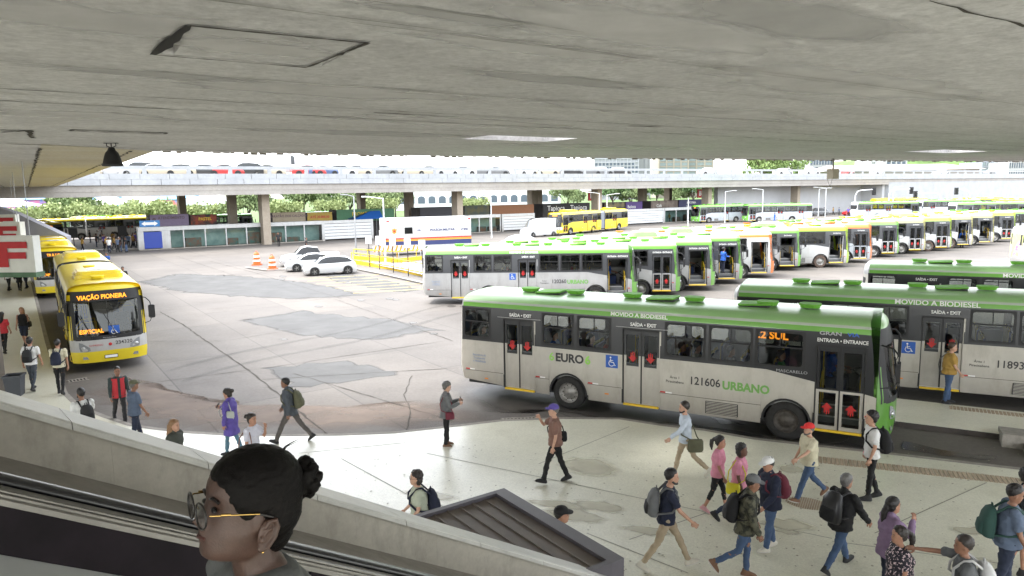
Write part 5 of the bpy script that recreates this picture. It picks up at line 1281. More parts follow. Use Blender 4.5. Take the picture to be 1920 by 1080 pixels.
    if bmm is not None:
        t = MB(); stack(t, [(T(-.10), .09*gw, hips*.84)]+[(T(z), a+.010, w_+.010) for z, a, w_ in trunk if -.05 < z < .1])
        for j in joints:
            if kind == 'pants': chain(t, [j[0]+V((0, 0, .02)), j[0].lerp(j[1], .5), j[1], j[1].lerp(j[2], .4), j[1].lerp(j[2], .97)], [.087*gw**.7, .078*gw**.6, .064, .062, .056])
            elif kind == 'slim': chain(t, [j[0]+V((0, 0, .02)), j[0].lerp(j[1], .5), j[1], j[1].lerp(j[2], .4), j[1].lerp(j[2], .97)], [.085*gw**.7, .075*gw**.6, .056, .056, .044])
            elif kind == 'capri': chain(t, [j[0]+V((0, 0, .02)), j[0].lerp(j[1], .5), j[1], j[1].lerp(j[2], .45)], [.085*gw**.7, .074*gw**.6, .055, .054])
            else: chain(t, [j[0]+V((0, 0, .02)), j[0].lerp(j[1], .5), j[0].lerp(j[1], .92)], [.09*gw**.7, .086*gw**.5, .08])
        if kind == 'skirt': stack(t, [(T(-.55), .13*gw, .19*gw), (T(-.2), .125*gw, .18*gw), (T(.05), .11*gw, hips)])
        me = remeshed(sc(t), vox, [bmm], 'trousers' if kind in ('pants', 'slim', 'capri') else kind, 3, .013*k, len(PEOPLE)+7); link(me.name, me, root)
    for j in joints:        # shoes
        s_ = MB(); a = j[3]; R3 = Matrix.Translation(j[2]) @ Matrix.Rotation(-a, 4, 'Y')
        e = MB(); stack(e, [(V((.045, 0, -.085)), .125, .042), (V((.045, 0, -.065)), .13, .046), (V((.035, 0, -.04)), .115, .043), (V((.0, 0, -.01)), .062, .04), (V((-.01, 0, .03)), .045, .038)]); e.xf(R3); s_.add(e.v, e.f, 0, True)
        e = MB(); stack(e, [(V((.045, 0, -.09)), .128, .046), (V((.045, 0, -.07)), .134, .05)]); e.xf(R3); s_.add(e.v, e.f, 1, True)
        link('shoe', sc(s_).mesh('shoe', [shoes or cloth('shoe black', (.02, .02, .021)), RUB if not shoes or shoes.name.endswith('black') else cloth('sole pale', (.5, .48, .44))]), root)
    # hair, cap
    hm = mat('hair '+hair[1], HAIRC[hair[1]], .5, var=.35, scale=40)
    style = hair[0]
    if style != 'bald':
        t = MB(); q = {'crop': (.008, .012), 'short': (.012, .016), 'curly': (.022, .024)}.get(style, (.013, .016))
        e = MB(); e.ball((-.016, 0, .036+q[0]*.4), (.096+q[0], .076+q[0], .086+q[1]), 0, 18, 12)
        if style not in ('crop',): e.ball((-.045, 0, -.01), (.062, .071+q[0]*.6, .075), 0, 14, 8)
        else: e.ball((-.05, 0, .0), (.055, .068, .06), 0, 14, 8)
        if style == 'bun': e.ball((-.14, 0, .05), (.05, .05, .05)); e.ball((-.045, 0, -.02), (.068, .076, .075))
        if style == 'pony': e.ball((-.125, 0, .045), (.035, .03, .035)); e.tube([(-.13, 0, .05), (-.175, 0, .0), (-.18, 0, -.1), (-.165, 0, -.19)], [.03, .042, .038, .015])
        if style == 'long': e.tube([(-.07, 0, .02), (-.09, 0, -.1), (-.11, 0, -.2), (-.11, 0, -.31)], [.085, .085, .085, .05]); e.ball((-.03, 0, 0), (.075, .084, .09))
        if style == 'bob': e.ball((-.035, 0, -.035), (.08, .09, .1))
        if style == 'braid': e.tube([(-.09, 0, .0), (-.13, .02, -.12), (-.12, .03, -.25), (-.09, .04, -.38), (-.09, .05, -.48)], [.05, .045, .04, .036, .015]); e.ball((-.03, 0, .0), (.08, .084, .09))
        e.xf(Mh); t.add(e.v, e.f, 0, True)
        # keep the face clear: carve with a plane by shrinking points in front of it
        inv = Mh.inverted(); nv = []
        for v_ in t.v:
            l = inv @ V(v_)
            lim = .062 if l.z > .06 else .030 if l.z > .02 else -.002
            if l.x > lim: l.x = lim+(l.x-lim)*.25 if l.z > .06 else lim
            nv.append(tuple(Mh @ l))
        t.v = nv
        me = remeshed(sc(t), max(vox*.7, .009), [hm], 'hair', 1, .012*k if style in ('curly', 'bun', 'long', 'bob', 'pony') else .006*k, 3, 30.); link('hair', me, root)
    if beard:
        t = MB(); e = MB(); e.ball((.05, 0, -.085), (.042, .048, .034)); e.tube([(.0, -.064, -.05), (.03, -.058, -.075), (.07, -.03, -.095), (.08, 0, -.1), (.07, .03, -.095), (.03, .058, -.075), (0, .064, -.05)], .016); e.xf(Mh); t.add(e.v, e.f, 0, True)
        link('beard', sc(t).mesh('beard', mat('hair '+beard, HAIRC[beard], .6, var=.3, scale=40)), root)
    if hat:
        ht, hmm = hat; t = MB(); e = MB()
        if ht == 'cap':
            e.ball((-.01, 0, .05), (.108, .09, .088), 0, 18, 10); nv = []
            e.v = [(x_, y_, max(z_, .038)) for x_, y_, z_ in e.v]
            for i, (r0, dz) in enumerate(((1, 0), (1, .008))):
                pass
            P = [(.085+.075*math.cos(a), .078*math.sin(a)) for a in [math.radians(q) for q in range(-90, 91, 18)]]
            e.prism([(x_, y_) for x_, y_ in P]+[(.05, .07), (.05, -.07)], .04, .048); e.ball((-.01, 0, .137), .008, 0, 6, 4)
        else:
            e.ball((-.01, 0, .05), (.11, .092, .09), 0, 18, 10); e.v = [(x_, y_, max(z_, .03)) for x_, y_, z_ in e.v]
            e.lathe([(.09, .03), (.13, .022), (.13, .03), (.09, .045)], 18)
        e.xf(Mh); t.add(e.v, e.f, 0, True); link('cap' if ht == 'cap' else 'hat', sc(t).mesh('cap', hmm, sharp=50), root)
    if glasses:
        t = MB()
        for s in (-1, 1):
            t.tube([Mh @ V((.095, s*.033+.022*math.cos(a), .004+.018*math.sin(a))) for a in [2*PI*i/12 for i in range(13)]], .0025, 0, 4); t.tube([Mh @ V((.092, s*.055, .008)), Mh @ V((0, s*.078, .005))], .0025, 0, 4)
        link('spectacles', sc(t).mesh('spectacles', RUB), root)
    PEOPLE.append(root)
    info = dict(root=root, k=k, T=T, A=A, up=up, fx=fx, Mh=Mh, gw=gw, th=.03, J=joints)
    return info
def w_of(P, v):
    r = P['root']; return Matrix.Translation(r.location) @ Matrix.Rotation(r.rotation_euler.z, 4, 'Z') @ (Vector(v)*P['k'])
def own_frame(P, name, label, cat, origin):
    r = P['root']; o = empty(name, w_of(P, origin), r.rotation_euler.z, label, cat); return o
def backpack(P, label, m, m2=None, size=1., low=0., dx=0.):
    T, k = P['T'], P['k']; lean = math.atan2(P['up'].x, P['up'].z); org = T(.14-low)
    o = own_frame(P, 'backpack', label, 'backpack', org); s = size; D = (.112*P['gw']+.045+dx)
    Rm = Matrix.Rotation(lean, 4, 'Y')
    mb = MB(); stack(mb, [(Vector((-D-.055*s, 0, -.10*s)), .075*s, .13*s), (Vector((-D-.075*s, 0, -.06*s)), .10*s, .155*s), (Vector((-D-.075*s, 0, .08*s)), .105*s, .155*s), (Vector((-D-.065*s, 0, .22*s)), .09*s, .145*s), (Vector((-D-.05*s, 0, .30*s)), .065*s, .115*s), (Vector((-D-.04*s, 0, .335*s)), .03*s, .06*s)], n=20)
    mb.v = [tuple(Rm @ Vector(v)*k) for v in mb.v]; mb.build('bag_body', m, o)
    mb = MB(); stack(mb, [(Vector((-D-.155*s, 0, -.06*s)), .04*s, .11*s), (Vector((-D-.165*s, 0, .0)), .045*s, .12*s), (Vector((-D-.155*s, 0, .10*s)), .04*s, .115*s), (Vector((-D-.14*s, 0, .13*s)), .02*s, .09*s)], n=16)
    mb.v = [tuple(Rm @ Vector(v)*k) for v in mb.v]; mb.build('pocket', m2 or m, o)
    mb = MB(); mb.tube([(-D-.03, -.03, .32*s), (-D-.04, -.02, .38*s), (-D-.04, .02, .38*s), (-D-.03, .03, .32*s)], .01, n=5); mb.v = [tuple(Rm @ Vector(v)*k) for v in mb.v]; mb.build('handle', m, o)
    for sg in (1, -1):
        mb = MB(); y = .085; G_ = P['gw']; pts = [(-D, sg*y, .28*s), (-.06, sg*(y+.02), .40+low), (.03, sg*(y+.02), .385+low), (.105*G_+.03, sg*(y+.015), .27+low), (.115*G_+.03, sg*(y+.03), .15+low), (.06, sg*(.165*G_+.01), .04+low), (-.06, sg*(.15*G_), .0+low*.5), (-D, sg*.12, -.04)]
        # flat strap
        pr_ = [Vector(q) for q in pts]; ring = []
        mb.tube(pr_, .018, n=6); mb.v = [tuple(Rm @ Vector(v)*k) for v in mb.v]; mb.build('strap', m, o)
    return o
def shoulder_bag(P, label, m, side=1, hip=-.08, size=1., back=0., cross=False, name='shoulder_bag', cat='bag'):
    T, k = P['T'], P['k']; y = side*(.19*P['gw']+.03)
    o = own_frame(P, name, label, cat, T(0)); s = size
    mb = MB(); stack(mb, [(Vector((-back, y, hip-.14*s)), .13*s, .045*s), (Vector((-back, y, hip-.10*s)), .15*s, .06*s), (Vector((-back, y, hip+.06*s)), .145*s, .055*s), (Vector((-back, y, hip+.10*s)), .12*s, .025*s)], n=16); mb.v = [tuple(Vector(v)*k) for v in mb.v]; mb.build('bag_body', m, o)
    ys = -side*.10 if cross else side*.13
    G_ = P['gw']; mb = MB()
    f = [(-back+.08, y, hip+.08*s), (.10*G_+.03, y*.75, .15), (.115*G_+.03, (y+ys)/2 if cross else y*.85, .30), (.05, ys, .50), (-.04, ys, .515), (-.12*G_-.02, (y+ys)/2 if cross else y*.85, .30), (-.11*G_-.03-back*.3, y*.85, .12), (-back-.08, y, hip+.08*s)]
    mb.tube(f, .013, n=6); mb.v = [tuple(Vector(v)*k) for v in mb.v]; mb.build('strap', m, o); return o
def phone(P, which, label):
    s0, el, wr, d2 = P['A'][which]; o = own_frame(P, 'phone', label, 'phone', wr+d2*.09)
    mb = MB(); mb.box((-.006, -.036, -.05), (.006, .036, .09)); mb.xf(Matrix.Rotation(-.5, 4, 'Y')); mb.build('case', RUB, o); mb = MB(); mb.box((-.0085, -.033, -.046), (-.0062, .033, .086)); mb.xf(Matrix.Rotation(-.5, 4, 'Y')); mb.build('screen', mat('phone screen', (.05, .06, .08), .1), o)
# ------------------------------------------------------------------ the passers-by
K_ = .12
def at(x, y, h=K_): q = G(x, y, h); return (q.x, q.y, q.z)
JE = cloth('jeans', (.045, .08, .155)); JED = cloth('dark jeans', (.015, .022, .045)); KHA = cloth('khaki', (.36, .29, .20)); BLK = cloth('black', (.007, .007, .008)); CHA = cloth('charcoal', (.022, .022, .024)); NAV = cloth('navy', (.010, .014, .034)); WHI = cloth('white', (.66, .66, .65)); CRE = cloth('cream', (.56, .52, .38)); PIN = cloth('pink', (.60, .24, .33)); GRE = cloth('grey', (.13, .135, .14)); BRN = cloth('brown', (.20, .11, .085)); LBL = cloth('pale blue', (.50, .56, .64)); MUS = cloth('mustard', (.36, .22, .05)); PUR = cloth('purple', (.105, .075, .32)); LAV = cloth('lavender', (.22, .15, .25)); RED_ = cloth('red', (.45, .03, .04)); OLI = cloth('olive', (.10, .10, .06)); SAG = cloth('sage', (.40, .43, .34)); SLB = cloth('slate blue', (.09, .12, .18)); ROY = cloth('royal blue', (.02, .10, .42)); GRN = cloth('green', (.05, .25, .08)); MAR = cloth('maroon', (.13, .02, .035)); DGN = cloth('dark green', (.02, .06, .05))
CAMO = cloth('camouflage', (.016, .018, .012), (.085, .082, .052), scale=11, thresh=(.44, .56)); FLO = cloth('floral', (.018, .016, .025), (.62, .48, .50), scale=30, thresh=(.57, .6), detail=2)
SHW = cloth('shoe cream', (.55, .52, .45)); SHP = cloth('shoe pink', (.55, .30, .32)); SHB = cloth('shoe brown', (.16, .085, .05)); SHK = cloth('shoe black', (.02, .02, .021))
LEFT, RIGHT, AWAY, NEAR = PI, 0., PI/2, -PI/2
# right hand crowd
P = person('man in navy polo and khaki trousers striding right with a grey backpack', at(1248, 1068), RIGHT-.12, 1.76, 1.0, ('tee', NAV), ('slim', KHA), SHW, 4, ('crop', 'black'), pose=dict(legs=((.52, .12), (-.36, .22)), arms=((-.3, .14, .3), (.55, .16, .3))), lean=.08, beard='black')
backpack(P, 'grey backpack on the man in navy polo and khaki trousers', GRE, CHA)
P = person('older man in purple cap and brown shirt walking left over the pale floor', at(1042, 905), LEFT, 1.72, 1.12, ('tee', BRN), ('pants', BLK), SHK, 0, ('crop', 'grey'), ('cap', PUR), dict(legs=((.42, .2), (-.25, .12)), arms=((.0, .14, .25), (.95, .1, 1.75, .5))), lean=.02)
shoulder_bag(P, 'black shoulder bag on the man in the purple cap', BLK, -1, .05, .95, .13, True)
P = person('woman in grey cardigan standing still and reading a phone at the kerb', at(838, 836), RIGHT+.1, 1.6, 1.05, ('jacket', GRE), ('pants', BLK), SHB, 0, ('curly', 'grey'), None, dict(legs=((.03, .03), (-.02, .03)), arms=((.35, .1, 1.55, .25), (.35, .1, 1.5, .3))), female=True, hpitch=.3)
shoulder_bag(P, 'brown handbag hanging from the arm of the woman in grey cardigan', MAR, -1, .0, .8, -.1)
phone(P, 0, 'phone held up by the woman in grey cardigan')
P = person('bearded man in pale blue shirt and khaki trousers striding left past the bus', at(1284, 897), LEFT, 1.72, .98, ('long', LBL), ('slim', KHA), SHW, 0, ('crop', 'dark'), None, dict(legs=((-.45, .35), (.28, .06)), arms=((.7, .22, .25), (-.25, .12, .2))), beard='black')
shoulder_bag(P, 'olive messenger bag on the bearded man in the pale blue shirt', OLI, 1, -.05, 1.15, .16, True)
P = person('ponytailed woman in pink shirt and black leggings walking right', at(1344, 962), RIGHT-.5, 1.53, 1.03, ('tee', PIN), ('capri', BLK), SHP, 1, ('pony', 'black'), None, STEP, female=True)
P = person('woman in pink shirt and dark jeans with a yellow shopping bag', at(1383, 985), RIGHT-.5, 1.58, 1.12, ('tee', PIN), ('slim', JED), SHK, 3, ('bob', 'black'), None, dict(legs=((.2, .05), (-.3, .5)), arms=((.1, .12, .2), (.05, .12, .3))), female=True)
shoulder_bag(P, 'yellow shopping bag hanging from the shoulder of the second woman in pink', mat('bag yellow', (.62, .55, .02), .4, var=.1), -1, -.02, .95, .06, name='shopping_bag')
P = person('man in camouflage jacket and grey cap stepping right in jeans and sandals', at(1395, 1085), RIGHT-.25, 1.74, 1.05, ('jacket', CAMO), ('slim', JE), SHB, 2, ('crop', 'black'), ('cap', GRE), dict(legs=((.1, .12), (-.25, .75)), arms=((.1, .1, .3), (.1, .12, .35))), lean=.1, hpitch=.15)
backpack(P, 'black backpack on the man in the camouflage jacket', BLK, CHA)
P = person('man in white cap and navy hooded top walking left in jeans', at(1442, 1030), LEFT+.25, 1.65, 1.12, ('jacket', NAV), ('pants', JE), SHW, 1, ('crop', 'black'), ('cap', WHI), dict(legs=((.2, .1), (-.12, .1)), arms=((.25, .1, .5, .1), (.3, .12, .6, .1))), lean=.08, hpitch=.2)
backpack(P, 'dark red backpack on the man in the white cap', MAR, MAR)
P = person('old man in red cap and cream shirt walking left with one arm out', at(1514, 937), LEFT+.15, 1.62, 1.2, ('tee', CRE), ('pants', JE), SHB, 0, ('crop', 'grey'), ('cap', cloth('cap red', (.62, .03, .03))), dict(legs=((.42, .1), (-.35, .45)), arms=((.85, .25, .3), (.2, .1, .3))), beard='grey', lean=.02)
P = person('young man in white printed shirt and black trousers walking left beside the bus door', at(1630, 936), LEFT-.15, 1.78, .96, ('tee', cloth('white printed', (.66, .66, .65), (.60, .20, .26), scale=6, thresh=(.62, .66))), ('slim', BLK), SHK, 4, ('curly', 'black'), None, dict(legs=((.1, .05), (-.1, .2)), arms=((.05, .12, .3), (-.1, .12, .3))))
backpack(P, 'black backpack on the young man in the white printed shirt', BLK, BLK, 1.05)
P = person('grey haired man in black jacket striding right, seen from behind', at(1572, 1066), RIGHT+.45, 1.64, 1.15, ('jacket', BLK), ('pants', JE), SHK, 1, ('short', 'grey'), None, dict(legs=((.42, .1), (-.42, .25)), arms=((-.1, .16, .2), (.45, .22, .25))), lean=.12)
backpack(P, 'big shiny black backpack on the grey haired man in black', mat('nylon black', (.014, .014, .016), .4, var=.3), BLK, 1.2)
P = person('woman with a long black braid and lavender hooded top, hand at her mouth', at(1660, 1128), RIGHT+.1, 1.62, 1.0, ('jacket', LAV), ('slim', JED), SHK, 1, ('braid', 'black'), None, dict(legs=((.1, .05), (-.1, .1)), arms=((.2, .1, .5), (.75, .1, 2.0, .35))), female=True)
P = person('stout woman in black floral blouse with grey streaked ponytail at the bottom edge', at(1680, 1192), LEFT-.1, 1.58, 1.35, ('tee', FLO), ('pants', BLK), SHK, 1, ('pony', 'dark'), None, STAND, female=True)
P = person('man in grey shirt with one arm stretched out behind the floral bloused woman', at(1800, 1240), LEFT-.35, 1.72, 1.1, ('tee', cloth('grey tee', (.10, .105, .11))), ('pants', JED), SHK, 2, ('crop', 'dark'), None, dict(legs=((.1, .05), (-.1, .1)), arms=((.35, .15, .9), (1.45, .25, .05))), lean=.05)
backpack(P, 'white and black backpack on the man stretching his arm out', cloth('bag white', (.5, .5, .5)), BLK, 1.05)
P = person('big man in slate blue shirt and dark jeans walking right with a dark green backpack', at(1880, 1128), RIGHT-.35, 1.82, 1.28, ('tee', SLB), ('pants', JED), SHK, 2, ('crop', 'black'), None, dict(legs=((.1, .05), (-.15, .2)), arms=((-.1, .15, .2), (.2, .15, .25))), hpitch=.25)
backpack(P, 'dark green backpack on the big man in slate blue', DGN, DGN)
P = person('man in black shirt and striped shorts raising a hand to his red headband', at(1908, 1085), RIGHT-.6, 1.8, 1.15, ('tee', cloth('near black', (.016, .018, .024))), ('shorts', BLK), SHK, 1, ('curly', 'black'), ('cap', cloth('cap red', (.62, .03, .03))), dict(legs=((.1, .05), (-.15, .2)), arms=((1.3, .3, 1.8, .1), (.1, .15, .25))))
P = person('balding man in mustard shirt and jeans waiting on the island platform', (*at(1776, 756, .15)[:2], .15), RIGHT-.35, 1.74, 1.4, ('tee', MUS), ('pants', JE), SHK, 0, ('crop', 'brown'), None, dict(legs=((.06, .03), (-.08, .05)), arms=((.08, .12, .2), (.25, .1, .4))))
shoulder_bag(P, 'small grey bag held by the man in mustard', GRE, 1, -.12, .5, .1)
P = person('woman in sage blouse and blue jeans standing behind the kiosk roof', at(790, 1058), LEFT+.25, 1.64, 1.18, ('tee', SAG), ('pants', JE), SHK, 0, ('bob', 'dark'), None, dict(legs=((.03, .03), (-.03, .03)), arms=((.1, .12, .6), (.15, .12, .7))), female=True, glasses=True)
backpack(P, 'navy backpack on the woman in the sage blouse', NAV, NAV, .95)
P = person('person in black cap passing behind the kiosk roof, only the cap showing', (G(1048, 968, 1.66).x, G(1048, 968, 1.66).y, K_), RIGHT, 1.66, 1., ('tee', BLK), ('pants', BLK), SHK, 1, ('crop', 'black'), ('cap', BLK), STEP)
# left hand group
P = person('man in dark grey jacket striding left with an olive backpack', at(548, 829), LEFT, 1.74, 1.02, ('jacket', cloth('jacket grey', (.07, .08, .095))), ('pants', cloth('grey brown', (.09, .08, .075))), SHK, 2, ('crop', 'black'), None, dict(legs=((.5, .1), (-.5, .2)), arms=((-.25, .12, .3), (.25, .12, .4))), lean=.1)
backpack(P, 'olive backpack on the man in the dark grey jacket', OLI, OLI)
P = person('woman in purple raincoat walking left and holding a phone', at(437, 853), LEFT-.15, 1.62, 1.15, ('coat', PUR), ('slim', cloth('teal jeans', (.09, .18, .24))), SHK, 1, ('bun', 'dark'), None, dict(legs=((.15, .05), (-.15, .2)), arms=((-.05, .25, .2), (.45, .12, 1.35))), female=True, hpitch=.2)
phone(P, 1, 'phone held by the woman in the purple raincoat')
shoulder_bag(P, 'pale grey backpack on the woman in the purple raincoat', cloth('bag pale', (.4, .42, .4)), 1, .25, .7, .16)
P = person('woman in white shirt with a hand to her cheek behind the stone parapet', at(478, 914), RIGHT-.35, 1.62, 1.1, ('tee', cloth('lilac white', (.58, .58, .66))), ('pants', JED), SHK, 1, ('bun', 'dark'), None, dict(legs=((.03, .03), (-.03, .03)), arms=((.7, .15, 2.2, .25), (.05, .12, .3))), female=True)
shoulder_bag(P, 'brown shoulder bag on the woman holding her cheek', BRN, -1, -.05, .9, .1)
P = person('woman with auburn hair and dark green jacket behind the stone parapet', at(335, 928), RIGHT-.2, 1.62, 1.05, ('jacket', cloth('army green', (.05, .055, .045))), ('pants', JED), SHK, 4, ('long', 'fair'), None, STEP, female=True)
P = person('man in slate shirt and grey cap walking away beside the red vested attendant', at(258, 838), RIGHT+.9, 1.7, 1.05, ('tee', SLB), ('pants', JED), SHK, 2, ('crop', 'grey'), ('cap', OLI), STEP)
P = person('attendant in red vest over dark sleeves standing in the road', at(228, 795, .02), RIGHT-.9, 1.64, 1.0, ('long', cloth('attendant sleeves', (.03, .045, .045))), ('pants', CHA), SHK, 2, ('crop', 'black'), None, dict(legs=((.1, .05), (-.4, .35)), arms=((.1, .12, .3), (.1, .12, .3))))
VEST = [P['root']]
t_ = MB(); 
for sg in (-1, 1):
    for (z0, z1) in ((-.10, .10), (.10, .30), (.30, .48)):
        t_.add([P['T'](z, x) + Vector((0, sg*y, 0)) for z in (z0, z1) for x, y in ((.142, .035), (.125, .12), (.03, .185), (-.10, .13), (-.14, 0))], [(i, i+1, i+6, i+5) if sg < 0 else (i+1, i, i+5, i+6) for i in range(4)], 0, True)
t_.v = [tuple(Vector(v)*P['k']*1.02) for v in t_.v]; t_.build('vest', RED_, P['root'], weld=.001)
P = person('man in white shirt with a black backpack, half hidden by the parapet', at(165, 862), AWAY+.9, 1.74, 1.05, ('tee', WHI), ('pants', JED), SHK, 2, ('crop', 'black'), None, STEP, beard='black')
backpack(P, 'black backpack on the man half hidden by the parapet', CHA, BLK, .95)
P = person('man in cream shirt walking away beside the yellow bus', at(116, 738), AWAY+.25, 1.74, 1.03, ('tee', CRE), ('slim', BLK), SHK, 1, ('crop', 'black'), None, dict(legs=((.12, .05), (-.15, .2)), arms=((.5, .15, 1.5, .1), (-.1, .14, .2))))
backpack(P, 'navy backpack slung behind the man in the cream shirt', NAV, NAV, .95)
P = person('man in white shirt walking away near the litter bin', at(64, 731), AWAY+.15, 1.74, 1.05, ('tee', WHI), ('slim', cloth('slate trousers', (.05, .06, .075))), SHK, 1, ('short', 'black'), None, dict(legs=((.2, .05), (-.2, .3)), arms=((-.1, .16, .3), (.1, .16, .3))))
backpack(P, 'black backpack on the man near the litter bin', CHA, BLK, .95)
P = person('woman in black vest top and denim shorts walking towards the viewer', at(48, 650), NEAR+.25, 1.66, 1.12, ('tank', BLK), ('shorts', JED), SHK, 1, ('long', 'fair'), None, STEP, female=True)
shoulder_bag(P, 'black handbag on the woman in denim shorts', BLK, 1, .1, 1., 0)
P = person('woman in black trousers and red top at the picture edge under the F signs', at(10, 662), AWAY+.2, 1.66, 1.05, ('tee', RED_), ('slim', BLK), SHK, 1, ('long', 'black'), None, STEP, female=True)
for i, (x, y, tp, bt, yw, lb) in enumerate([(18, 545, WHI, BLK, AWAY, 'person in white shirt standing under the nearest F sign'), (38, 545, BLK, BLK, AWAY+.4, 'person in a long black outfit under the nearest F sign'), (50, 541, CHA, JED, NEAR, 'person in charcoal shirt on the kerb side under the nearest F sign')]):
    person(lb, at(x, y), yw, 1.7, 1.05, ('tee' if i != 1 else 'coat', tp), ('pants', bt), SHK, 2, ('short', 'black'), None, STEP, vox=.022)
P = person('person in blue shirt standing beyond the yellow bus roof', at(203, 512, .0), NEAR, 1.7, 1., ('tee', ROY), ('pants', JED), SHK, 2, ('short', 'black'), None, STAND, vox=.022)
P = person('person in dark shirt leaning out beside the yellow bus', at(234, 548, .0), NEAR+.5, 1.7, 1., ('tee', BLK), ('pants', BLK), SHK, 2, ('short', 'black'), None, STEP, vox=.022)
P = person('person in dark shirt crossing the lot behind the white pickup', at(575, 476, .0), RIGHT, 1.72, 1., ('tee', CHA), ('pants', BLK), SHK, 2, ('short', 'black'), None, STEP, vox=.025)
P = person('attendant in royal blue standing by the open door of the olive bus', at(1803, 464, .0), AWAY, 1.72, 1., ('long', ROY), ('pants', NAV), SHK, 2, ('short', 'black'), None, STAND, vox=.025)
q = G(1360, 515, .9); P = person('attendant in royal blue standing in the open doorway of a parked green bus', (q.x+.1, q.y+.9, .9), RIGHT+.5, 1.62, 1.05, ('long', ROY), ('pants', NAV), SHK, 2, ('curly', 'black'), None, dict(legs=((.02, .03), (-.02, .03)), arms=((.5, .1, 1.3), (.4, .1, 1.2))), vox=.022, female=True)
SITP = dict(legs=((1.45, 1.45), (1.45, 1.45)), arms=((.5, .12, .8), (.6, .12, .7)))
def seated(label, bus, x, y, z, tp, sk, hr, female=False, yaw=0., group=None):
    M = Matrix.Translation(bus.location) @ Matrix.Rotation(bus.rotation_euler.z, 4, 'Z'); q = M @ Vector((x, y, z))
    return person(label, (q.x, q.y, q.z-.12), bus.rotation_euler.z+yaw, 1.68, 1.05, ('tee', tp), ('pants', JED), SHK, sk, (hr, 'black'), None, SITP, vox=.024, female=female, sit=.12, group=group)
bu = {o['label']: o for o in bpy.data.objects if o.get('category') == 'bus'}
B0 = next(o for l, o in bu.items() if '120260' in l); seated('driver in royal blue seated at the wheel of the bus numbered 120260', B0, 6.85, .57, 1.42, ROY, 2, 'short')
B1 = next(o for l, o in bu.items() if 'seated driver, third in row' in l); seated('driver in royal blue seated in the third parked bus', B1, 6.85, .57, 1.42, ROY, 2, 'short')
seated('driver seated behind the windscreen of the yellow articulated bus', yb, 6.85, .57, 1.42, CHA, 2, 'short')
for i, (x, y, tp, sk_, hr, fm, lb) in enumerate([(-3.1, -.9, GRE, 1, 'long', True, 'passenger in grey shirt in the rearmost window of the EURO6 bus'), (-2.75, -.7, MAR, 2, 'short', False, 'passenger in maroon shirt in the rearmost window of the EURO6 bus'), (-.62, -.9, ROY, 1, 'short', False, 'passenger in royal blue behind the second window of the EURO6 bus'), (-.05, -.8, BRN, 4, 'bun', True, 'passenger in brown top behind the second window of the EURO6 bus'), (.55, -.9, LAV, 1, 'long', True, 'passenger in lavender top behind the third window of the EURO6 bus'), (1.0, -.75, RED_, 2, 'short', False, 'passenger in red top behind the third window of the EURO6 bus'), (3.2, -.9, BLK, 2, 'short', False, 'passenger in black behind the fourth window of the EURO6 bus'), (3.6, -.85, CRE, 1, 'bun', True, 'passenger in cream behind the fourth window of the EURO6 bus'), (4.5, -.9, GRE, 2, 'short', False, 'passenger in grey behind the fifth window of the EURO6 bus'), (5.75, -.85, GRN, 2, 'short', False, 'passenger in green shirt below the amber destination sign')]):
    seated(lb, fg, x, y, 1.42, tp, sk_, hr, fm)
seated('driver in royal blue seated at the front of the EURO6 bus', fg, 6.85, .57, 1.42, ROY, 2, 'short')
seated('dark silhouetted passenger at a window of the bus numbered 118931', b2, .95, -.8, 1.42, BLK, 3, 'short')
# far crowd: six patterns copied
cr = []
for i, (tp, bt, sk_) in enumerate([(CHA, JED, 2), (PUR, BLK, 1), (BLK, JE, 2), (MUS, BLK, 2), (WHI, JED, 1), (SLB, BLK, 3)]):
    P = person('tmp', (0, 0, 0), 0, 1.7, 1.05, ('tee', tp), ('pants', bt), SHK, sk_, ('short', 'black'), None, STEP if i % 2 else STAND, vox=.034); cr.append(P['root'])
cmap = {}
for c in bpy.data.objects:
    if c.parent: cmap.setdefault(c.parent.name, []).append(c)
R = random.Random(3); nm = ['charcoal shirt', 'purple shirt', 'black shirt', 'mustard shirt', 'white shirt', 'slate shirt']; used = set()
spots = [(158+R.uniform(-4, 112), R.uniform(449, 476)) for _ in range(34)]
spots = [(x, y) for x, y in spots if y < 478-(x-150)*.05]
for i, (x, y) in enumerate(spots):
    k_ = i % 6; src = cr[k_]; o = src if k_ not in used and i < 6 else copy_tree(src, None, cmap); used.add(k_)
    o.location = G(x, y, K_); o.rotation_euler.z = R.uniform(0, 6.28)
    o['label'] = 'person in %s in the crowd waiting beside the far yellow buses' % nm[k_]; o['group'] = 'people in the far waiting crowd wearing a '+nm[k_]
extra = [(1545, 404), (1562, 403), (1573, 404), (1590, 405), (1255, 417), (1262, 416), (1283, 415), (1310, 413), (1302, 414)]
for i, (x, y) in enumerate(extra):
    k_ = (i*2+1) % 6; o = copy_tree(cr[k_], None, cmap); o.location = G(x, y, 0); o.rotation_euler.z = R.uniform(0, 6.28)
    o['label'] = ('person in %s standing by the underpass cars' if i < 4 else 'person in %s waiting inside the far glass shelter') % nm[k_]; o['group'] = 'people far off in a '+nm[k_]+(' by the underpass' if i < 4 else ' in the shelter')
for x, y, lb in ((1452, 417, 'attendant in royal blue walking in front of the lone far green roofed bus'), (1470, 416, 'attendant in royal blue stooping near the lone far green roofed bus')):
    P = person(lb, at(x, y, 0), RIGHT, 1.7, 1., ('tee', ROY), ('pants', ROY), SHK, 2, ('short', 'black'), None, STEP, vox=.034)
P = person('person in dark clothes leaning on the glass kiosk front', at(523, 462, 0), NEAR, 1.7, 1., ('tee', CHA), ('pants', BLK), SHK, 2, ('short', 'black'), None, STAND, vox=.034)
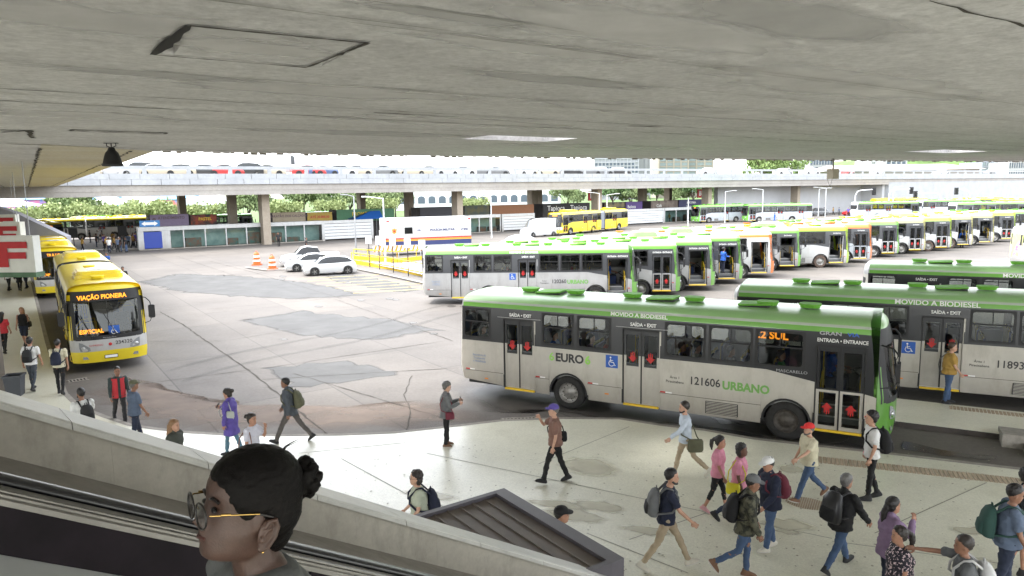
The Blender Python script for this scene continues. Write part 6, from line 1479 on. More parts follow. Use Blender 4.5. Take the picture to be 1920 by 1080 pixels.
# ------------------------------------------------------------------ escalator in front of the viewer
EA = Vector((.76890, .63937, 0)); EN = Vector((-.63937, .76890, 0)); ES = .59183; EK = 1.6
def EP(t, p, q): return EYE+EA*t+EN*p+UP*(q-ES*t)
def erun(mb, prof, t0, t1, m=0, m_of=None):
    n = len(prof); vs = [EP(t, p*EK, q*EK) for t in (t0, t1) for p, q in prof]
    for i in range(n):
        j = (i+1) % n; mb.add([vs[i], vs[j], vs[n+j], vs[n+i]], [(0, 1, 2, 3)], m if m_of is None else m_of(i))
    mb.face(list(reversed(vs[:n])), m); mb.face(vs[n:], m)
M_stone = concrete('parapet marble', (.37, .348, .305), (.48, .455, .40), (.22, .205, .175), 1.1, 18, .55, .08, streak=(2.2, .5, .6), dark=.12)
M_cap = concrete('parapet cap', (.50, .50, .475), (.62, .62, .59), (.40, .39, .36), 1.5, 20, .4, .04, dark=.08)
M_ledge = concrete('ledge stone', (.19, .175, .155), (.26, .24, .21), (.12, .11, .095), .9, 15, .75, .08, dark=.15)
T0, T1 = -3.2, 9.2
par = empty('stone_parapet', tuple(EP(3, 2.72*EK, -.6*EK)), 0, 'sloping grey marble parapet with pale cap stones beside the escalator', 'parapet')
def bake(mb, o): mb.v = [tuple(Vector(v)-o.location) for v in mb.v]; return mb
t = T0; i = 0; mb = MB(); mc = MB()
while t < T1:
    L_ = .60+.12*((i*37) % 5)/4; e = min(T1, t+L_)
    erun(mb, [(2.60, -1.6), (2.84, -1.6), (2.84, -.548), (2.60, -.536)], t+.0004, e-.0004); t = e; i += 1
bake(mb, par).build('stone_face', M_stone, par)
t = -.3-.38*EK*6; mc = MB()
while t < T1:
    e = t+.40*EK*1.0; erun(mc, [(2.585, -.534), (2.60, -.536), (2.84, -.548), (2.865, -.545), (2.865, -.527), (2.855, -.522), (2.595, -.509), (2.585, -.515)], t+.0025, e-.0025); t = e
bake(mc, par).build('cap_stone', M_cap, par)
mb = MB(); erun(mb, [(2.02, -.72), (2.6, -.72), (2.6, -.688), (2.02, -.665)], T0, T1); bake(mb, par).build('ledge', M_ledge, par)
esc = empty('escalator', tuple(EP(1, 1.2*EK, -1.25*EK)), 0, 'escalator with black handrail, pale metal trim and dark side panels', 'escalator')
M_rail = mat('handrail rubber', (.012, .012, .014), .28, spec=.6); M_trim = mat('escalator trim', (.24, .23, .21), .38, metal=.55, var=.12, scale=6); M_trimd = mat('escalator groove', (.04, .04, .04), .5)
M_panel = mat('escalator dark panel', (.009, .006, .009), .5, var=.5, scale=5, bump=.02, spec=.15); M_skirt = mat('escalator skirt', (.37, .385, .38), .45, metal=.1, var=.06)
def rr(p0, q0, w_, h_): return [(p0+w_*math.cos(a)*1.0, q0+h_*math.sin(a)) for a in [2*PI*k/14 for k in range(14)]]
mb = MB(); pr_ = rr(1.937, -.566, .030, .0145); n = len(pr_)
vs = [EP(t, p*EK, q*EK) for t in (T0, T1) for p, q in pr_]; mb.add(vs, [(i, (i+1) % n, n+(i+1) % n, n+i) for i in range(n)], 0, True); bake(mb, esc).build('handrail', M_rail, esc)
mb = MB(); erun(mb, [(1.885, -.582), (1.985, -.582), (1.985, -.64), (1.885, -.64)], T0, T1, 1); erun(mb, [(1.878, -.577), (1.905, -.573), (1.905, -.578), (1.878, -.5815)], T0, T1, 0); erun(mb, [(1.868, -.5835), (1.884, -.5825), (1.884, -.6), (1.868, -.6)], T0, T1, 0)
bake(mb, esc).build('handrail_guide', [M_trim, M_trimd], esc)
mb = MB(); erun(mb, [(1.856, -.592), (1.867, -.590), (1.867, -.61), (1.856, -.606)], T0, T1); bake(mb, esc).build('trim_strip', M_trim, esc)
up_p = Vector((EA.x*ES, EA.y*ES, 1)).normalized()       # square to the slope
tj = [-3.2, -2.2, -1.1, .02, 1.16, 2.3, 3.5, 4.7, 5.9, 7.2, 9.2]
for a, b in zip(tj, tj[1:]):
    mb = MB(); q0, q1 = -.724*EK, -.604*EK
    def PP(t, q, p): return EP(t, p*EK, q0)+up_p*((q-q0)/ (1+ES*ES)**.5*1.0)+Vector((0, 0, 0))
    dq = (q1-q0); sh = dq*ES/(1+ES*ES)
    c = [EP(a+.016, 1.862*EK, q0), EP(b-.016, 1.862*EK, q0), EP(b-.016+sh, 1.862*EK, q1), EP(a+.016+sh, 1.862*EK, q1)]
    d = [v+EN*.03 for v in c]; mb.add(c+d, [(0, 1, 2, 3), (7, 6, 5, 4), (0, 4, 5, 1), (1, 5, 6, 2), (2, 6, 7, 3), (3, 7, 4, 0)]); bake(mb, esc).build('balustrade_panel', M_panel, esc)
mb = MB(); erun(mb, [(1.875, -.60), (1.9, -.60), (1.9, -.74), (1.875, -.74)], T0, T1, 0); bake(mb, esc).build('panel_backing', mat('panel gap', (.11, .105, .11), .4), esc)
for k, (a, b) in enumerate([(-3.2, -1.0), (-.995, .10), (.105, 2.2), (2.205, 4.4), (4.405, 9.2)]):
    mb = MB(); erun(mb, [(1.873, -.745), (1.873, -.7245), (1.861, -.7245), (1.66, -.80), (1.66, -.82)], a, b); bake(mb, esc).build('decking', M_skirt, esc)
mb = MB(); erun(mb, [(1.66, -.82), (1.68, -.82), (1.68, -1.3), (1.66, -1.3)], T0, T1); bake(mb, esc).build('skirt_panel', M_grey, esc)
M_step = mat('escalator step', (.10, .10, .105), .5, metal=.6)
sm_ = MB()
for k in range(18): sm_.box((0, -.0, -.02), (.40, 1.0, .0)) if False else None
st = MB(); st.box((0, 0, -.05), (.36, 1.55, 0)); st.box((0, 0, -.236), (.02, 1.55, -.05))
for r_ in range(30): st.box((.0, .01+r_*.051, .0005), (.36, .03+r_*.051, .012))
stm = st.mesh('step', M_step)
for k in range(-6, 22):
    t = .15+k*.36; P_ = EYE+EA*t+EN*1.05+UP*(-2.1-ES*(k*.36)); 
    o = link('step', stm, esc); o.matrix_basis = Matrix.Translation(P_-esc.location) @ Matrix.Rotation(math.atan2(EA.y, EA.x), 4, 'Z')

# the woman riding up in front of the camera
HEADF = []
def cr_(p0, p1, p2, p3, u): return tuple(.5*((2*b)+(-a+c)*u+(2*a-5*b+4*c-d)*u*u+(-a+3*b-3*c+d)*u**3) for a, b, c, d in zip(p0, p1, p2, p3))
HP0 = list(HEADP); HEADK = list(HEADP); HP0_keep = HEADK; HP0 = [(z, f*(1.0 if z < -.04 else 1), b_, w_*(1.10 if z < -.03 else 1.02)) for z, f, b_, w_ in HEADK]; HP1 = []
for i in range(len(HP0)-1):
    q = [HP0[max(0, i-1)], HP0[i], HP0[i+1], HP0[min(len(HP0)-1, i+2)]]
    for u in range(5): HP1.append(cr_(*q, u/5))
HP1.append(HP0[-1])
HEADP[:] = HP1
_h = head
def head(mb, M, m=0, n=72, k=1.): _h(mb, M, m, n, k)
SKINS_ = mat('skin 5', (.066, .036, .027), .48, var=.16, scale=40, bump=.12)
def skin(t, f=skin): return SKINS_ if t == 5 else f(t)
YAWH = PI+.68
hero = person('woman in grey shirt with gold framed glasses and a hair bun on the escalator', (0, 0, 0), YAWH, 1.66, 1.3, ('tee', mat('cloth hero grey', (.10, .105, .105), .9, var=.12, scale=30, bump=.15)), ('pants', BLK), SHK, 5, ('bald', 'black'), None, dict(legs=((.05, .03), (-.05, .05)), arms=((.15, .15, .9, .2), (.12, .1, .3))), lean=.0, hpitch=-.19, vox=.0075, female=True)
HEADP[:] = HEADK; head = _h
r = hero['root']; hc = w_of(hero, hero['Mh'].translation); tgt = DY(461, 945, 1.47); r.location = tgt-hc
Mh = hero['Mh']; k = hero['k']; hm = mat('hero hair', (.004, .0032, .003), .5, var=.4, scale=90, spec=.12, bump=.25, stretch=(.35, 1, 1.0))
t = MB(); e = MB()
e.ball((-.018, 0, .036), (.108, .088, .098), 0, 40, 28); e.ball((-.052, 0, -.005), (.072, .085, .088), 0, 36, 22); e.ball((-.066, 0, -.055), (.045, .062, .06), 0, 24, 14)
nv = []
for x, y, z in e.v:       # hairline: high on the forehead, running down to the ear
    lim = .088 if z > .07 else .040+z*.69 if z > 0 else .040+z*.55
    if x > lim: x = lim
    if z < -.022 and abs(y) > .03: x = min(x, -.040-max(0, -.05-z)*.2)
    nv.append((x, y, z))
e.v = nv
e.xf(Mh); t.add(e.v, e.f, 0, True)
t.v = [tuple(Vector(v)*k) for v in t.v]
hme = remeshed(t, .0045, [hm], 'hair', 14, .002, 3, 60.); hair = link('hair', hme, r)
t = MB(); e = MB(); rb_ = random.Random(4)
e.ball((-.130, 0, .046), (.034, .034, .036), 0, 16, 10)
for i in range(16):
    a = i*2.4; zz = -1+2*(i+.5)/16; rr_ = math.sqrt(1-zz*zz); c = Vector((-.132+.028*rr_*math.cos(a), .026*rr_*math.sin(a), .046+.036*zz)); e.ball(c, rb_.uniform(.014, .021), 0, 10, 7)
e.tube([(-.09, 0, .045), (-.12, 0, .046)], [.045, .03], 0, 12)
e.xf(Mh); t.add(e.v, e.f, 0, True); t.v = [tuple(Vector(v)*k) for v in t.v]
link('hair_bun', remeshed(t, .004, [hm], 'hair_bun', 2, .004, 9, 80.), r)
mb = MB()
for i in range(5):
    a = rb_.uniform(-.5, .5); s = Vector((-.060+rb_.uniform(-.008, .008), rb_.uniform(-.012, .012), .112)); e2 = Vector((-.090+rb_.uniform(-.012, .014), s.y+rb_.uniform(-.008, .008), .139+rb_.uniform(-.008, .006))); mb.tube([Mh @ s*k, Mh @ ((s+e2)/2+Vector((.002, 0, .003)))*k, Mh @ e2*k], [.0011, .0009, .0004], 0, 4)
mb.build('loose_hair', hm, r)
GOLD = mat('gold metal', (.55, .36, .12), .22, metal=1.); GBLK = mat('frame black', (.015, .013, .012), .3); LENS = glass_mat('spectacle lens', (.72, .72, .72), ior=1.6)
gl = MB(); ln = MB()
for s in (-1, 1):
    ring = []
    for i in range(29):
        a = 2*PI*i/28; y = s*(.036+.029*math.cos(a)*(1+.06*math.sin(a))); z = -.004+.027*math.sin(a); x = .108-.35*abs(abs(y)-.0)**1.6-.10*(.02-z)*0
        ring.append(Mh @ Vector((x+.012*(z+.004)/.027*.3, y, z))*k)
    gl.tube(ring, .0022, 1, 6, False); gl.tube(ring, .0012, 0, 6, False) if False else None
    ln.face(ring[:-1] if s > 0 else ring[:-1][::-1])
    y0 = s*.066; gl.tube([Mh @ Vector((.098, y0, .006))*k, Mh @ Vector((.092, s*.0735, .008))*k, Mh @ Vector((.05, s*.080, .008))*k, Mh @ Vector((.0, s*.084, .006))*k], .0019, 0, 6)
    gl.tube([Mh @ Vector((.080, s*.0775, .010))*k, Mh @ Vector((.060, s*.0795, .0095))*k], .003, 0, 6); gl.tube([Mh @ Vector((.0, s*.084, .006))*k, Mh @ Vector((-.03, s*.084, -.004))*k], .0025, 1, 6)
gl.tube([Mh @ Vector((.103, -.009, .002))*k, Mh @ Vector((.108, 0, .008))*k, Mh @ Vector((.103, .009, .002))*k], .0018, 0, 6)
go = gl.build('spectacles', [GOLD, GBLK], r); lo_ = ln.build('lens', LENS, go)
for sd_ in (1, -1):
    mb = MB(); e = MB(); e.ball((0, 0, 0), (.021, .007, .034), 0, 20, 14); e.ball((.004, sd_*.002, -.03), (.012, .007, .012), 0, 14, 10)
    e.tube([(.012, sd_*.006, .012), (.006, sd_*.008, .028), (-.009, sd_*.009, .031), (-.019, sd_*.009, .016), (-.019, sd_*.008, -.006), (-.009, sd_*.007, -.026), (.002, sd_*.006, -.034)], [.004, .0055, .006, .006, .0055, .005, .004], 0, 8)
    e.tube([(.012, sd_*.005, -.004), (.004, sd_*.008, .008), (-.006, sd_*.007, .014)], .0035, 0, 7); e.tube([(.014, sd_*.006, -.006), (.012, sd_*.009, -.016)], .0055, 0, 7)
    e.xf(Mh @ Matrix.Translation((-.022, sd_*.079, -.040)) @ Matrix.Rotation(sd_*.28, 4, 'Z') @ Matrix.Rotation(-.12, 4, 'Y')); mb.add(e.v, e.f, 0, True); mb.v = [tuple(Vector(v)*k) for v in mb.v]
    link('ear', remeshed(mb, .0022, [SKINS_], 'ear', 2), r)
mb = MB()
for s in (1,): mb.ball(Mh @ Vector((-.016, s*.087, -.078))*k, .003, 0, 8, 6)
mb.build('earring', GOLD, r)

# kiosk roof below the parapet
kA, kB, kC = [G(x, y, 2.9) for x, y in ((945, 915), (1170, 1046), (790, 965))]
u = (kB-kA); LU = u.length; u.normalize(); v_ = Vector((u.y, -u.x, 0)); v_ = v_ if v_.dot(kC-kA) > 0 else -v_
LV = 2.6; kio = empty('kiosk', (kA.x, kA.y, 0), math.atan2(u.y, u.x), 'small kiosk with a ribbed brown metal roof in a dark frame', 'kiosk')
sg = 1 if Vector((-u.y, u.x, 0)).dot(v_) > 0 else -1
def KB(mb, x0, x1, y0, y1, z0, z1, m=0):
    ya, yb_ = sorted((y0*sg, y1*sg)); mb.box((x0, ya, z0), (x1, yb_, z1), m)
M_frame = mat('kiosk frame', (.085, .078, .092), .45, var=.15); M_roof = mat('kiosk roof brown', (.15, .125, .11), .6, var=.18, scale=2.5)
mb = MB(); KB(mb, 0, LU, 0, .16, 2.52, 2.9); KB(mb, 0, LU, LV-.1, LV, 2.52, 2.9); KB(mb, 0, .07, .161, LV-.101, 2.52, 2.9); KB(mb, LU-.07, LU, .161, LV-.101, 2.52, 2.9); mb.build('roof_frame', M_frame, kio)
mb = MB(); KB(mb, .071, LU-.071, .161, LV-.101, 2.80, 2.86)
y = .3
while y < LV-.15: KB(mb, .072, LU-.072, y, y+.025, 2.86, 2.872); y += .165
mb.build('roof_panel', M_roof, kio)
mb = MB(); KB(mb, .15, LU-.15, .25, LV-.2, .0, 2.72); mb.build('wall', M_frame, kio)
# ------------------------------------------------------------------ signs and small things on the left platform
M_sgn = mat('sign face', (.62, .63, .60), .6, var=.06); M_sgf = mat('sign frame', (.10, .12, .10), .6, var=.3)
for i, (px, py, Y, lb) in enumerate([(60, 442, 22., 'nearest and largest white hanging sign with a red F'), (36, 416, 31., 'second white hanging sign with a red F, behind the nearest one'), (28, 402, 42., 'farthest white hanging sign with a red F, half hidden')]):
    q = DY(px, py, Y); sg = empty('hanging_sign', tuple(q), -.10, lb, 'sign'); W_, H_ = 1.75, 1.12
    mb = MB(); mb.box((-W_, 0, -H_), (0, .3, 0), 0); mb.box((-W_-.03, -.03, -.05), (.03, .0, 0), 0); mb.box((-W_-.03, -.03, -H_), (.03, 0, -H_+.05), 0); mb.box((-.06, -.03, -H_+.051), (.03, 0, -.051), 0); mb.build('box', M_sgn, sg)
    mb = MB(); mb.box((-W_-.02, -.04, -H_-.15), (.03, .34, -H_-.001), 0); mb.build('base_bar', mat('sign green bar', (.06, .13, .07), .6, var=.3), sg)
    mb = MB(); z1, z0 = -.18, -.96; x0 = -1.1 if i else -1.16; mb.box((x0, -.036, z0), (x0+.32, -.031, z1)); mb.box((x0+.32, -.036, z1-.2), (x0+.98, -.031, z1)); mb.box((x0+.32, -.036, z1-.52), (x0+.92, -.031, z1-.32)); mb.build('lettering', mat('sign letter red', (.40, .012, .018), .6, var=.1), sg)
    for hx in (-.2, -W_+.2): mb = MB(); mb.tube([(hx, .15, 0), (hx, .15, ZS-q.z)], .014); mb.build('hanger', M_grey, sg)
p = G(2, 735, K_); mb = MB(); mb.box((-.3, -.12, 0), (.05, .12, 4.0)); mb.box((.05, -.14, 0), (.1, .14, 4.0)); o = mb.build('sign_post', mat('post brown', (.13, .11, .09), .7, var=.2)); o.location = p; tag(o, 'brown post at the picture edge below the nearest F sign', 'post')
p = G(30, 741, K_); bn = empty('litter_bin', tuple(p), .3, 'dark grey plastic litter bin on the platform by the parapet', 'litter bin')
M_bin = mat('bin plastic', (.045, .05, .06), .5)
mb = MB(); prev = None
mb.add([(x*s, y*s, z) for z, s in ((0, .8), (.62, 1)) for x, y in ((-.24, -.24), (.24, -.24), (.24, .24), (-.24, .24))], [(0, 1, 5, 4), (1, 2, 6, 5), (2, 3, 7, 6), (3, 0, 4, 7), (3, 2, 1, 0)]); mb.build('body', M_bin, bn)
mb = MB(); mb.box((-.27, -.27, .62), (.27, -.22, .68)); mb.box((-.27, .22, .62), (.27, .27, .68)); mb.box((-.27, -.22, .62), (-.22, .22, .68)); mb.box((.22, -.22, .62), (.27, .22, .68)); mb.build('rim', M_bin, bn)
a = DY(-60, 372, 60); b = DY(28, 399, 60); c = DY(122, 443, 60); mb = MB(); vs = [(a.x, 60, 0), (c.x, 60, 0), (c.x, 60, c.z), (b.x, 60, b.z), (a.x, 60, a.z)]
mb.add(vs+[(x, y+.8, z) for x, y, z in vs], [(0, 1, 2, 3, 4), (9, 8, 7, 6, 5), (1, 6, 7, 2), (2, 7, 8, 3), (3, 8, 9, 4)]); tag(mb.build('ramp_wall', mat('ramp grey', (.27, .27, .30), .8, var=.08, scale=.6)), 'grey sloping wall of a ramp behind the F signs', 'wall')

# ------------------------------------------------------------------ glass kiosks and louvred fences along the far kerb
FA = G(300, 468); FB = G(1360, 412); FD = (FB-FA); FD.z = 0; FLEN = FD.length; FD.normalize(); FZ = math.atan2(FD.y, FD.x); FN = Vector((-FD.y, FD.x, 0))
def ft(px, off=0.):
    k_ = (px-960)/FPX; Q = FA+FN*off; return (k_*Q.y-Q.x)/(FD.x-k_*FD.y)
M_tg = glass_mat('kiosk glass', (.62, .76, .74)); M_in = mat('kiosk inside', (.30, .38, .37), .8, col2=(.62, .64, .60), scale=.9); M_goods = mat('kiosk goods', (.45, .10, .05), .7, col2=(.10, .25, .22), scale=1.6)
def kiosk(x0, x1, label, panes):
    t0, t1 = ft(x0), ft(x1); L_ = t1-t0; o = FA+FD*t0; r = empty('glass_kiosk', (o.x, o.y, 0), FZ, label, 'kiosk', 'glass kiosks along the far kerb')
    mb = MB(); mb.box((0, -.1, 2.25), (L_, 1.6, 2.72)); mb.build('roof_fascia', P_WHITE, r)
    mb = MB(); mb.box((0, 1.4, 0), (L_, 1.6, 2.249), 0); mb.box((0, -.05, 0), (L_, 1.4, .12), 1); mb.build('back_wall', [M_in, M_kerb], r)
    pm = MB(); pm.box((-.07, -.07, .12), (.07, .07, 2.25)); pm = pm.mesh('post', P_WHITE); gm = MB(); w_ = L_/panes; gm.face([(.08, 0, .15), (w_-.08, 0, .15), (w_-.08, 0, 2.25), (.08, 0, 2.25)]); gm = gm.mesh('pane', M_tg); R = random.Random(int(x0))
    for i in range(panes+1): link('post', pm, r, Matrix.Translation((i*w_, 0, 0)))
    for i in range(panes):
        link('pane', gm, r, Matrix.Translation((i*w_, 0, 0)))
        if R.random() < .7:
            h_ = R.uniform(.5, 1.5); mb = MB(); mb.box((i*w_+.3, .6, .12), (i*w_+R.uniform(.8, max(.9, w_-.3)), 1.2, .12+h_)); mb.build('display_stand', M_goods, r)
    return r
k1 = kiosk(262, 607, 'long glass fronted kiosk with white roof band at the left of the far kerb', 9)
t0 = 0
mb = MB(); d0 = ft(272)-ft(262); d1 = ft(306)-ft(262); mb.box((d0, -.14, .2), (d1, -.075, 2.15), 0); mb.build('door', mat('door blue', (.02, .05, .30), .5), k1)
mb = MB(); mb.box((0, -.12, .12), (d0-.01, -.02, 2.24), 0); mb.box((d1+.01, -.12, .12), (ft(322)-ft(262), -.02, 2.24)); mb.build('wall', P_WHITE, k1)
ar = empty('arrow_sign', tuple(FA+FD*ft(266)+UP*2.76), FZ, 'blue sign with a double headed white arrow on the kiosk roof', 'sign'); aw = ft(304)-ft(266)
mb = MB(); mb.box((0, -.1, 0), (aw, 0, .75)); mb.build('board', mat('arrow blue', (.03, .17, .42), .5), ar); mb = MB(); mb.face([(x, -.105, z) for x, z in ((.2, .38), (.6, .1), (.6, .22), (aw-.6, .22), (aw-.6, .1), (aw-.2, .38), (aw-.6, .66), (aw-.6, .54), (.6, .54), (.6, .66))]); mb.build('arrow', WHT, ar)
kiosk(880, 940, 'short glass fronted kiosk beside the police trailer', 3)
kiosk(1160, 1172, 'narrow glass bay behind the tail of the far articulated bus', 1)
kiosk(1247, 1368, 'glass shelter with waiting people at the right end of the far kerb', 6)
def louvre(x0, x1, label):
    t0, t1 = ft(x0), ft(x1); L_ = t1-t0; o = FA+FD*t0; r = empty('louvred_fence', (o.x, o.y, 0), FZ, label, 'fence', 'white louvred fences along the far kerb')
    mb = MB(); mb.box((0, -.08, 2.3), (L_, .3, 2.7)); mb.box((0, -.08, 0), (.3, .1, 2.3)); mb.box((L_-.3, -.08, 0), (L_, .1, 2.3)); mb.build('frame', P_WHITE, r)
    mb = MB()
    for i in range(5): mb.box((.3, -.03+.02*(i % 2), .2+i*.42), (L_-.3, .05+.02*(i % 2), .2+i*.42+.36))
    mb.build('slat_panel', mat('louvre white', (.58, .59, .59), .6, var=.06), r)
louvre(607, 702, 'white louvred fence left of the police trailer'); louvre(943, 1004, 'white louvred fence behind the white van'); louvre(1176, 1246, 'white louvred fence right of the far articulated bus')

# ------------------------------------------------------------------ market stalls behind
M_stall = mat('stall dark', (.045, .04, .04), .8, var=.3, scale=1.5)
def stall(x0, x1, y0, y1, c, label, words=None, wc=None, c2=None):
    off = 6.0; t0, t1 = ft(x0, off), ft(x1, off); L_ = t1-t0; o = FA+FN*off+FD*t0; xm = (x0+x1)/2; Ym = (FA+FN*off+FD*(t0+t1)/2).y
    zt, zb_ = DY(xm, y0, Ym).z, DY(xm, y1, Ym).z; r = empty('market_stall', (o.x, o.y, 0), FZ, label, 'stall', 'market stalls behind the glass kiosks')
    mb = MB(); mb.box((0, .1, 0), (L_, 3, zt-.05)); mb.build('booth', M_stall, r)
    m = mat('banner %d' % x0, c, .6, col2=c2, scale=.8, thresh=(.45, .6)) if c2 else mat('banner %d' % x0, c, .6, var=.1)
    mb = MB(); mb.box((.1, 0, zb_), (L_-.1, .09, zt)); mb.build('banner', m, r)
    if words:
        n = len(words); 
        for i, (s, sz, fx_, fz_) in enumerate(words): text(s, sz*(zt-zb_), wc or WHT, r, (L_*fx_, -.01, zb_+(zt-zb_)*fz_), (1, 0, 0), (0, 0, 1), .95, .012)
stall(285, 360, 402, 425, (.26, .20, .31), 'stall under a faded purple banner with a portrait', [('•', 1.2, .12, .55), ('ATENDIMENTO', .3, .55, .72)], mat('banner ink', (.15, .1, .12), .6))
stall(361, 412, 402, 421, (.03, .02, .02), 'stall under a black banner with red and yellow blocks', [('PASTEL', .4, .55, .55)], YEL, (.30, .05, .02))
stall(514, 578, 398, 418, (.42, .35, .25), 'shoe stall under a beige banner with dark lettering', [('BARATÃO DOS CALÇADOS', .3, .5, .65)], mat('banner ink', (.15, .1, .12), .6))
stall(579, 628, 398, 414, (.46, .32, .06), 'stall under a mustard yellow banner with red writing', [('ATÉ 20.000,00', .4, .5, .45)], REDM)
stall(634, 743, 392, 414, (.07, .20, .10), 'stall under a long green banner', [('PROMOÇÃO', .42, .48, .6)], YEL)
stall(790, 858, 388, 408, (.05, .05, .06), 'plain dark stall roof behind the police trailer')
stall(873, 921, 385, 408, (.06, .08, .07), 'stall with a dark green and yellow edged front', None, None, (.12, .11, .05))
stall(922, 1004, 384, 408, (.30, .13, .06), 'stall with a rusty orange front')
stall(1020, 1108, 381, 399, (.025, .024, .024), 'tapioca stall with white words twice on a black banner', [('Tapioca', .75, .27, .5), ('Tapioca', .75, .75, .5)])
stall(1134, 1173, 379, 396, (.05, .05, .045), 'stall with a dark banner of small pictures', None, None, (.25, .20, .10))
stall(1174, 1206, 378, 397, (.12, .07, .25), 'stall with a bright purple banner', [('Beleza', .45, .35, .5)])
stall(1221, 1272, 376, 395, (.16, .12, .10), 'stall with two brown framed boards', [('Café', .4, .3, .5)], None, (.25, .2, .17))
stall(1273, 1320, 374, 394, (.05, .05, .13), 'stall with a navy banner and white lines', [('INFORMA', .3, .5, .7), ('linhas', .3, .4, .35)])
tq = FA+FN*3.5+FD*ft(666, 3.5); mb = MB(); mb.add([(0, 0, 2.6), (4.6, 0, 2.6), (4.6, 2.5, 2.6), (0, 2.5, 2.6), (3.2, 1.2, 3.7), (4.6, 1.2, 3.7)], [(0, 1, 5, 4), (1, 2, 5), (2, 3, 4, 5), (3, 0, 4)]); 
tn = empty('blue_tent', tuple(tq), FZ, 'small blue canopy tent behind the louvred fence', 'tent'); mb.build('canopy', mat('tent blue', (.02, .12, .45), .6), tn); mb = MB()
for x, y in ((.1, .1), (4.5, .1), (4.5, 2.4), (.1, 2.4)): mb.tube([(x, y, 0), (x, y, 2.62)], .04, n=6)
mb.build('leg_frame', M_grey, tn)
for px, py in ((597, 462), (1140, 465), (1415, 465)):
    q = DY(px, 385, FA.y+(px-300)*.05); 
for px in (1110, 1312):
    q = FA+FN*5.5+FD*ft(px, 5.5); r = empty('bay_sign', (q.x, q.y, 0), FZ, 'red hanging B sign beside the %s stall' % ('tapioca' if px < 1200 else 'navy bannered'), 'sign'); mb = MB(); mb.box((-.7, -.1, 4.3), (.7, .1, 6.0)); mb.build('board', REDM, r); text('B', 1.3, WHT, r, (0, -.11, 5.15), (1, 0, 0), (0, 0, 1), 1, .04)

# ------------------------------------------------------------------ lamp posts, traffic lights, barriers, cones
M_pole = mat('pole white', (.52, .54, .55), .5, var=.06)
def lamp_post(px, pb, pt, arm, label, group='lamp posts round the lot', al=1.6, m=None):
    b_ = G(px, pb); top = DY(px, pt, b_.y).z; r = empty('street_lamp', (b_.x, b_.y, 0), 0, label, 'lamp post', group); mb = MB(); mb.tube([(0, 0, 0), (0, 0, .5), (0, 0, top-.1), (0, 0, top)], [.11, .09, .06, .05], n=8); mb.build('pole', m or M_pole, r)
    if arm:
        mb = MB(); mb.tube([(0, 0, top-.08), (arm*al*.5, 0, top+.05), (arm*al, 0, top+.15)], .045, n=6); mb.build('arm', m or M_pole, r); mb = MB(); mb.box((arm*al-.35, -.12, top+.08), (arm*al+.35, .12, top+.2)); mb.build('lamp_head', m or M_pole, r)
lamp_post(668, 478, 367, -.6, 'slim grey pole with a short arm left of the police trailer', m=M_grey)
lamp_post(723, 492, 371, -1, 'grey lamp post in front of the police trailer')
lamp_post(922, 446, 369, -1, 'white lamp post right of the police trailer')
lamp_post(1124, 432, 362, -1, 'white lamp post in front of the articulated bus bellows, arm to one side'); lamp_post(1138, 431, 365, 1, 'white lamp post in front of the articulated bus tail, arm towards the shelter')
lamp_post(1290, 424, 371, 0, 'white pole in front of the glass shelter'); lamp_post(1359, 418, 359, 1, 'white lamp post at the right end of the glass shelter'); lamp_post(1429, 417, 355, -1, 'white lamp post between the two far green roofed buses')
lamp_post(1534, 406, 354, 1, 'first of the twin white lamp posts beside the underpass cars', al=2.2); lamp_post(1547, 406, 352, -1, 'second of the twin white lamp posts beside the underpass cars', al=2.2)
lamp_post(1673, 402, 351, 1, 'white lamp post in front of the marble wall by the green roofed bus'); lamp_post(1774, 400, 347, 1, 'white lamp post with a lamp head between the traffic lights'); lamp_post(1783, 400, 347, 1, 'white lamp post next to the far traffic light'); lamp_post(1881, 398, 346, 1, 'white lamp post in front of the yellow buses at the right')
def signal(px, pb, pt, hx, label, big=.7):
    b_ = G(px, pb); top = DY(px, pt, b_.y).z; hw = (hx-px)*b_.y/FPX; r = empty('traffic_light', (b_.x, b_.y, 0), 0, label, 'traffic light', 'traffic lights by the marble wall'); s = math.copysign(1, hw)
    mb = MB(); mb.tube([(0, 0, 0), (0, 0, top-1.0), (s*.4, 0, top-.2), (s*1.2, 0, top), (hw, 0, top+.1)], .11, n=8); mb.build('mast', M_pole, r)
    mb = MB(); mb.box((hw-.4*big, -.3, top-1.3*big), (hw+.4*big, .2, top+.7*big)); 
    for i in range(3): mb.tube([(hw, -.3, top-1.0*big+i*.62*big), (hw, -.55, top-1.0*big+i*.62*big)], .22*big, n=10)
    mb.build('signal_head', RUB, r)
signal(1602, 407, 357, 1636, 'nearest traffic light, on a curved white mast before the grey underpass wall', .75); signal(1665, 404, 356, 1706, 'traffic light on a curved mast in front of the marble wall, head facing the lot'); signal(1762, 404, 362, 1714, 'traffic light on a long thin drooping mast in front of the marble wall'); signal(1816, 403, 356, 1790, 'traffic light on the mast nearest the yellow buses')
def pole_up(px, pt, off, lb):
    k_ = (px-960)/FPX; Q = P0+E2*off; t = (k_*Q.y-Q.x)/(E1.x-k_*E1.y); q = DK(t, off, 8.6); z = DY(px, pt, q.y).z; r = empty('street_lamp', tuple(q), 0, lb, 'lamp post', 'lamp posts up on the deck'); mb = MB(); mb.tube([(0, 0, 0), (0, 0, z-q.z)], .09, n=6); mb.build('pole', M_grey, r); mb = MB(); mb.tube([(-1.4, 0, z-q.z+.1), (0, 0, z-q.z), (1.4, 0, z-q.z+.1)], .07, n=6); mb.build('arm', M_grey, r)
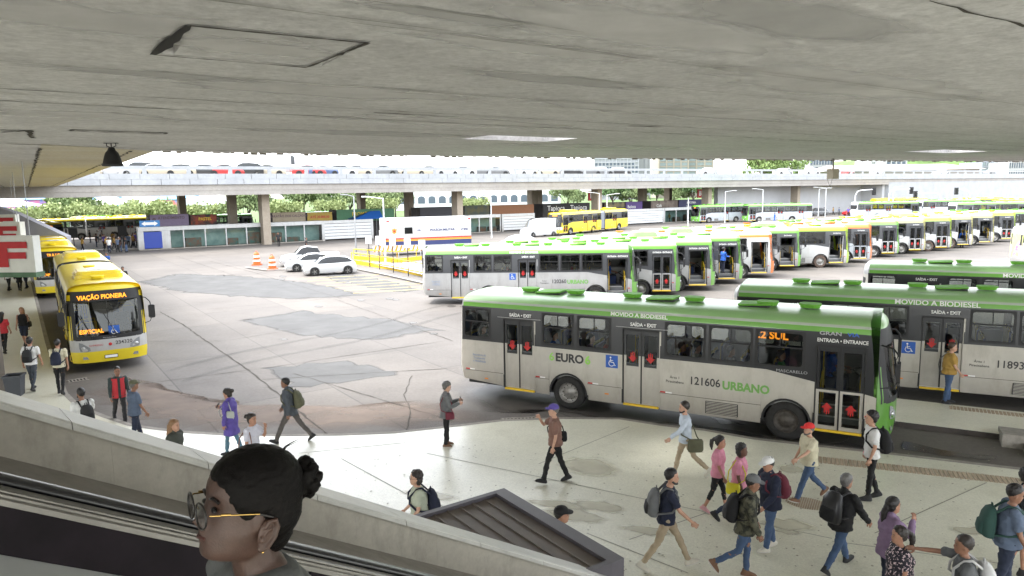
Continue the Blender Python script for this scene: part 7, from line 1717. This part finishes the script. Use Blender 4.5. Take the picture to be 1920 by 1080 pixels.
for px, pt, lb in ((459, 268, 'lamp pole on the deck behind the red car'), (852, 270, 'lamp pole on the deck above the middle of the lot'), (613, 304, 'short double armed lamp on the deck right of the minibus'), (1652, 292, 'lamp pole on the deck above the marble wall corner'), (1803, 296, 'lamp pole on the deck near the hillside')): pole_up(px, pt, 22, lb)
# yellow guarded ramp
def rail_line(pts, label, wall=.34):
    P = [G(x, y) for x, y in pts]; r = empty('yellow_guard_rail', tuple(P[0]), 0, label, 'guard rail', 'yellow guard rails round the ramp')
    mb = MB(); mr = MB(); mp = MB()
    for a, b in zip(P, P[1:]):
        a = a-P[0]; b = b-P[0]; n = max(1, int((b-a).length/1.8)); dd = (b-a).normalized(); nn = Vector((-dd.y, dd.x, 0))*.06
        mb.add([a-nn, b-nn, b+nn, a+nn]+[v+UP*wall for v in (a-nn, b-nn, b+nn, a+nn)], [(0, 1, 5, 4), (1, 2, 6, 5), (2, 3, 7, 6), (3, 0, 4, 7), (4, 5, 6, 7)])
        mr.tube([a+UP*.98, b+UP*.98], .055, n=6)
        for i in range(n+1): mp.tube([a.lerp(b, i/n), a.lerp(b, i/n)+UP*.98], .035, n=5)
    mb.build('kick_wall', YEL, r); mr.build('top_rail', YEL, r); mp.build('upright_frame', YEL, r)
rail_line([(660, 494), (735, 506), (815, 523)], 'long yellow guard rail along the near side of the ramp'); rail_line([(664, 486), (745, 492), (815, 484)], 'yellow guard rail on the far side of the ramp')
mb = MB(); rp_ = [G(x, y, .25) for x, y in ((672, 490), (760, 507), (815, 520), (815, 488), (745, 494))]; mb.face([tuple(v) for v in rp_]); tag(mb.build('ramp', mat('ramp white', (.5, .5, .49), .7, var=.06)), kind='structure')
for i, (px, py, pt) in enumerate(((693, 500, 455), (712, 505, 456), (738, 511, 459), (766, 518, 462), (793, 522, 465))):
    b_ = G(px, py); z = DY(px, pt, b_.y).z; r = empty('sign_pole', (b_.x, b_.y, 0), 0, 'thin dark pole with white plate, %s from white cars along the yellow guard rail' % ('first', 'second', 'third', 'fourth', 'fifth')[i], 'sign', 'plated poles along the guard rail'); mb = MB(); mb.tube([(0, 0, 0), (0, 0, z)], .045, n=6); mb.build('pole', M_dkmetal, r); mb = MB(); mb.box((-.25, -.04, z-.1), (.25, 0, z+.6)); mb.build('plate', WHT, r)
bq = G(700, 482); br = empty('striped_barrier', tuple(bq), .15, 'orange and white slanted stripe barrier in front of the police trailer', 'barrier')
mb = MB(); mb.box((0, -.05, .5), (5.0, .05, 1.1), 0)
for i in range(12): mb.add([(i*.42+.02, -.056, .5), (i*.42+.22, -.056, .5), (i*.42+.42, -.056, 1.1), (i*.42+.22, -.056, 1.1)], [(0, 1, 2, 3)], 1)
mb.build('board', [WHT, ORANGE], br); mb = MB()
for x in (.3, 2.5, 4.7): mb.tube([(x, -.3, 0), (x, 0, .9), (x, .3, 0)], .03, n=5)
mb.build('leg_frame', M_grey, br)
for px, py, lb in ((482, 497, 'orange and white traffic drum farther from the white cars'), (511, 505, 'orange and white traffic drum nearer the white cars')):
    b_ = G(px, py); r = empty('traffic_drum', (b_.x, b_.y, 0), 0, lb, 'traffic drum', 'traffic drums on the lot'); mb = MB(); mb.box((-.36, -.36, 0), (.36, .36, .1), 0); mb.lathe([(.33, .1), (.31, .34)], 16, 0); mb.lathe([(.31, .34), (.29, .5)], 16, 1); mb.lathe([(.29, .5), (.27, .72)], 16, 0); mb.lathe([(.27, .72), (.25, .88)], 16, 1); mb.lathe([(.25, .88), (.22, 1.1), (.12, 1.16), (0, 1.18)], 16, 0); mb.build('drum', [mat('drum orange', (.72, .12, .02), .5), WHT], r); mb = MB(); mb.tube([(-.08, 0, 1.14), (-.06, 0, 1.28), (.06, 0, 1.28), (.08, 0, 1.14)], .025, n=6); mb.build('handle', mat('drum orange', (.72, .12, .02), .5), r)
for pts in (((462, 503), (500, 508), (540, 506)), ((640, 500), (720, 516), (800, 534))):
    tag(ribbon([G(x, y) for x, y in pts], .3, .12, M_kerb, 'kerb', step=1.), kind='structure')
# information boards near the crowd
for i, (px, py, y0, y1, lb) in enumerate(((232, 466, 426, 442, 'black information screen on a post among the waiting crowd'), (140, 468, 430, 446, 'black information screen at the left of the waiting crowd'))):
    b_ = G(px, py, K_); zt = DY(px, y0, b_.y).z; zb_ = DY(px, y1, b_.y).z; r = empty('information_board', tuple(b_), 0, lb, 'information board'); mb = MB(); mb.tube([(0, 0, 0), (0, 0, zb_)], .06, n=6); mb.build('post', M_dkmetal, r); mb = MB(); mb.box((-.5, -.08, zb_-K_), (.5, .08, zt)); mb.build('screen', RUB, r)

# ------------------------------------------------------------------ trees, lawns, buildings beyond the deck
LEAFM = {}
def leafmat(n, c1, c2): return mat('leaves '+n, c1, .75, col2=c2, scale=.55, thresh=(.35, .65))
M_bark = mat('bark', (.09, .07, .05), .9, var=.3, scale=5)
def tree_mesh(seed, H, R_, n, leaf, flat=.6, base=.35):
    R = random.Random(seed); mb = MB(); cl = []
    for i in range(int(10+R_*2)):
        a = R.uniform(0, 2*PI); rr_ = R_*math.sqrt(R.random())*.8; z = H*(base+(1-base)*(.35+.6*R.random()))-rr_*rr_/R_*.25*flat; cl.append((Vector((rr_*math.cos(a), rr_*math.sin(a), z)), R.uniform(.28, .45)*R_))
    for i in range(n):
        c, r_ = R.choice(cl); d = Vector((R.gauss(0, 1), R.gauss(0, 1), R.gauss(0, .75))).normalized()*r_*R.uniform(.55, 1.0); p = c+Vector((d.x, d.y, d.z*flat)); s = leaf*R.uniform(.6, 1.3)
        u_ = Vector((R.gauss(0, 1), R.gauss(0, 1), R.gauss(0, .6))).normalized(); v2 = u_.orthogonal().normalized(); v2 = Matrix.Rotation(R.uniform(0, 6.28), 3, u_) @ v2; w2 = u_.cross(v2)
        mb.face([p+v2*s, p+w2*s*.55, p-v2*s, p-w2*s*.55])
    tb = MB(); tb.tube([(0, 0, 0), (.05*R_*.1, 0, H*.2), (0, .03, H*.45)], [H*.03, H*.022, H*.014], n=8)
    for c, r_ in cl[:7]: tb.tube([(0, 0, H*.3), c*.5+Vector((0, 0, H*.2)), c], [H*.014, H*.009, H*.004], n=5)
    return mb, tb
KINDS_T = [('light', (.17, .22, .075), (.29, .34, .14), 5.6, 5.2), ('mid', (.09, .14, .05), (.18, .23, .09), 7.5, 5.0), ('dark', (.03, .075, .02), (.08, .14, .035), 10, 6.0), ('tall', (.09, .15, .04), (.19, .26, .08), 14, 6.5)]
TM = []
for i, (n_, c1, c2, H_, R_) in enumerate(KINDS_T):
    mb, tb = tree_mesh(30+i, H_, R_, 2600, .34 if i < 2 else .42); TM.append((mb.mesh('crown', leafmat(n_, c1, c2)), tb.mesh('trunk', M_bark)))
def tree(px, off, kd, sc_, label, group, dz=0.):
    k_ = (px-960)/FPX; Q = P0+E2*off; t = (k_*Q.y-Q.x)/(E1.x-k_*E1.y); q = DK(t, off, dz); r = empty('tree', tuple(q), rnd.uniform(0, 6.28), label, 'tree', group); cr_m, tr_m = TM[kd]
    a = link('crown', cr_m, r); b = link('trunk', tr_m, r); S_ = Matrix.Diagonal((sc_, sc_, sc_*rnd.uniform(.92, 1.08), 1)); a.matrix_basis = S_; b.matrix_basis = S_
lm = ['beside the white tents', 'behind the crowd', 'above the yellow roofed bus', 'behind the arrow sign', 'behind the purple banner stall', 'before the grey arched shed', 'left of the first column', 'between the first columns']
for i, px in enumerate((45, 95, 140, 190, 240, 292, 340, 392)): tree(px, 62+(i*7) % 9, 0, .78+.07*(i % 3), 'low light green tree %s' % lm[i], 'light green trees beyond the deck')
lm = ['behind the pale second column', 'over the shoe stall', 'over the mustard banner stall', 'over the green banner stall', 'left of the blue tent', 'over the police trailer towing end', 'over the police trailer cab window', 'right of the arched white building']
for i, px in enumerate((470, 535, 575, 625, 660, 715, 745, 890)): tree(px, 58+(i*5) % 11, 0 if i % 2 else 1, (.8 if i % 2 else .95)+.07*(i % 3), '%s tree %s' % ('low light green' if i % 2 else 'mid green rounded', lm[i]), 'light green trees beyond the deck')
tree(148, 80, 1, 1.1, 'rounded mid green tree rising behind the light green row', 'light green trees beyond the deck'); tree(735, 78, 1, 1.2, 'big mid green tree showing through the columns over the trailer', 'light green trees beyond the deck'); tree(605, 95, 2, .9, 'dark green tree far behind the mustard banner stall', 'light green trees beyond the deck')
lm = ['behind the tapioca stall', 'behind the purple bannered stall', 'right of the purple bannered stall', 'behind the brown boards', 'behind the navy banner', 'at the end of the stalls', 'left of the underpass wall']
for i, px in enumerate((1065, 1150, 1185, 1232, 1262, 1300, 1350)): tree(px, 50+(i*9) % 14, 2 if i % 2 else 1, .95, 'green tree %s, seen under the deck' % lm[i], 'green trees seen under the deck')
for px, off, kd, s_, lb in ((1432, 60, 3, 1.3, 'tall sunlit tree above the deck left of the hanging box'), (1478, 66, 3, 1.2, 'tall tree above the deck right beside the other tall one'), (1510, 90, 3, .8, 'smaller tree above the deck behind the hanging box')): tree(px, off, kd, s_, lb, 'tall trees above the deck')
# hillside
mb = MB(); Q = [DY(x, y, 900) for x, y in ((1560, 330), (1640, 308), (1700, 301), (1790, 299), (1860, 304), (1960, 312), (2060, 330))]
mb.add([tuple(v) for v in Q]+[(v.x+60, v.y+260, v.z+12) for v in Q]+[(v.x, v.y, 0) for v in Q], [(i, i+1, 8+i, 7+i) for i in range(6)]+[(14+i, 15+i, i+1, i) for i in range(6)], 0, True); tag(mb.build('hills', mat('hill green', (.10, .17, .05), .9, var=.5, scale=.03, world=True)), kind='structure')
# buildings
def tower(x0, x1, yt, Y, label, c, floors, bays, glassm, depth=25, fr=.55, name='office_building', base=0.):
    a = DY(x0, 340, Y); b = DY(x1, 340, Y); zt = DY((x0+x1)/2, yt, Y).z; W_ = b.x-a.x; r = empty(name, (a.x, Y, 0), 0, label, 'building'); mw = mat('facade '+label[:12], tuple(v*.55 for v in c), .7, var=.06, scale=.1)
    mb = MB(); mb.box((0, .6, 0), (W_, depth, zt)); mb.build('core', mw, r)
    gm = MB(); cw = W_/bays; ch = zt/floors; gm.box((cw*(1-fr)/2, .3, ch*.22), (cw*(1+fr)/2, .62, ch*.85)); gm = gm.mesh('window', glassm); mb = MB()
    n = 0
    for f in range(floors):
        z = f*ch
        if z+ch < 5.5: continue
        for bq_ in range(bays):
            if n < 95: link('window', gm, r, Matrix.Translation((bq_*cw, 0, z))); n += 1
    for f in range(floors+1): mb.box((0, .1, max(0, f*ch-.12*ch)), (W_, .6, f*ch+.12*ch))
    for bq_ in range(bays+1): mb.box((bq_*cw-cw*.1, .0, 0), (bq_*cw+cw*.1, .59, zt))
    mb.build('facade_grid', mw, r)
BG = mat('building glass', (.08, .10, .13), .4, spec=.3); BGL = mat('building glass light', (.19, .23, .23), .4, spec=.3)
tower(1115, 1197, 262, 420, 'tall grey office block with a dense window grid above the deck', (.52, .54, .58), 16, 12, BG); tower(1198, 1218, 266, 430, 'narrow bare grey tower side beside the window grid block', (.40, .41, .42), 1, 1, BG, fr=.01)
tower(1236, 1290, 270, 460, 'beige office block with green tinted glass', (.46, .42, .34), 12, 4, BGL, fr=.8); tower(1290, 1336, 270, 470, 'glass fronted office block with beige edges', (.46, .42, .34), 12, 3, BGL, fr=.86)
tower(1518, 1560, 298, 500, 'low office block with dark blue glass', (.5, .51, .53), 5, 8, BG, fr=.8); tower(1632, 1640, 296, 520, 'white block with a blank wall above the marble wall', (.62, .63, .64), 1, 1, BG, fr=.01, name='white_building')
tower(1660, 1698, 300, 520, 'white building with a sloping glass front', (.62, .63, .64), 3, 4, BG); tower(1840, 1885, 303, 480, 'grey and glass office block at the right end of the deck', (.42, .45, .5), 6, 6, BGL); tower(1890, 1960, 303, 460, 'white block with narrow vertical fins at the picture edge', (.6, .6, .58), 4, 16, BG, fr=.4)
a = DY(1560, 320, 330); b = DY(1850, 318, 330); r = empty('long_hall', (a.x, 330, 0), 0, 'long low beige roofed hall behind the deck on the right', 'building'); W_ = b.x-a.x; zt = DY(1700, 306, 330).z
mb = MB(); mb.add([(0, 0, zt-3), (W_, 0, zt-3), (W_*.9, 20, zt), (W_*.1, 20, zt), (0, 40, zt-3), (W_, 40, zt-3)], [(0, 1, 2, 3), (3, 2, 5, 4), (0, 3, 4), (1, 5, 2)]); mb.build('roof', mat('hall roof', (.42, .37, .32), .8, var=.1, scale=.2), r); mb = MB(); mb.box((2, 2, 0), (W_-2, 38, zt-3.01)); mb.build('wall', mat('hall wall', (.3, .28, .27), .8), r)
# white building with rows of arches, seen under the deck
aY = 250; a = DY(740, 380, aY); b = DY(1015, 378, aY); r = empty('arched_building', (a.x, aY, 0), .12, 'white building with two rows of dark arches seen under the deck', 'building'); W_ = (b.x-a.x)*1.15
mb = MB(); mb.box((0, .5, 0), (W_, 20, 12.5)); mb.build('wall', mat('arched white', (.62, .63, .65), .6, var=.04, scale=.2), r)
wm = MB(); P = [(-1.25, 0), (1.25, 0)]+[(1.25*math.cos(a_), 1.7+.9*math.sin(a_)) for a_ in [PI*i/8 for i in range(9)]]; wm.face([(x, .45, z) for x, z in P]); wm.face([(x*1.15, .47, z*1.06-.08) for x, z in P], 1); wmm = wm.mesh('window', [BG, mat('arched trim', (.7, .7, .7), .6)])
for f in (2.2, 6.4): 
    for i in range(int(W_/3.6)): link('window', wmm, r, Matrix.Translation((2+i*3.6, 0, f)))
# tents and sheds far left
for px, py, lb, w_ in ((22, 382, 'white peaked tent at the far left', 5), (278, 381, 'white peaked tent behind the arrow sign trees', 4), (412, 378, 'white peaked tent beside the first column', 4), (205, 378, 'white peaked tent over the yellow roofed bus', 5)):
    q = DY(px, py, 165); r = empty('peaked_tent', (q.x, 165, 0), 0, lb, 'tent', 'white tents beyond the trees'); z = q.z; mb = MB(); mb.add([(-w_, -w_, z-.6), (w_, -w_, z-.6), (w_, w_, z-.6), (-w_, w_, z-.6), (-w_*.4, -w_*.4, z+.4), (w_*.4, -w_*.4, z+.4), (w_*.4, w_*.4, z+.4), (-w_*.4, w_*.4, z+.4), (0, 0, z+1.9)], [(0, 1, 5, 4), (1, 2, 6, 5), (2, 3, 7, 6), (3, 0, 4, 7), (4, 5, 8), (5, 6, 8), (6, 7, 8), (7, 4, 8)]); mb.build('canopy', P_WHITE, r); mb = MB()
    for x in (-w_+.2, w_-.2):
        for y in (-w_+.2, w_-.2): mb.tube([(x, y, 0), (x, y, z-.5)], .1, n=6)
    mb.build('leg_frame', M_grey, r)
q = DY(362, 378, 190); r = empty('arched_shed', (q.x, 190, 0), 0, 'grey arched shed beyond the light green trees', 'shed'); P = [(3.4*math.cos(a_)*1.0, 2.2*math.sin(a_)+3.8) for a_ in [PI*i/12 for i in range(13)]]+[(-3.4, 0), (3.4, 0)]; mb = MB(); mb.add([(x, 0, z) for x, z in P]+[(x, 12, z) for x, z in P], [(i, i+1, 16+i-0, 15+i) for i in range(12)], 0, True); mb.face([(x, 0, z) for x, z in P], 0); mb.build('shell', mat('shed grey', (.36, .38, .42), .6), r)
for px, w_, c1, c2, lb in ((65, 18, (.06, .16, .42), (.4, .12, .25), 'low hall painted with bright blue and pink murals at the far left'), (170, 9, (.5, .35, .08), (.1, .3, .5), 'small colourful painted hall behind the yellow roofed bus'), (315, 12, (.5, .16, .12), (.15, .25, .5), 'colourful painted stand beyond the arrow sign')):
    q = DY(px, 374, 205); r = empty('painted_hall', (q.x-w_/2, 205, 0), 0, lb, 'building', 'painted halls beyond the trees'); mb = MB(); mb.box((0, 0, 0), (w_, 8, q.z)); mb.build('wall', mat('mural '+str(px), c1, .7, col2=c2, scale=.35, thresh=(.42, .58)), r); mb = MB(); mb.add([(-.5, -.5, q.z), (w_+.5, -.5, q.z), (w_+.5, 8.5, q.z+.3), (-.5, 8.5, q.z+.3), (-.5, 4, q.z+1.2), (w_+.5, 4, q.z+1.2)], [(0, 1, 5, 4), (4, 5, 2, 3), (0, 4, 3), (1, 2, 5)]); mb.build('roof', mat('hall blue', (.10, .25, .42), .6), r)
bpy.data.scenes.remove(SCR)
